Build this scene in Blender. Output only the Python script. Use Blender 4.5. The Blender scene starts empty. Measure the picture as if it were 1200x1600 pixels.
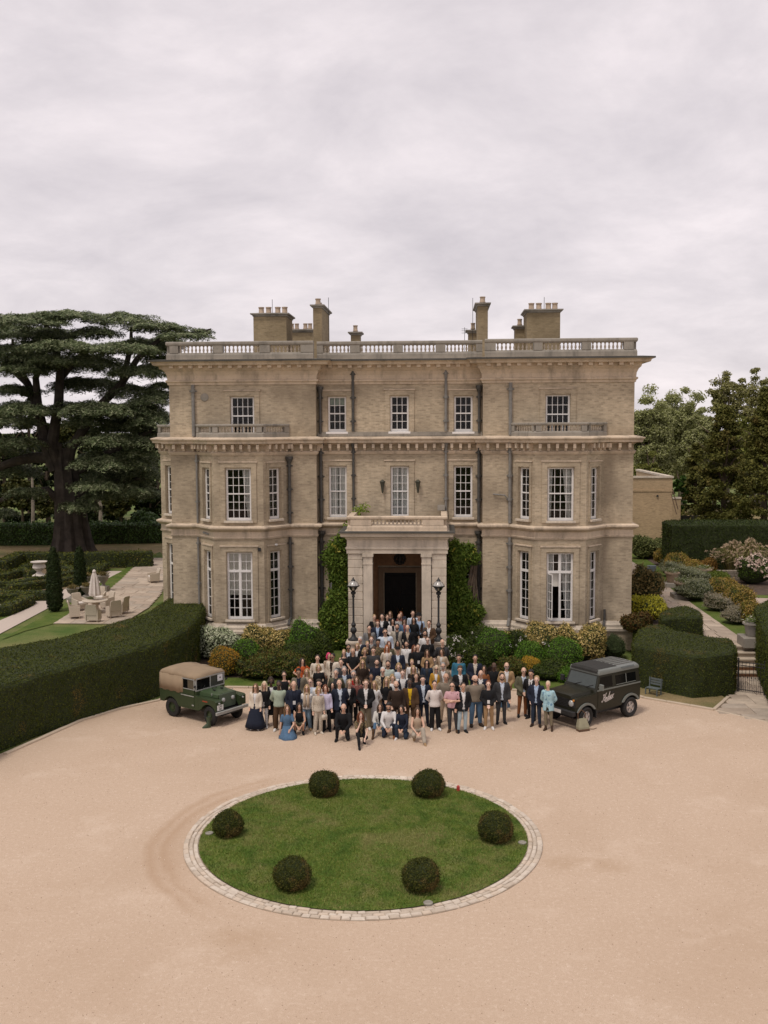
import bpy, bmesh, math, random
import numpy as np
from mathutils import Vector, Matrix, Euler

random.seed(7)
RNG = np.random.default_rng(11)
SC = bpy.context.scene
COL = SC.collection
R = math.radians
PI = math.pi

# ------------------------------------------------------------------ camera
CAM_F, CAM_HOR, CAM_VPX, CAM_H, CAM_X, CAM_ROLL = 1600.0, 668.0, 690.0, 10.84, 2.05, 3.5 / 730
_p = math.atan((800 - CAM_HOR) / CAM_F)
_y = math.atan((CAM_VPX - 600) / CAM_F)
FW = Vector((-math.sin(_y) * math.cos(_p), math.cos(_y) * math.cos(_p), -math.sin(_p)))
_rt = Vector((math.cos(_y), math.sin(_y), 0))
_up = _rt.cross(FW)
_a = -math.atan(CAM_ROLL)
RT = _rt * math.cos(_a) + _up * math.sin(_a)
UP = _up * math.cos(_a) - _rt * math.sin(_a)
EYE = Vector((CAM_X, 0, CAM_H))
cam = bpy.data.cameras.new('camera')
cam.sensor_fit = 'VERTICAL'
cam.sensor_height = 36
cam.sensor_width = 27
cam.lens = 36 * CAM_F / 1600
cam.clip_start = 0.5
cam.clip_end = 6000
co = bpy.data.objects.new('camera', cam)
COL.objects.link(co)
co.matrix_world = Matrix(((RT.x, UP.x, -FW.x, EYE.x), (RT.y, UP.y, -FW.y, EYE.y), (RT.z, UP.z, -FW.z, EYE.z), (0, 0, 0, 1)))
SC.camera = co
SC.view_settings.view_transform = 'Standard'
SC.view_settings.look = 'None'
SC.view_settings.exposure = 0.3
SC.view_settings.gamma = 1.0
SC.view_settings.use_curve_mapping = False

# ------------------------------------------------------------------ sky and sun (overcast)
SUN_EL, SUN_AZ = R(64), R(214)          # azimuth clockwise from +Y: behind the camera, to the left
world = bpy.data.worlds.new('World')
SC.world = world
world.use_nodes = True
wn, wl = world.node_tree.nodes, world.node_tree.links
wn.clear()
w_out = wn.new('ShaderNodeOutputWorld')
w_bg = wn.new('ShaderNodeBackground')
w_bg.inputs['Strength'].default_value = 0.1
w_sky = wn.new('ShaderNodeTexSky')
w_sky.sky_type = 'NISHITA'
w_sky.sun_disc = False
w_sky.sun_elevation = SUN_EL
w_sky.sun_rotation = SUN_AZ
w_tc = wn.new('ShaderNodeTexCoord')
w_sep = wn.new('ShaderNodeSeparateXYZ')
wl.new(w_tc.outputs['Generated'], w_sep.inputs[0])


def wmath(op, a, b):
    n = wn.new('ShaderNodeMath')
    n.operation = op
    for i, v in enumerate((a, b)):
        if isinstance(v, (int, float)):
            n.inputs[i].default_value = v
        else:
            wl.new(v, n.inputs[i])
    return n.outputs[0]


_zz = wmath('ADD', wmath('ABSOLUTE', w_sep.outputs['Z'], 0), 0.30)
w_cmb = wn.new('ShaderNodeCombineXYZ')
wl.new(wmath('DIVIDE', w_sep.outputs['X'], _zz), w_cmb.inputs[0])
wl.new(wmath('DIVIDE', w_sep.outputs['Y'], _zz), w_cmb.inputs[1])
w_map = wn.new('ShaderNodeMapping')
w_map.inputs['Rotation'].default_value = (0, 0, R(24))
w_map.inputs['Scale'].default_value = (1.5, 1.7, 1)
w_map.inputs['Location'].default_value = (1.3, 0.4, 0)
wl.new(w_cmb.outputs[0], w_map.inputs[0])
w_n1 = wn.new('ShaderNodeTexNoise')
w_n1.inputs['Scale'].default_value = 1.5
w_n1.inputs['Detail'].default_value = 10
w_n1.inputs['Roughness'].default_value = 0.62
w_n1.inputs['Distortion'].default_value = 0.25
wl.new(w_map.outputs[0], w_n1.inputs['Vector'])
w_ramp = wn.new('ShaderNodeValToRGB')
w_ramp.color_ramp.elements[0].position = 0.3
w_ramp.color_ramp.elements[0].color = (0.55, 0.506, 0.532, 1)
w_ramp.color_ramp.elements[1].position = 0.72
w_ramp.color_ramp.elements[1].color = (0.82, 0.745, 0.757, 1)
_e = w_ramp.color_ramp.elements.new(0.5)
_e.color = (0.665, 0.61, 0.629, 1)
wl.new(w_n1.outputs['Fac'], w_ramp.inputs[0])
w_gain = wn.new('ShaderNodeMix')
w_gain.data_type = 'RGBA'
w_gain.blend_type = 'MULTIPLY'
w_gain.inputs['Factor'].default_value = 1
wl.new(w_ramp.outputs['Color'], w_gain.inputs['A'])
w_gain.inputs['B'].default_value = (10, 10, 10, 1)
w_mix = wn.new('ShaderNodeMix')
w_mix.data_type = 'RGBA'
w_mix.inputs['Factor'].default_value = 0.95
wl.new(w_sky.outputs[0], w_mix.inputs['A'])
wl.new(w_gain.outputs['Result'], w_mix.inputs['B'])
wl.new(w_mix.outputs['Result'], w_bg.inputs['Color'])
wl.new(w_bg.outputs[0], w_out.inputs['Surface'])

sun = bpy.data.lights.new('sun', 'SUN')
sun.energy = 1.5
sun.angle = R(12)
sun.color = (1.0, 0.93, 0.84)
so = bpy.data.objects.new('sun', sun)
COL.objects.link(so)
_sd = Vector((math.sin(SUN_AZ) * math.cos(SUN_EL), math.cos(SUN_AZ) * math.cos(SUN_EL), math.sin(SUN_EL)))
so.rotation_euler = _sd.to_track_quat('Z', 'Y').to_euler()
so.location = (0, 0, 60)


# ------------------------------------------------------------------ points read off the photograph
def ray(x, y):
    return FW + RT * ((x - 600) / CAM_F) - UP * ((y - 800) / CAM_F)


def G(x, y, z=0.0):                     # the point of the level z seen at pixel x, y
    d = ray(x, y)
    t = (z - CAM_H) / d.z
    p = EYE + d * t
    return (p.x, p.y)


def A(x, y, Y):                         # the point of the plane Y seen at pixel x, y
    d = ray(x, y)
    p = EYE + d * (Y / d.y)
    return (p.x, p.z)


# ------------------------------------------------------------------ objects
def tag(o, label=None, cat=None, group=None, kind=None):
    if label:
        o['label'] = label
    if cat:
        o['category'] = cat
    if group:
        o['group'] = group
    if kind:
        o['kind'] = kind
    return o


def empty(name, loc=(0, 0, 0), rz=0.0):
    o = bpy.data.objects.new(name, None)
    COL.objects.link(o)
    o.location = loc
    o.rotation_euler = (0, 0, rz)
    return o


def obj(name, me, parent=None, loc=None, rz=None):
    o = bpy.data.objects.new(name, me)
    COL.objects.link(o)
    if parent is not None:
        o.parent = parent
    if loc is not None:
        o.location = loc
    if rz is not None:
        o.rotation_euler = (0, 0, rz)
    return o


def dup(o, parent=None):                # a thing with copies of its parts and sub-parts
    c = o.copy()
    COL.objects.link(c)
    c.parent = parent
    for ch in list(o.children):
        dup(ch, c)
    return c


# ------------------------------------------------------------------ mesh builder
class MB:
    def __init__(self):
        self.v, self.f, self.m = [], [], []
        self.mi = 0

    def add(self, vs, fs):
        b = len(self.v)
        self.v += [tuple(p) for p in vs]
        self.f += [[b + i for i in f] for f in fs]
        self.m += [self.mi] * len(fs)
        return self

    def box(self, x0, x1, y0, y1, z0, z1):
        return self.add([(x0, y0, z0), (x1, y0, z0), (x1, y1, z0), (x0, y1, z0), (x0, y0, z1), (x1, y0, z1), (x1, y1, z1), (x0, y1, z1)],
                        [(0, 3, 2, 1), (4, 5, 6, 7), (0, 1, 5, 4), (1, 2, 6, 5), (2, 3, 7, 6), (3, 0, 4, 7)])

    def bbox(self, x0, x1, y0, y1, z0, z1, c=0.02):    # box with its upper edges chamfered
        vs = []
        for z, k in ((z0, 0), (z1 - c, 0), (z1, c)):
            vs += [(x0 + k, y0 + k, z), (x1 - k, y0 + k, z), (x1 - k, y1 - k, z), (x0 + k, y1 - k, z)]
        fs = [(0, 3, 2, 1), (8, 9, 10, 11)]
        for r in (0, 4):
            for i in range(4):
                j = (i + 1) % 4
                fs.append((r + i, r + j, r + 4 + j, r + 4 + i))
        return self.add(vs, fs)

    def loft(self, rings, close=True, caps=True):
        n = len(rings[0])
        vs = [p for r in rings for p in r]
        fs = []
        for k in range(len(rings) - 1):
            for i in range(n if close else n - 1):
                j = (i + 1) % n
                fs.append((k * n + i, k * n + j, (k + 1) * n + j, (k + 1) * n + i))
        if caps:
            fs.append(tuple(reversed(range(n))))
            fs.append(tuple((len(rings) - 1) * n + i for i in range(n)))
        return self.add(vs, fs)

    def tube(self, pts, rad, n=8, flat=None, caps=True):
        pts = [Vector(p) for p in pts]
        if not hasattr(rad, '__len__'):
            rad = [rad] * len(pts)
        rings = []
        ref = None
        for i, p in enumerate(pts):
            d = (pts[min(i + 1, len(pts) - 1)] - pts[max(i - 1, 0)]).normalized()
            if ref is None:
                ref = Vector((1, 0, 0)) if abs(d.x) < 0.8 else Vector((0, 1, 0))
            u = (ref - d * ref.dot(d)).normalized()
            ref = u
            w = d.cross(u)
            rings.append([p + (u * math.cos(2 * PI * k / n) + w * (math.sin(2 * PI * k / n) * (flat or 1))) * rad[i] for k in range(n)])
        return self.loft(rings, caps=caps)

    def capsule(self, a, b, ra, rb, n=10):               # a limb with round ends
        a, b = Vector(a), Vector(b)
        d = (b - a).normalized()
        return self.tube([a - d * ra * 0.95, a - d * ra * 0.7, a - d * ra * .3, a, b, b + d * rb * .3, b + d * rb * 0.7, b + d * rb * 0.95],
                         [ra * 0.25, ra * 0.7, ra * .95, ra, rb, rb * .95, rb * 0.7, rb * 0.25], n)

    def lathe(self, prof, c=(0, 0, 0), n=16):
        rings = [[(c[0] + r * math.cos(2 * PI * k / n), c[1] + r * math.sin(2 * PI * k / n), c[2] + z) for k in range(n)] for r, z in prof]
        return self.loft(rings)

    def ell(self, c, r, n=12, m=8):
        prof = [(max(math.sin(PI * i / m), 0.02), -math.cos(PI * i / m)) for i in range(m + 1)]
        rings = [[(c[0] + r[0] * q * math.cos(2 * PI * k / n), c[1] + r[1] * q * math.sin(2 * PI * k / n), c[2] + r[2] * z) for k in range(n)] for q, z in prof]
        return self.loft(rings)

    def prism(self, poly, z0, z1):
        n = len(poly)
        vs = [(p[0], p[1], z0) for p in poly] + [(p[0], p[1], z1) for p in poly]
        fs = [tuple(reversed(range(n))), tuple(range(n, 2 * n))]
        for i in range(n):
            j = (i + 1) % n
            fs.append((i, j, n + j, n + i))
        return self.add(vs, fs)

    def sideprism(self, prof, y0, y1):                   # a profile in x, z extruded across y
        n = len(prof)
        vs = [(p[0], y0, p[1]) for p in prof] + [(p[0], y1, p[1]) for p in prof]
        fs = [tuple(range(n)), tuple(reversed(range(n, 2 * n)))]
        for i in range(n):
            j = (i + 1) % n
            fs.append((j, i, n + i, n + j))
        return self.add(vs, fs)

    def xform(self, mat, start=0):
        for i in range(start, len(self.v)):
            self.v[i] = tuple(mat @ Vector(self.v[i]))
        return self

    def mesh(self, name, mats=(), smooth=False, fix=True):
        me = bpy.data.meshes.new(name)
        me.from_pydata(self.v, [], self.f)
        for m in (mats if isinstance(mats, (list, tuple)) else [mats]):
            me.materials.append(m)
        if len(me.materials) > 1:
            me.polygons.foreach_set('material_index', self.m)
        if fix:
            bm = bmesh.new()
            bm.from_mesh(me)
            bmesh.ops.recalc_face_normals(bm, faces=bm.faces)
            bm.to_mesh(me)
            bm.free()
        if smooth:
            me.polygons.foreach_set('use_smooth', [True] * len(me.polygons))
            if smooth != 'all':
                me.set_sharp_from_angle(angle=R(38))
        box_uv(me)
        return me

    def build(self, name, mats, parent=None, smooth=False, loc=None, rz=None, fix=True):
        return obj(name, self.mesh(name, mats, smooth, fix), parent, loc, rz)


def box_uv(me):                         # UVs in metres: along the wall and up
    n = len(me.loops)
    if not n:
        return
    uv = me.uv_layers.new(name='UVMap')
    vi = np.empty(n, np.int32)
    me.loops.foreach_get('vertex_index', vi)
    co_ = np.empty(len(me.vertices) * 3)
    me.vertices.foreach_get('co', co_)
    co_ = co_.reshape(-1, 3)[vi]
    pn = np.empty(len(me.polygons) * 3)
    me.polygons.foreach_get('normal', pn)
    pn = pn.reshape(-1, 3)
    lt = np.empty(len(me.polygons), np.int32)
    me.polygons.foreach_get('loop_total', lt)
    pn = np.repeat(pn, lt, axis=0)
    flat = np.abs(pn[:, 2]) > 0.75
    t = np.stack([-pn[:, 1], pn[:, 0]], 1)
    t /= np.maximum(np.linalg.norm(t, axis=1, keepdims=True), 1e-6)
    u = np.where(flat, co_[:, 0], (co_[:, :2] * t).sum(1))
    v = np.where(flat, co_[:, 1], co_[:, 2])
    uv.data.foreach_set('uv', np.stack([u, v], 1).astype(np.float32).ravel())


def quads_mesh(name, V, k, mats, smooth=False):          # V: (n*k, 3) corners of n polygons of k corners
    V = np.asarray(V, np.float32).reshape(-1, 3)
    n = len(V) // k
    me = bpy.data.meshes.new(name)
    me.vertices.add(n * k)
    me.vertices.foreach_set('co', V.ravel())
    me.loops.add(n * k)
    me.loops.foreach_set('vertex_index', np.arange(n * k, dtype=np.int32))
    me.polygons.add(n)
    me.polygons.foreach_set('loop_start', np.arange(0, n * k, k, dtype=np.int32))
    me.update(calc_edges=True)
    for m in (mats if isinstance(mats, (list, tuple)) else [mats]):
        me.materials.append(m)
    return me


def leaf_quads(P, N, size, aspect=0.55, spread=0.8, fold=0.0):   # diamond leaves at P facing roughly N
    n = len(P)
    d = N + RNG.normal(0, spread, (n, 3))
    d /= np.linalg.norm(d, axis=1, keepdims=True) + 1e-9
    a = RNG.normal(0, 1, (n, 3))
    u = np.cross(d, a)
    u /= np.linalg.norm(u, axis=1, keepdims=True) + 1e-9
    w = np.cross(d, u)
    s = size * RNG.uniform(0.65, 1.3, (n, 1))
    c = P
    q = np.stack([c - u * s * 0.5, c + w * s * 0.5 * aspect + d * s * fold, c + u * s * 0.5, c - w * s * 0.5 * aspect + d * s * fold], 1)
    return q.reshape(-1, 3)


def sample_mesh(me, n, keep=None):                      # n random points (and normals) on a mesh
    me.calc_loop_triangles()
    t = np.empty(len(me.loop_triangles) * 3, np.int32)
    me.loop_triangles.foreach_get('vertices', t)
    c = np.empty(len(me.vertices) * 3)
    me.vertices.foreach_get('co', c)
    c = c.reshape(-1, 3)
    a, b, d = (c[t.reshape(-1, 3)[:, i]] for i in range(3))
    nr = np.cross(b - a, d - a)
    ar = np.linalg.norm(nr, axis=1)
    nn = nr / np.maximum(ar[:, None], 1e-9)
    wgt = ar.copy()
    if keep is not None:
        wgt = np.where(keep(nn), wgt, 0)
    tot = wgt.sum() / 2
    if n < 0:
        n = int(-n * tot)
    i = RNG.choice(len(ar), n, p=wgt / wgt.sum())
    r1 = np.sqrt(RNG.random((n, 1)))
    r2 = RNG.random((n, 1))
    return a[i] * (1 - r1) + b[i] * r1 * (1 - r2) + d[i] * r1 * r2, nn[i]


# ------------------------------------------------------------------ materials
MATS = {}


def new_mat(name):
    m = bpy.data.materials.new(name)
    m.use_nodes = True
    nt = m.node_tree
    return m, nt.nodes, nt.links, nt.nodes['Principled BSDF']


def mixc(nodes, links, a, b, fac, mode='MIX'):
    n = nodes.new('ShaderNodeMix')
    n.data_type = 'RGBA'
    n.blend_type = mode
    for k, v in (('A', a), ('B', b)):
        if isinstance(v, (tuple, list)):
            n.inputs[k].default_value = (*v[:3], 1)
        else:
            links.new(v, n.inputs[k])
    if isinstance(fac, (int, float)):
        n.inputs['Factor'].default_value = fac
    else:
        links.new(fac, n.inputs['Factor'])
    return n.outputs['Result']


def noise(nodes, links, vec, scale, detail=4, rough=0.55, dist=0.0):
    n = nodes.new('ShaderNodeTexNoise')
    n.inputs['Scale'].default_value = scale
    n.inputs['Detail'].default_value = detail
    n.inputs['Roughness'].default_value = rough
    n.inputs['Distortion'].default_value = dist
    if vec is not None:
        links.new(vec, n.inputs['Vector'])
    return n.outputs['Fac']


def ramp(nodes, links, fac, stops):
    n = nodes.new('ShaderNodeValToRGB')
    e = n.color_ramp.elements
    while len(e) < len(stops):
        e.new(0.5)
    for el, (p, c) in zip(e, stops):
        el.position = p
        el.color = (*c, 1) if len(c) == 3 else c
    links.new(fac, n.inputs[0])
    return n.outputs['Color']


def coords(nodes, links, which='Object', scale=None):
    tc = nodes.new('ShaderNodeTexCoord')
    o = tc.outputs[which]
    if scale:
        mp = nodes.new('ShaderNodeMapping')
        mp.inputs['Scale'].default_value = scale
        links.new(o, mp.inputs[0])
        o = mp.outputs[0]
    return o


def bump(nodes, links, bs, h, strength=0.3, dist=0.02):
    b = nodes.new('ShaderNodeBump')
    b.inputs['Strength'].default_value = strength
    b.inputs['Distance'].default_value = dist
    links.new(h, b.inputs['Height'])
    links.new(b.outputs[0], bs.inputs['Normal'])


def plain(name, col, rough=0.7, metal=0.0, var=0.12, scale=6.0, bumps=0.0, bscale=40.0, spec=0.4, coat=0.0):
    if name in MATS:
        return MATS[name]
    m, nd, lk, bs = new_mat(name)
    v = coords(nd, lk)
    f = noise(nd, lk, v, scale)
    lo = tuple(c * (1 - var) for c in col)
    hi = tuple(min(1, c * (1 + var)) for c in col)
    lk.new(ramp(nd, lk, f, [(0.3, lo), (0.7, hi)]), bs.inputs['Base Color'])
    bs.inputs['Roughness'].default_value = rough
    bs.inputs['Metallic'].default_value = metal
    bs.inputs['Specular IOR Level'].default_value = spec
    bs.inputs['Coat Weight'].default_value = coat
    if bumps:
        bump(nd, lk, bs, noise(nd, lk, v, bscale, 3), bumps, 0.01)
    MATS[name] = m
    return m


def leafmat(name, cols, rough=0.55, patch=None, pscale=0.5, trans=0.12, spec=0.10):
    """each leaf takes its own tone between cols; patch = (colour, lo, hi) adds worn areas"""
    if name in MATS:
        return MATS[name]
    cols = [(r * .96, g * .93, b * .62) if max(r, g, b) < .36 and g >= b and 'cedar' not in name else (r, g, b) for r, g, b in cols]
    m, nd, lk, bs = new_mat(name)
    g = nd.new('ShaderNodeNewGeometry')
    k = len(cols)
    c = ramp(nd, lk, g.outputs['Random Per Island'], [(i / max(k - 1, 1), cc) for i, cc in enumerate(cols)])
    v = coords(nd, lk)
    f = noise(nd, lk, v, pscale, 5, 0.6)
    c = mixc(nd, lk, c, tuple(x * 0.55 for x in cols[0]), ramp(nd, lk, f, [(0.40, (0.25,) * 3), (0.56, (0, 0, 0))]))
    if patch:
        f2 = noise(nd, lk, v, pscale * 1.9, 5, 0.6)
        c = mixc(nd, lk, c, patch[0], ramp(nd, lk, f2, [(patch[1], (0, 0, 0)), (patch[2], (0.75,) * 3)]))
    lk.new(c, bs.inputs['Base Color'])
    bs.inputs['Roughness'].default_value = rough
    bs.inputs['Specular IOR Level'].default_value = spec
    if trans:
        tr = nd.new('ShaderNodeBsdfTranslucent')
        lk.new(c, tr.inputs['Color'])
        mx = nd.new('ShaderNodeMixShader')
        mx.inputs[0].default_value = trans
        lk.new(bs.outputs[0], mx.inputs[1])
        lk.new(tr.outputs[0], mx.inputs[2])
        lk.new(mx.outputs[0], nd['Material Output'].inputs['Surface'])
    MATS[name] = m
    return m


def brickmat(name, c1, c2, mortar, stain=0.5, w=0.215, h=0.075, cscale=1.0):
    m, nd, lk, bs = new_mat(name)
    tc = nd.new('ShaderNodeTexCoord')
    b = nd.new('ShaderNodeTexBrick')
    b.inputs['Scale'].default_value = 1
    b.inputs['Brick Width'].default_value = w
    b.inputs['Row Height'].default_value = h
    b.inputs['Mortar Size'].default_value = 0.011
    b.inputs['Mortar Smooth'].default_value = 0.2
    b.inputs['Bias'].default_value = -0.1
    b.inputs['Color1'].default_value = (*c1, 1)
    b.inputs['Color2'].default_value = (*c2, 1)
    b.inputs['Mortar'].default_value = (*mortar, 1)
    lk.new(tc.outputs['UV'], b.inputs['Vector'])
    o = tc.outputs['Object']
    mean = tuple((x + y) * .5 for x, y in zip(c1, c2))
    mot = noise(nd, lk, coords(nd, lk, 'UV', (3.2, 9.0, 1)), 1.0, 5, 0.75)
    cm = ramp(nd, lk, mot, [(0.34, tuple(x * .66 for x in mean)), (0.5, mean), (0.68, tuple(x * 1.38 for x in mean))])
    cb = mixc(nd, lk, b.outputs['Color'], cm, 0.5)
    big = noise(nd, lk, o, 0.35, 6, 0.6, 0.3)
    c = mixc(nd, lk, cb, tuple(x * 0.62 for x in c2), ramp(nd, lk, big, [(0.40, (0, 0, 0)), (0.66, (stain * .9,) * 3)]))
    # odd dark and pale bricks: a second, coarser brick grid picks single bricks out
    b2 = nd.new('ShaderNodeTexBrick')
    for k, v in (('Scale', 1), ('Brick Width', w), ('Row Height', h), ('Mortar Size', 0.0), ('Bias', 0.0)):
        b2.inputs[k].default_value = v
    b2.offset = 0.5
    b2.inputs['Color1'].default_value = (0, 0, 0, 1)
    b2.inputs['Color2'].default_value = (1, 1, 1, 1)
    lk.new(tc.outputs['UV'], b2.inputs['Vector'])
    c = mixc(nd, lk, c, tuple(x * 0.45 for x in c2), ramp(nd, lk, b2.outputs['Color'], [(0.80, (0, 0, 0)), (0.95, (0.16,) * 3)]))
    # rain streaks: stretched upright
    mp = nd.new('ShaderNodeMapping')
    mp.inputs['Scale'].default_value = (2.2, 2.2, 0.16)
    lk.new(o, mp.inputs[0])
    st = noise(nd, lk, mp.outputs[0], 1.0, 5, 0.6)
    c = mixc(nd, lk, c, tuple(x * 0.5 for x in c2), ramp(nd, lk, st, [(0.55, (0, 0, 0)), (0.8, (0.35 * stain,) * 3)]))
    pale = noise(nd, lk, o, 0.8, 5, 0.65)
    c = mixc(nd, lk, c, tuple(min(1, x * 1.35) for x in c1), ramp(nd, lk, pale, [(0.58, (0, 0, 0)), (0.75, (0.35,) * 3)]))
    lk.new(c, bs.inputs['Base Color'])
    bs.inputs['Roughness'].default_value = 0.9
    bs.inputs['Specular IOR Level'].default_value = 0.2
    bump(nd, lk, bs, b.outputs['Fac'], -0.2, 0.008)
    MATS[name] = m
    return m


def stonemat(name, col, dirt=0.5, rough=0.85, scale=0.9, streak=True, spot=0.5):
    m, nd, lk, bs = new_mat(name)
    o = coords(nd, lk)
    f = noise(nd, lk, o, scale, 7, 0.62, 0.2)
    c = ramp(nd, lk, f, [(0.3, tuple(x * 0.78 for x in col)), (0.5, col), (0.72, tuple(min(1, x * 1.18) for x in col))])
    d = (col[0] * 0.32, col[1] * 0.33, col[2] * 0.34)
    if streak:
        v = coords(nd, lk, 'Object', (1.6, 1.6, 0.35))
        s = noise(nd, lk, v, 1.3, 6, 0.65)
        c = mixc(nd, lk, c, d, ramp(nd, lk, s, [(0.5, (0, 0, 0)), (0.74, (dirt,) * 3)]))
    s2 = noise(nd, lk, o, 9, 4, 0.7)
    c = mixc(nd, lk, c, d, ramp(nd, lk, s2, [(0.56, (0, 0, 0)), (0.75, (spot * dirt,) * 3)]))
    lk.new(c, bs.inputs['Base Color'])
    bs.inputs['Roughness'].default_value = rough
    bs.inputs['Specular IOR Level'].default_value = 0.25
    bump(nd, lk, bs, noise(nd, lk, o, 25, 5), 0.25, 0.012)
    MATS[name] = m
    return m


def glassmat(name, tint=(0.92, 0.93, 0.92), base=0.05, rough=0.04):
    m, nd, lk, bs = new_mat(name)
    t = nd.new('ShaderNodeBsdfTransparent')
    t.inputs[0].default_value = (*tint, 1)
    g = nd.new('ShaderNodeBsdfGlossy')
    g.inputs['Roughness'].default_value = rough
    g.inputs['Color'].default_value = (0.9, 0.9, 0.9, 1)
    fr = nd.new('ShaderNodeFresnel')
    fr.inputs[0].default_value = 1.5
    ad = nd.new('ShaderNodeMath')
    ad.inputs[1].default_value = base
    lk.new(fr.outputs[0], ad.inputs[0])
    bmp = nd.new('ShaderNodeBump')
    bmp.inputs['Strength'].default_value = 0.05
    lk.new(noise(nd, lk, coords(nd, lk), 3), bmp.inputs['Height'])
    lk.new(bmp.outputs[0], g.inputs['Normal'])
    mx = nd.new('ShaderNodeMixShader')
    lk.new(ad.outputs[0], mx.inputs[0])
    lk.new(t.outputs[0], mx.inputs[1])
    lk.new(g.outputs[0], mx.inputs[2])
    lk.new(mx.outputs[0], nd['Material Output'].inputs['Surface'])
    nd.remove(bs)
    MATS[name] = m
    return m


BRICK = brickmat('stock brick', (0.575, 0.468, 0.33), (0.325, 0.26, 0.182), (0.51, 0.44, 0.345), 0.75)
BRICK_R = brickmat('warm brick', (0.50, 0.36, 0.215), (0.38, 0.27, 0.155), (0.43, 0.35, 0.25), 0.25)
BRICK_D = brickmat('chimney brick', (0.36, 0.275, 0.165), (0.25, 0.19, 0.11), (0.33, 0.28, 0.2), 0.8)
STONE = stonemat('dressed stone', (0.58, 0.47, 0.355), 0.75)
STONE_G = stonemat('weathered stone', (0.29, 0.262, 0.222), 0.7)
STONE_P = stonemat('pale stone', (0.57, 0.49, 0.395), 0.6)
WHITE = plain('white paint', (0.74, 0.71, 0.68), 0.45, var=0.05)
GLASS = glassmat('window glass', base=-0.026)
IRON = plain('black iron', (0.022, 0.022, 0.022), 0.5, var=0.2)
LEAD = plain('lead', (0.22, 0.22, 0.225), 0.6, var=0.25, scale=3)
# ================================================================== the house
YW, YR, YB, YP, YBACK = 49.75, 50.35, 48.45, 47.0, 82.0
HW, HR, BC = 11.25, 4.05, 7.65          # half width, half recess, centre of a bay
BF, BW = 1.2, 2.22                      # half width of a bay's front and at the wall


def offset_path(path, d, closed=False):
    """path moved d to its right-hand side (outwards) with mitred corners"""
    n = len(path)
    out = []
    for i in range(n):
        p = Vector(path[i])
        ds = []
        if i > 0 or closed:
            ds.append((p - Vector(path[i - 1])).normalized())
        if i < n - 1 or closed:
            ds.append((Vector(path[(i + 1) % n]) - p).normalized())
        ns = [Vector((e.y, -e.x)) for e in ds]
        if len(ns) == 1:
            q = p + ns[0] * d
        else:
            b = (ns[0] + ns[1]).normalized()
            q = p + b * (d / max(b.dot(ns[0]), 0.3))
        out.append((q.x, q.y))
    return out


def sweep(mb, path, prof, closed=False):
    rings = []
    offs = [offset_path(path, o, closed) for o, z in prof]
    for i in range(len(path)):
        rings.append([(*offs[k][i], prof[k][1]) for k in range(len(prof))])
    if closed:
        rings.append(rings[0])
    mb.loft(rings, caps=not closed)


def bay_pts(cx, y0=YW, d=YW - YB):
    return [(cx - BW, y0), (cx - BF, y0 - d), (cx + BF, y0 - d), (cx + BW, y0)]


SIDE_BAY = [(-HW, 57.5), (-HW - 1.3, 56.4), (-HW - 1.3, 52.6), (-HW, 51.5)]
PLAN_TOP = [(-HW, YBACK), (-HW, YW), (-HR, YW), (-HR, YR), (HR, YR), (HR, YW), (HW, YW), (HW, YBACK)]
PLAN_LOW = [(-HW, YBACK)] + SIDE_BAY + [(-HW, YW)] + bay_pts(-BC) + [(-HR, YW), (-HR, YR), (HR, YR), (HR, YW)] + bay_pts(BC) + [(HW, YW), (HW, YBACK)]

house = empty('country_house', (0, YW, 0))
tag(house, 'three storey pale brick country mansion with two bay fronted wings and a columned porch', 'house')
HOFF = Matrix.Translation((0, -YW, 0))


def hpart(name, mb, mats, parent=None, **k):
    if parent is None:
        mb.xform(HOFF)
        return mb.build(name, mats, house, **k)
    return mb.build(name, mats, parent, **k)


def panel(mb, a, b, z0, z1, holes=(), reveal=0.24):
    """a wall sheet from a to b seen from its right-hand side, with openings (u0, u1, z0, z1) and their reveals"""
    a, b = Vector(a), Vector(b)
    L = (b - a).length
    t = (b - a) / L
    n = Vector((t.y, -t.x))
    us = sorted({0.0, L} | {h[0] for h in holes} | {h[1] for h in holes})
    zs = sorted({z0, z1} | {h[2] for h in holes} | {h[3] for h in holes})
    P = lambda u, z, d=0.0: (a.x + t.x * u - n.x * d, a.y + t.y * u - n.y * d, z)
    for i in range(len(us) - 1):
        for j in range(len(zs) - 1):
            u, z = (us[i] + us[i + 1]) / 2, (zs[j] + zs[j + 1]) / 2
            if any(h[0] < u < h[1] and h[2] < z < h[3] for h in holes):
                continue
            mb.add([P(us[i], zs[j]), P(us[i + 1], zs[j]), P(us[i + 1], zs[j + 1]), P(us[i], zs[j + 1])], [(0, 1, 2, 3)])
    for h in holes:
        c = [(h[0], h[2]), (h[1], h[2]), (h[1], h[3]), (h[0], h[3])]
        for k in range(4):
            p, q = c[k], c[(k + 1) % 4]
            mb.add([P(*p), P(*q), P(*q, reveal), P(*p, reveal)], [(0, 3, 2, 1)])


WINDOWS = []        # (centre x along wall, wall a, wall b, u centre, width, z0, z1, cols, rows, kind)


def wall(mb, a, b, z0, z1, wins=()):
    holes = []
    for uc, w, wz0, wz1, cols, rows, kind in wins:
        holes.append((uc - w / 2, uc + w / 2, wz0, wz1))
        WINDOWS.append((a, b, uc, w, wz0, wz1, cols, rows, kind))
    panel(mb, a, b, z0, z1, holes)


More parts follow.
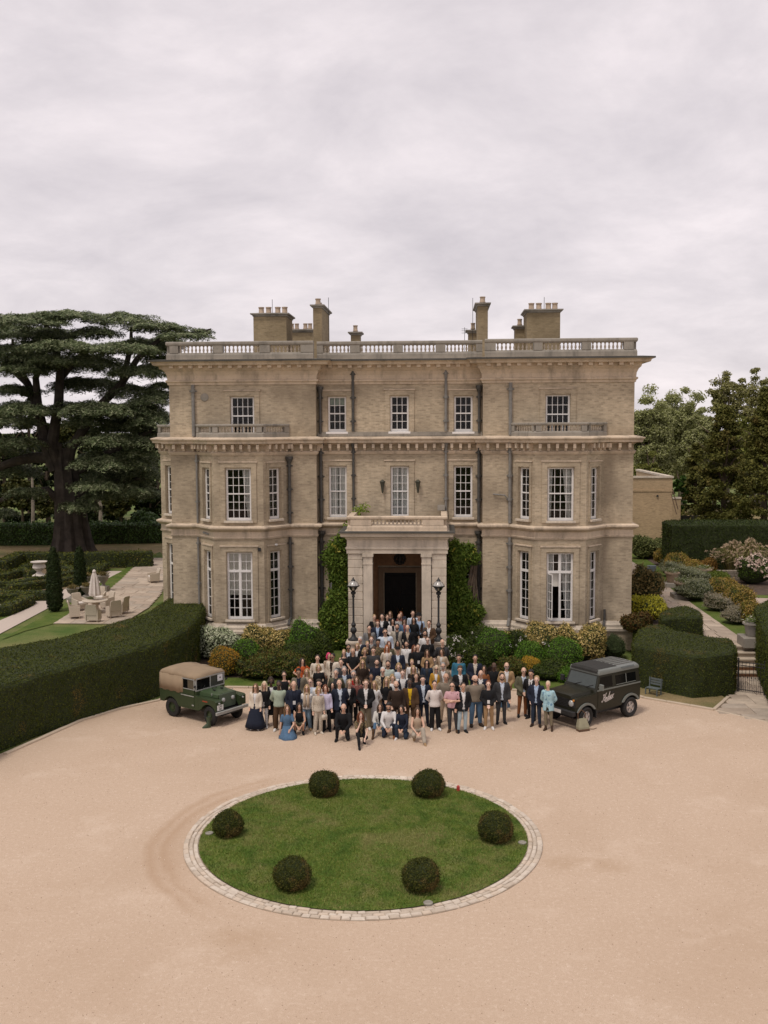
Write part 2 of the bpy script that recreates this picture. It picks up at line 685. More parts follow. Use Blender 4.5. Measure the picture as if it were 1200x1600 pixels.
TOPZ = 13.0
for side in (-1, 1):
    cx = side * BC
    mb = MB()
    x0, x1 = (-HW, -HR) if side < 0 else (HR, HW)
    wall(mb, (x0, YW), (cx - BW, YW), 0, TOPZ)
    wall(mb, (cx + BW, YW), (x1, YW), 0, TOPZ)
    uc = BW + (0.0 if side < 0 else -0.02)
    wall(mb, (cx - BW, YW), (cx + BW, YW), 10.2, TOPZ, [(uc, 1.16, 10.45, 12.36, 4, 4, 'top')])
    p = bay_pts(cx)
    Lc = math.hypot(BW - BF, YW - YB)
    k1, k2 = ('curtl', 'curtr') if side < 0 else ('dark', 'dark')
    wall(mb, p[0], p[1], 0, 10.2, [(Lc / 2 + .08, 0.72, 6.45, 8.9, 2, 6, 'plain'), (Lc / 2 + .08, 0.72, 1.62, 4.88, 2, 7, 'casement1')])
    wall(mb, p[1], p[2], 0, 10.2, [(BF, 1.22, 6.42, 8.92, 4, 6, 'drape' if side < 0 else 'room'), (BF, 1.24, 1.62, 4.88, 4, 7, 'blind' if side < 0 else 'open')])
    wall(mb, p[2], p[3], 0, 10.2, [(Lc / 2 - .08, 0.72, 6.45, 8.9, 2, 6, 'nets'), (Lc / 2 - .08, 0.72, 1.62, 4.88, 2, 7, 'casement1')])
    if side < 0:
        wall(mb, (x1, YW), (x1, YR), 0, TOPZ)
        wall(mb, (-HW, YBACK), SIDE_BAY[0], 0, TOPZ)
        wall(mb, (-HW, 57.5), (-HW, 51.5), 10.2, TOPZ)
        wall(mb, SIDE_BAY[0], SIDE_BAY[1], 0, 10.2)
        wall(mb, SIDE_BAY[1], SIDE_BAY[2], 0, 10.2, [(1.9, 1.2, 6.42, 8.92, 4, 6, 'plain'), (1.9, 1.2, 1.2, 4.88, 4, 7, 'casement')])
        Ls = math.hypot(1.3, 1.1)
        wall(mb, SIDE_BAY[2], SIDE_BAY[3], 0, 10.2, [(Ls / 2, 0.72, 6.45, 8.9, 2, 6, 'plain'), (Ls / 2, 0.72, 1.2, 4.88, 2, 7, 'casement1')])
        wall(mb, SIDE_BAY[3], (-HW, YW), 0, TOPZ)
    else:
        wall(mb, (x0, YR), (x0, YW), 0, TOPZ)
        wall(mb, (HW, YW), (HW, YBACK), 0, TOPZ)
    hpart('wall', mb, BRICK, fix=False)
mb = MB()
wall(mb, (-HR, YR), (-1.0, YR), 0, TOPZ, [(HR - 3.07, .90, 10.64, 12.36, 3, 4, 'halfblind'), (HR - 3.06, .88, 6.42, 8.93, 3, 6, 'nets'), (HR - 3.06, .90, 1.6, 4.5, 3, 6, 'plain')])
panel(mb, (-1.0, YR), (1.0, YR), 0, TOPZ, [(0.55, 1.45, 10.64, 12.37), (0.56, 1.44, 6.42, 8.92), (0.22, 1.78, 0.6, 3.66)], 0.3)
WINDOWS.append(((-1.0, YR), (1.0, YR), 1.0, .90, 10.64, 12.37, 3, 4, 'plain'))
WINDOWS.append(((-1.0, YR), (1.0, YR), 1.0, .88, 6.42, 8.92, 3, 6, 'nets'))
wall(mb, (1.0, YR), (HR, YR), 0, TOPZ, [(3.12 - 1.0, .90, 10.62, 12.35, 3, 4, 'plain'), (3.12 - 1.0, .90, 6.42, 8.93, 3, 6, 'plain'), (3.12 - 1.0, .90, 1.6, 4.5, 3, 6, 'plain')])
hpart('wall', mb, BRICK, fix=False)
mb = MB()
panel(mb, (HW, YBACK), (-HW, YBACK), 0, TOPZ)
hpart('wall', mb, BRICK, fix=False)

# roof deck, floors and the partition behind the front rooms
mb = MB()
mb.prism(offset_path(PLAN_TOP, -0.1), 13.9, 14.15)
hpart('roof', mb, LEAD)
mb = MB()
for cx in (-BC, BC):
    mb.prism(bay_pts(cx, YW + 0.05), 10.15, 10.42)
mb.prism(SIDE_BAY, 10.15, 10.42)
hpart('bay_roof', mb, LEAD)
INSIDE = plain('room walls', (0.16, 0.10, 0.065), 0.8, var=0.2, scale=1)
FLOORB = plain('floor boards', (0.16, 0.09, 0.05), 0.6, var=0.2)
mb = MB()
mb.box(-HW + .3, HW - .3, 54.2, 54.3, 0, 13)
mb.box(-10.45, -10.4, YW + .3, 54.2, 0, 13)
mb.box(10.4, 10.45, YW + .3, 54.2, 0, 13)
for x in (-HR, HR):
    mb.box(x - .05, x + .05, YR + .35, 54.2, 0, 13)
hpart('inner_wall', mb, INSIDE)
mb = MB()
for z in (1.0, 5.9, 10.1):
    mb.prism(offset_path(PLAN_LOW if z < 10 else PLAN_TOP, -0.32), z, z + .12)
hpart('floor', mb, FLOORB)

# mouldings swept round the plan
iR = PLAN_LOW.index((HR, YR))
HALVES = (PLAN_LOW[:iR] + [(-2.2, YR)], [(2.2, YR)] + PLAN_LOW[iR:])
mb = MB()
for hp_ in HALVES:
    sweep(mb, hp_, [(-.02, 0), (.17, 0), (.17, .95), (-.02, .95)])
hpart('plinth', mb, BRICK)
mb = MB()
for hp_ in HALVES:
    sweep(mb, hp_, [(-.03, .95), (.25, .95), (.25, 1.08), (.17, 1.12), (.17, 1.25), (.10, 1.32), (.05, 1.42), (-.03, 1.42)])
hpart('plinth_moulding', mb, STONE_P)
mb = MB()
sweep(mb, PLAN_LOW, [(-.03, 5.52), (.05, 5.52), (.08, 5.60), (.035, 5.62), (.035, 5.88), (.1, 5.92), (.2, 5.98), (.26, 6.04), (.26, 6.11), (.06, 6.17), (-.03, 6.17)])
hpart('string_course', mb, STONE)
mb = MB()
sweep(mb, PLAN_LOW, [(-.03, 9.54), (.04, 9.54), (.09, 9.63), (.11, 9.68), (.03, 9.72), (-.03, 9.72)])
hpart('string_course', mb, STONE)
mb = MB()
sweep(mb, PLAN_LOW, [(-.03, 10.02), (.07, 10.02), (.1, 10.06), (.36, 10.10), (.38, 10.2), (.46, 10.28), (.46, 10.33), (.06, 10.42), (-.03, 10.42)])
hpart('cornice', mb, STONE)
mb = MB()
sweep(mb, PLAN_TOP, [(-.03, 12.95), (.05, 12.95), (.07, 13.05), (.14, 13.10), (.14, 13.17), (.06, 13.2), (.08, 13.4), (.16, 13.58), (.26, 13.68), (.30, 13.86), (.62, 13.88), (.66, 13.98), (.78, 14.06), (.78, 14.1), (.02, 14.2), (-.03, 14.2)])
hpart('main_cornice', mb, STONE)
LEADST = stonemat('weathered lead edge', (0.085, 0.08, 0.07), 0.5)
mb = MB()
sweep(mb, PLAN_TOP, [(.3, 14.155), (.8, 14.105), (.8, 14.04), (.815, 14.04), (.815, 14.12), (.3, 14.175)])
hpart('lead_flashing', mb, LEADST)


def brackets(path, z0, z1, dep, w, gap, skip_back=True):
    mb = MB()
    for i in range(len(path) - 1):
        a, b = Vector(path[i]), Vector(path[i + 1])
        L = (b - a).length
        if L < .5 or (skip_back and max(a.y, b.y) > 70 and L > 20 and a.x > 0):
            continue
        t = (b - a) / L
        n = Vector((t.y, -t.x))
        k = max(1, round(L / gap))
        for j in range(k):
            c = a + t * (L * (j + .5) / k)
            q = []
            for (du, dd) in ((-w / 2, -.02), (w / 2, -.02), (w / 2, dep), (-w / 2, dep)):
                e = c + t * du + n * dd
                q.append((e.x, e.y))
            s = len(mb.v)
            mb.prism(q[::-1], z0, z1)
            if dep < .35:                                  # scrolled foot: the lower front edge leans back
                for v in (2, 3):
                    pass
    return mb


tag(hpart('cornice_brackets', brackets(PLAN_TOP, 13.74, 13.875, .52, .2, .47), STONE), kind='stuff')
tag(hpart('cornice_brackets', brackets(PLAN_LOW, 9.84, 10.06, .3, .13, .42), STONE), kind='stuff')
tag(hpart('cornice_brackets', brackets(PLAN_LOW, 9.72, 9.86, .16, .11, .42), STONE), kind='stuff')
# the recess carries a stone blocking course above the first floor cornice
mb = MB()
mb.box(-HR + .02, HR - .02, YR - .14, YR - .002, 10.425, 10.62)
hpart('blocking_course', mb, STONE_G)

# ------------------------------------------------------------------ windows
CURT = plain('white curtain', (0.78, 0.765, 0.75), 0.9, var=0.12, scale=14)
CREAM = plain('cream blind', (0.72, 0.68, 0.62), 0.9, var=0.04)
PANES = {}


def pane_mesh(w, h):
    k = (round(w, 3), round(h, 3))
    if k not in PANES:
        mb = MB()
        mb.box(-w / 2, w / 2, -.004, .004, -h / 2, h / 2)
        PANES[k] = mb.mesh('pane', GLASS)
    return PANES[k]


def curtain(mb, x0, x1, z0, z1, y, gather=0.0):
    n = max(6, int(abs(x1 - x0) / .04))
    fr = []
    for i in range(n + 1):
        t = i / n
        d = .035 * math.sin(t * n * 1.35)
        fr.append((t, d))
    vs, fs = [], []
    for r, z in ((0, z1), (1, (z0 + z1) / 2), (2, z0)):
        g = gather * (r / 2) ** 1.4
        for t, d in fr:
            vs.append((x0 + (x1 - x0) * t * (1 - g), y + d, z))
    for r in range(2):
        for i in range(n):
            fs.append((r * (n + 1) + i, r * (n + 1) + i + 1, (r + 1) * (n + 1) + i + 1, (r + 1) * (n + 1) + i))
    mb.add(vs, fs)


for (a, b, uc, w, z0, z1, cols, rows, kind) in WINDOWS:
    a, b = Vector(a), Vector(b)
    t = (b - a).normalized()
    n = Vector((t.y, -t.x))
    c = a + t * uc - n * 0.15
    h = z1 - z0
    ang = math.atan2(t.y, t.x)
    root = empty('window', (c.x, c.y - YW, z0), ang)
    root.parent = house
    mb = MB()
    fr, bar, dpt = 0.065, 0.026, 0.04
    bot = 0.13
    W2 = w / 2
    # box frame, butted end to end
    mb.box(-W2, -W2 + fr, -dpt, dpt, 0, h)
    mb.box(W2 - fr, W2, -dpt, dpt, 0, h)
    mb.box(-W2 + fr, W2 - fr, -dpt, dpt, h - fr, h)
    mb.box(-W2 + fr, W2 - fr, -dpt, dpt, 0, bot)
    ix0, ix1 = -W2 + fr, W2 - fr
    cas = kind in ('casement', 'casement1', 'blind', 'open')
    holes = []
    if cas:
        tz = bot + (h - bot - fr) * (rows - 2) / rows + 0.03       # transom under two rows of lights
        mb.box(ix0, ix1, -.05, .05, tz - .06, tz + .06)
        mid = cols == 4
        if mid:
            mb.box(-.04, .04, -.045, .045, bot, tz - .06)
            mb.box(-.04, .04, -.045, .045, tz + .06, h - fr)
        spans = [(ix0, -.04), (.04, ix1)] if mid else [(ix0, ix1)]
        for si, (sx0, sx1) in enumerate(spans):
            for (sz0, sz1, rr) in ((bot, tz - .06, rows - 2), (tz + .06, h - fr, 2)):
                if kind == 'open' and si == 0 and rr > 2:
                    continue
                holes.append((sx0, sx1, sz0, sz1, 2, rr))
    else:
        mz = bot + (h - bot - fr) / 2
        mb.box(ix0, ix1, -.05, .02, mz - .03, mz + .03)
        hr = rows // 2
        holes = [(ix0, ix1, bot, mz - .03, cols, hr), (ix0, ix1, mz + .03, h - fr, cols, rows - hr)]
    panes = []
    for (sx0, sx1, sz0, sz1, cc, rr) in holes:
        st = .03 if cas else .022
        for q in (0, 1):                                            # sash stiles
            mb.box(*((sx0, sx0 + st) if q == 0 else (sx1 - st, sx1)), -.022, .022, sz0, sz1)
        sx0, sx1 = sx0 + st, sx1 - st
        pw, ph = (sx1 - sx0 - bar * (cc - 1)) / cc, (sz1 - sz0 - bar * (rr - 1)) / rr
        for k in range(1, cc):
            x = sx0 + k * (pw + bar) - bar
            mb.box(x, x + bar, -.02, .02, sz0, sz1)
        for k in range(1, rr):
            z = sz0 + k * (ph + bar) - bar
            for q in range(cc):
                x = sx0 + q * (pw + bar)
                mb.box(x, x + pw, -.017, .017, z, z + bar)
        for q in range(cc):
            for k in range(rr):
                panes.append((sx0 + q * (pw + bar) + pw / 2, sz0 + k * (ph + bar) + ph / 2, pw, ph))
    mb.build('frame', WHITE, root)
    for (px, pz, pw, ph) in panes:
        obj('pane', pane_mesh(pw, ph), root, (px, 0.0, pz))
    mb = MB()
    mb.bbox(-W2 - .09, W2 + .09, -.30, -.03, -.1, 0.0, .015)
    mb.build('sill', STONE_P if z0 < 10 else WHITE, root)
    if kind == 'nets':
        mb = MB()
        curtain(mb, ix0 - .04, -.02, .05, h, .085)
        curtain(mb, .02, ix1 + .04, .05, h, .09)
        mb.build('curtain', CURT, root)
    elif kind in ('drape', 'room'):
        mb = MB()
        curtain(mb, ix1 + .05, ix1 - .42, .05, h, .2, .55)
        if kind == 'room':
            curtain(mb, ix0 - .05, ix0 + .2, .05, h, .2, .3)
        mb.build('curtain', CURT, root)
    elif kind == 'blind':
        mb = MB()
        mb.box(ix0, ix1, .05, .06, h * .36, h)
        mb.build('blind', CREAM, root)
    elif kind == 'casement1' and a.x > 0 and a.y >= YW - .01:
        mb = MB()
        curtain(mb, ix0 - .05, ix1 - .1, .3, h, .2, .5)
        mb.build('curtain', CURT, root)
    elif kind == 'casement1' and a.x < 0 and a.y < YW and a.x > -8:
        mb = MB()
        mb.box(ix0, ix1, .05, .06, h * .70, h)
        mb.build('blind', CREAM, root)
    elif kind == 'halfblind':
        mb = MB()
        mb.box(ix0, ix1, .1, .12, h * .74, h)
        mb.build('blind', plain('green blind', (0.36, 0.40, 0.33), .9), root)
    elif kind == 'open':
        mb = MB()
        mb.box(ix0, 0, .12, .14, h * .50, h * .72)
        mb.build('blind', CREAM, root)
        mb = MB()
        curtain(mb, ix1 + .02, ix1 - .5, .05, h, .2, .5)
        curtain(mb, ix0 - .02, ix0 + .3, h * .7, h, .2, .2)
        mb.build('curtain', CURT, root)
        # the left leaf stands open towards the garden
        lf = empty('open_casement', (ix0, -.03, bot), R(-72))
        lf.parent = root
        lw, lh = -.04 - ix0, tz - .06 - bot
        mb = MB()
        mb.box(0, .045, -.02, .02, 0, lh)
        mb.box(lw - .045, lw, -.02, .02, 0, lh)
        mb.box(.045, lw - .045, -.02, .02, 0, .06)
        mb.box(.045, lw - .045, -.02, .02, lh - .045, lh)
        mb.box(lw / 2 - .013, lw / 2 + .013, -.017, .017, .06, lh - .045)
        for k in range(1, 5):
            z = .06 + (lh - .105) * k / 5
            mb.box(.045, lw / 2 - .013, -.015, .015, z - .013, z + .013)
            mb.box(lw / 2 + .013, lw - .045, -.015, .015, z - .013, z + .013)
        mb.mi = 1
        mb.box(.05, lw - .05, -.003, .003, .065, lh - .05)
        o = mb.build('open_casement', [WHITE, GLASS], root, loc=(ix0, -.03, bot), rz=R(-72))
        bpy.data.objects.remove(lf)

# brick surrounds: a raised flat architrave round each window, with a stone head
for (a, b, uc, w, z0, z1, cols, rows, kind) in WINDOWS:
    a, b = Vector(a), Vector(b)
    t = (b - a).normalized()
    n = Vector((t.y, -t.x))
    e = .24 if w > .8 else .15
    e0, d = .03, .05
    mb = MB()

    def slab(u0, u1, q0, q1, d=d):
        pts = []
        for (u, dd) in ((u0, -.01), (u1, -.01), (u1, d), (u0, d)):
            p = a + t * u + n * dd
            pts.append((p.x, p.y))
        mb.prism(pts[::-1], q0, q1)
    u0, u1 = uc - w / 2, uc + w / 2
    top = z1 + .28
    slab(u0 - e0 - e, u0 - e0, z0 - .1, top)
    slab(u1 + e0, u1 + e0 + e, z0 - .1, top)
    slab(u0 - e0, u1 + e0, z1 + .05, top)
    sr = hpart('window_surround', mb, BRICK)
    mb = MB()
    slab(u0 - e - .08, u1 + e + .08, z1 + .285, z1 + .345, .085)
    mb.xform(HOFF)
    mb.build('stone_head', STONE, sr)

# ------------------------------------------------------------------ balustrades
BAL = {}


def baluster_mesh(h):
    k = round(h, 3)
    if k not in BAL:
        mb = MB()
        s = .98 * min(1, h / .30)
        mb.lathe([(.05 * s, 0), (.05 * s, .08 * h), (.028 * s, .13 * h), (.045 * s, .24 * h), (.058 * s, .36 * h), (.045 * s, .54 * h), (.026 * s, .74 * h), (.03 * s, .8 * h), (.045 * s, .88 * h), (.05 * s, .93 * h), (.05 * s, h)], n=8)
        BAL[k] = mb.mesh('baluster', STONE_P, True)
    return BAL[k]


def balustrade(name, path, zb, hb, hbal, hr, peds, pitch=.195, thick=.13, mat=STONE_G):
    """path with pedestals peds = [(segment, u0, u1)]; balusters fill the gaps"""
    mb = MB()
    sweep(mb, path, [(-thick, zb), (thick + .04, zb), (thick + .04, zb + hb * .7), (thick, zb + hb), (-thick, zb + hb)])
    zr = zb + hb + hbal
    sweep(mb, path, [(-thick - .02, zr), (thick + .02, zr), (thick + .06, zr + hr * .35), (thick + .06, zr + hr * .8), (thick + .02, zr + hr), (-thick - .02, zr + hr)])
    spots = []
    for i in range(len(path) - 1):
        a, b = Vector(path[i]), Vector(path[i + 1])
        L = (b - a).length
        t = (b - a) / L
        n = Vector((t.y, -t.x))
        pl = sorted((u0, u1) for s, u0, u1 in peds if s == i)
        for u0, u1 in pl:
            q = [a + t * u0 + n * (-thick - .012), a + t * u1 + n * (-thick - .012), a + t * u1 + n * (thick + .03), a + t * u0 + n * (thick + .03)]
            mb.prism([(p.x, p.y) for p in q[::-1]], zb + hb * .98, zr + hr * .06)
        edges = [0] + [e for p in pl for e in p] + [L]
        for k in range(0, len(edges), 2):
            g0, g1 = edges[k], edges[k + 1]
            if g1 - g0 < pitch * .9:
                continue
            m = max(1, round((g1 - g0) / pitch))
            for j in range(m):
                p = a + t * (g0 + (g1 - g0) * (j + .5) / m)
                spots.append((p.x, p.y - YW, zb + hb))
    o = hpart(name, mb, mat)
    bm_ = baluster_mesh(hbal)
    for s in spots:
        obj('baluster', bm_, o, s)
    return o


IN = .08
lw = [(-HW + IN, YBACK), (-HW + IN, YW + IN), (-HR - IN, YW + IN), (-HR - IN, YR + IN)]
L1 = HW - HR - 2 * IN
# roof: left wing, recess, right wing
balustrade('roof_balustrade', [(-HW + IN, YW + 2.2), (-HW + IN, YW + IN), (-HR - IN, YW + IN)], 14.14, .36, .34, .2,
           [(0, 1.75, 2.12), (1, 0.0, .42), (1, 2.12, 2.62), (1, 4.42, 4.92), (1, L1 - .62, L1)])
balustrade('roof_balustrade', [(-HR + .02, YR + IN), (HR - .02, YR + IN)], 14.14, .36, .34, .2,
           [(0, 0, .3), (0, 1.62, 2.1), (0, 3.74, 4.2), (0, 5.8, 6.28), (0, 7.76, 8.06)])
balustrade('roof_balustrade', [(HR + IN, YW + IN), (HW - IN, YW + IN), (HW - IN, YW + 2.2)], 14.14, .36, .34, .2,
           [(0, 0, .52), (0, 2.3, 2.74), (0, 4.6, 5.04), (0, L1 - .46, L1), (1, 0.1, .45)])
for cx in (-BC, BC):
    pp = offset_path(bay_pts(cx), -.02)
    LF = 2 * BF
    Lc = (Vector(pp[1]) - Vector(pp[0])).length
    LF = (Vector(pp[2]) - Vector(pp[1])).length
    balustrade('bay_balustrade', pp, 10.40, .24, .26, .14, [(0, 0, .3), (0, Lc - .12, Lc), (1, 0, .26), (1, LF - .26, LF), (2, 0, .12), (2, Lc - .3, Lc)], .165, .10)
pp = offset_path(SIDE_BAY, -.02)
balustrade('bay_balustrade', pp, 10.40, .24, .26, .14, [(1, 0, .25), (1, 3.5, 3.76), (2, 0, .2), (2, 1.3, 1.6)], .165, .10)

# ------------------------------------------------------------------ porch
PW = 2.28
porch = empty('porch', (0, 0, 0))
porch.parent = house


def ppart(name, mb, mats, **k):
    mb.xform(HOFF)
    return mb.build(name, mats, porch, **k)


for s in (-1, 1):
    # rusticated corner pier: blocks with recessed joints
    core = MB()
    core.box(min(s * PW, s * 1.6) + .035, max(s * PW, s * 1.6) - .035, YP + .035, YR - .01, .55, 5.03)
    ppart('pier_core', core, STONE)
    z = .62
    k = 0
    while z < 4.95:
        mb = MB()
        mb.bbox(min(s * PW, s * 1.6), max(s * PW, s * 1.6), YP, YP + .9, z, min(z + .345, 5.0), .02)
        ppart('stone_block', mb, STONE_P)
        mb = MB()
        mb.bbox(min(s * PW, s * 1.9), max(s * PW, s * 1.9), YP + .915, YR - .02, z, min(z + .345, 5.0), .02)
        ppart('stone_block', mb, STONE_P)
        z += .375
        k += 1
    mb = MB()
    x0, x1 = min(s * 1.14, s * 1.57), max(s * 1.14, s * 1.57)
    mb.box(x0 - .03, x1 + .03, YP - .1, YP + .4, .6, .78)
    mb.box(x0, x1, YP - .07, YP + .36, .78, 4.52)
    mb.box(x0 - .015, x1 + .015, YP - .09, YP + .375, 4.52, 4.58)
    mb.box(x0 - .001, x1 + .001, YP - .072, YP + .362, 4.58, 4.88)
    mb.box(x0 - .04, x1 + .04, YP - .12, YP + .4, 4.88, 5.03)
    ppart('pilaster', mb, STONE_P)
pth = [(-PW, YR - .01), (-PW, YP), (PW, YP), (PW, YR - .01)]
mb = MB()
sweep(mb, pth, [(-.6, 5.032), (.06, 5.032), (.06, 5.2), (.1, 5.24), (.1, 5.32), (.04, 5.35), (.04, 5.66), (.1, 5.72), (.12, 5.78), (.30, 5.83), (.32, 5.93), (.37, 6.0), (.37, 6.04), (.05, 6.08), (-.6, 6.08)])
ppart('entablature', mb, STONE_P)
mb = MB()
mb.box(-PW + .5, PW - .5, YP + .45, YR - .01, 5.85, 6.06)
ppart('porch_roof', mb, LEAD)
mb = MB()
sweep(mb, pth, [(.15, 6.066), (.385, 6.05), (.385, 6.0), (.40, 6.0), (.40, 6.065), (.15, 6.085)])
ppart('lead_flashing', mb, LEADST)
pq = offset_path(pth, -.12)
Lf = 2 * PW - .24
b_ = balustrade('porch_balustrade', pq, 6.07, .26, .27, .16, [(0, 2.55, 3.2), (1, 0, .98), (1, Lf - .98, Lf), (2, 0, .7), (0, 0, .5), (2, 2.8, 3.2)], .185, .11, STONE)
b_.parent = porch
mb = MB()
mb.box(PW - .42, PW - .06, YR - .55, YR - .2, 6.8, 7.05)
mb.box(-PW + .06, -PW + .42, YR - .55, YR - .2, 6.8, 7.0)
ppart('parapet_block', mb, STONE_G)
OAK = plain('oak panelling', (0.30, 0.155, 0.07), .6, var=.25, scale=4)
mb = MB()
for s in (-1, 1):
    mb.box(min(s * 1.58, s * 1.55), max(s * 1.58, s * 1.55), YP + .41, YR - .01, .6, 5.03)
mb.box(-1.58, -1.08, YR - .05, YR - .012, .6, 5.03)
mb.box(1.08, 1.58, YR - .05, YR - .012, .6, 5.03)
mb.box(-1.08, 1.08, YR - .05, YR - .012, 4.02, 5.03)
ppart('panelling', mb, OAK)
mb = MB()
for (e0, e1, d) in ((.82, .92, .10), (.92, 1.0, .14), (1.0, 1.07, .18)):
    for s in (-1, 1):
        mb.box(min(s * e0, s * e1), max(s * e0, s * e1), YR - d, YR - .055, .6, 3.68 + e1 - .82)
    mb.box(-e0, e0, YR - d, YR - .055, 3.68 + e0 - .82, 3.68 + e1 - .82)
ppart('door_surround', mb, plain('brown stone', (0.235, 0.16, 0.10), .8))
BLK = plain('black door paint', (0.008, 0.007, 0.006), .5, spec=.15)
for s in (-1, 1):
    mb = MB()
    x0, x1 = min(s * .005, s * .8), max(s * .005, s * .8)
    mb.box(x0, x1, YR + .08, YR + .14, .62, 3.66)
    for (z0, z1) in ((.75, 1.45), (1.6, 2.55), (2.7, 3.5)):
        for (p0, p1) in ((.1, .37), (.43, .7)):
            q0, q1 = (x0 + p0, x0 + p1)
            mb.bbox(q0, q1, YR + .05, YR + .081, z0, z1, .02)
    d = ppart('front_door', mb, BLK)
    mb = MB()
    mb.tube([(s * .1, YR + .02, 1.5), (s * .1, YR - .02, 1.52), (s * .1, YR - .02, 1.86), (s * .1, YR + .02, 1.88)], .018)
    mb.xform(HOFF)
    mb.build('handle', plain('brass', (0.35, 0.25, 0.12), .35, 1.0), d)
mb = MB()
mb.xform(Matrix())
for k in range(14):
    a = 2 * PI * k / 14
    mb.ell((.24 * math.cos(a), YR - .12, 4.36 + .24 * math.sin(a)), (.075, .05, .075), 8, 5)
mb.ell((0, YR - .12, 4.36), (.15, .07, .19), 10, 6)
mb.ell((0, YR - .14, 4.54), (.08, .05, .06), 8, 5)
ppart('carved_roundel', mb, plain('dark carving', (0.03, 0.026, 0.022), .6))
STEPM = stonemat('step stone', (0.45, 0.375, 0.29), .3, streak=False)
mb = MB()
mb.box(-1.6, 1.6, 45.35, YR, 0, .6)
ppart('porch_floor', mb, STEPM)
for k in range(3):
    mb = MB()
    mb.bbox(-1.75, 1.75, 45.35 - .45 * (k + 1), 45.345 - .45 * k, 0, .45 - .15 * k, .012)
    ppart('step', mb, STEPM)
mb = MB()
mb.tube([(-1.2, YP + .55, .6), (-1.2, YP + .55, 2.15)], .02)
mb.tube([(-1.2, YP + .55, 2.15), (-1.2, YP + .55, 2.19)], .04)
mb.lathe([(.13, 0), (.13, .03), (.03, .05)], (-1.2, YP + .55, .6), 12)
barrier = mb.build('barrier_post', IRON)
tag(barrier, 'thin black upright post inside the porch left of the door', 'post')
tag(porch, None)

# wall lanterns either side of the middle window
for s in (-1, 1):
    mb = MB()
    c = (s * .87 + .03, YR - .2, 0)
    mb.lathe([(.02, 7.62), (.045, 7.68), (.06, 7.8), (.11, 8.12), (.135, 8.16), (.135, 8.2), (.05, 8.27), (.01, 8.3)], c, 6)
    mb.tube([(c[0], YR, 7.75), (c[0], YR - .12, 7.66), (c[0], c[1], 7.66)], .018, 6)
    hpart('wall_lantern', mb, plain('lantern bronze', (0.045, 0.045, 0.03), .5))

# ------------------------------------------------------------------ chimneys
POT = plain('clay pot', (0.40, 0.31, 0.23), .85, var=.2)
STACKS = [(-8.0, -6.22, 55, 57.2, 14.1, 17.0, [(-7.7, .17), (-7.3, .17), (-6.8, .17), (-6.42, .17)]),
          (6.55, 8.3, 55, 57.2, 14.1, 17.05, [(6.85, .17), (7.25, .17), (7.75, .17), (8.1, .17)]),
          (-4.66, -4.2, 54, 57.6, 14.1, 17.3, []),
          (3.93, 4.46, 54, 57.0, 14.1, 17.3, []),
          (-6.9, -5.45, 60, 61.2, 14.1, 16.6, [(-6.7, .14), (-6.4, .14), (-5.9, .14), (-5.62, .14)]),
          (-2.95, -2.45, 57, 57.9, 14.1, 16.15, [(-2.7, .14)]),
          (3.5, 3.93, 56, 56.7, 14.1, 16.1, [(3.75, .13)]),
          (6.05, 6.7, 56.5, 57.4, 14.1, 16.35, [(6.3, .14)])]
for (x0, x1, y0, y1, z0, z1, pots) in STACKS:
    mb = MB()
    pl = [(x0, y1), (x0, y0), (x1, y0), (x1, y1)]
    mb.box(x0, x1, y0, y1, z0, z1 - .22)
    mb.mi = 1
    sweep(mb, pl, [(-.2, z1 - .21), (.03, z1 - .21), (.05, z1 - .15), (.15, z1 - .1), (.15, z1 - .04), (-.2, z1)], closed=True)
    mb.prism(offset_path(pl, -.15, True), z1 - .1, z1)
    ch = hpart('chimney', mb, [BRICK_D, STONE_G])
    if not pots:
        xm = (x0 + x1) / 2
        spots = [(xm, y0 + .35, .16, .32), (xm, y0 + 1.1, .13, .2), (xm, y0 + 1.8, .13, .2), (xm, y0 + 2.5, .13, .2)]
    else:
        spots = [(px, (y0 + y1) / 2 - .3, r, .38 if y0 < 56 else .34) for px, r in pots]
    for (px, py, r, hh) in spots:
        mb = MB()
        mb.lathe([(r * .95, 0), (r, .05), (r * .85, .08), (r * .8, hh * .8), (r * .95, hh * .85), (r * .95, hh), (r * .7, hh), (r * .65, hh * .5)], (px, py - YW, z1 - .01), 12)
        mb.build('chimney_pot', POT, ch, True)
for (px, y, z0, z1) in ((-3.95, 55, 14.2, 17.75), (3.72, 55.5, 15, 17.7), (3.3, 56, 14.2, 16.2), (-7.05, 55.5, 16.9, 17.75), (7.5, 55.5, 16.9, 17.7)):
    mb = MB()
    mb.tube([(px, y, z0), (px, y, z1)], .014, 5)
    if px == 3.3:
        for k in (15.9, 16.02, 16.12):
            mb.tube([(px - .16, y, k), (px + .16, y, k)], .01, 4)
    hpart('aerial', mb, IRON)

# ------------------------------------------------------------------ downpipes
PIPEG = plain('grey pipe', (0.20, 0.19, 0.175), .6, var=.2)
PIPEB = plain('black pipe', (0.07, 0.066, 0.06), .5, var=.3)


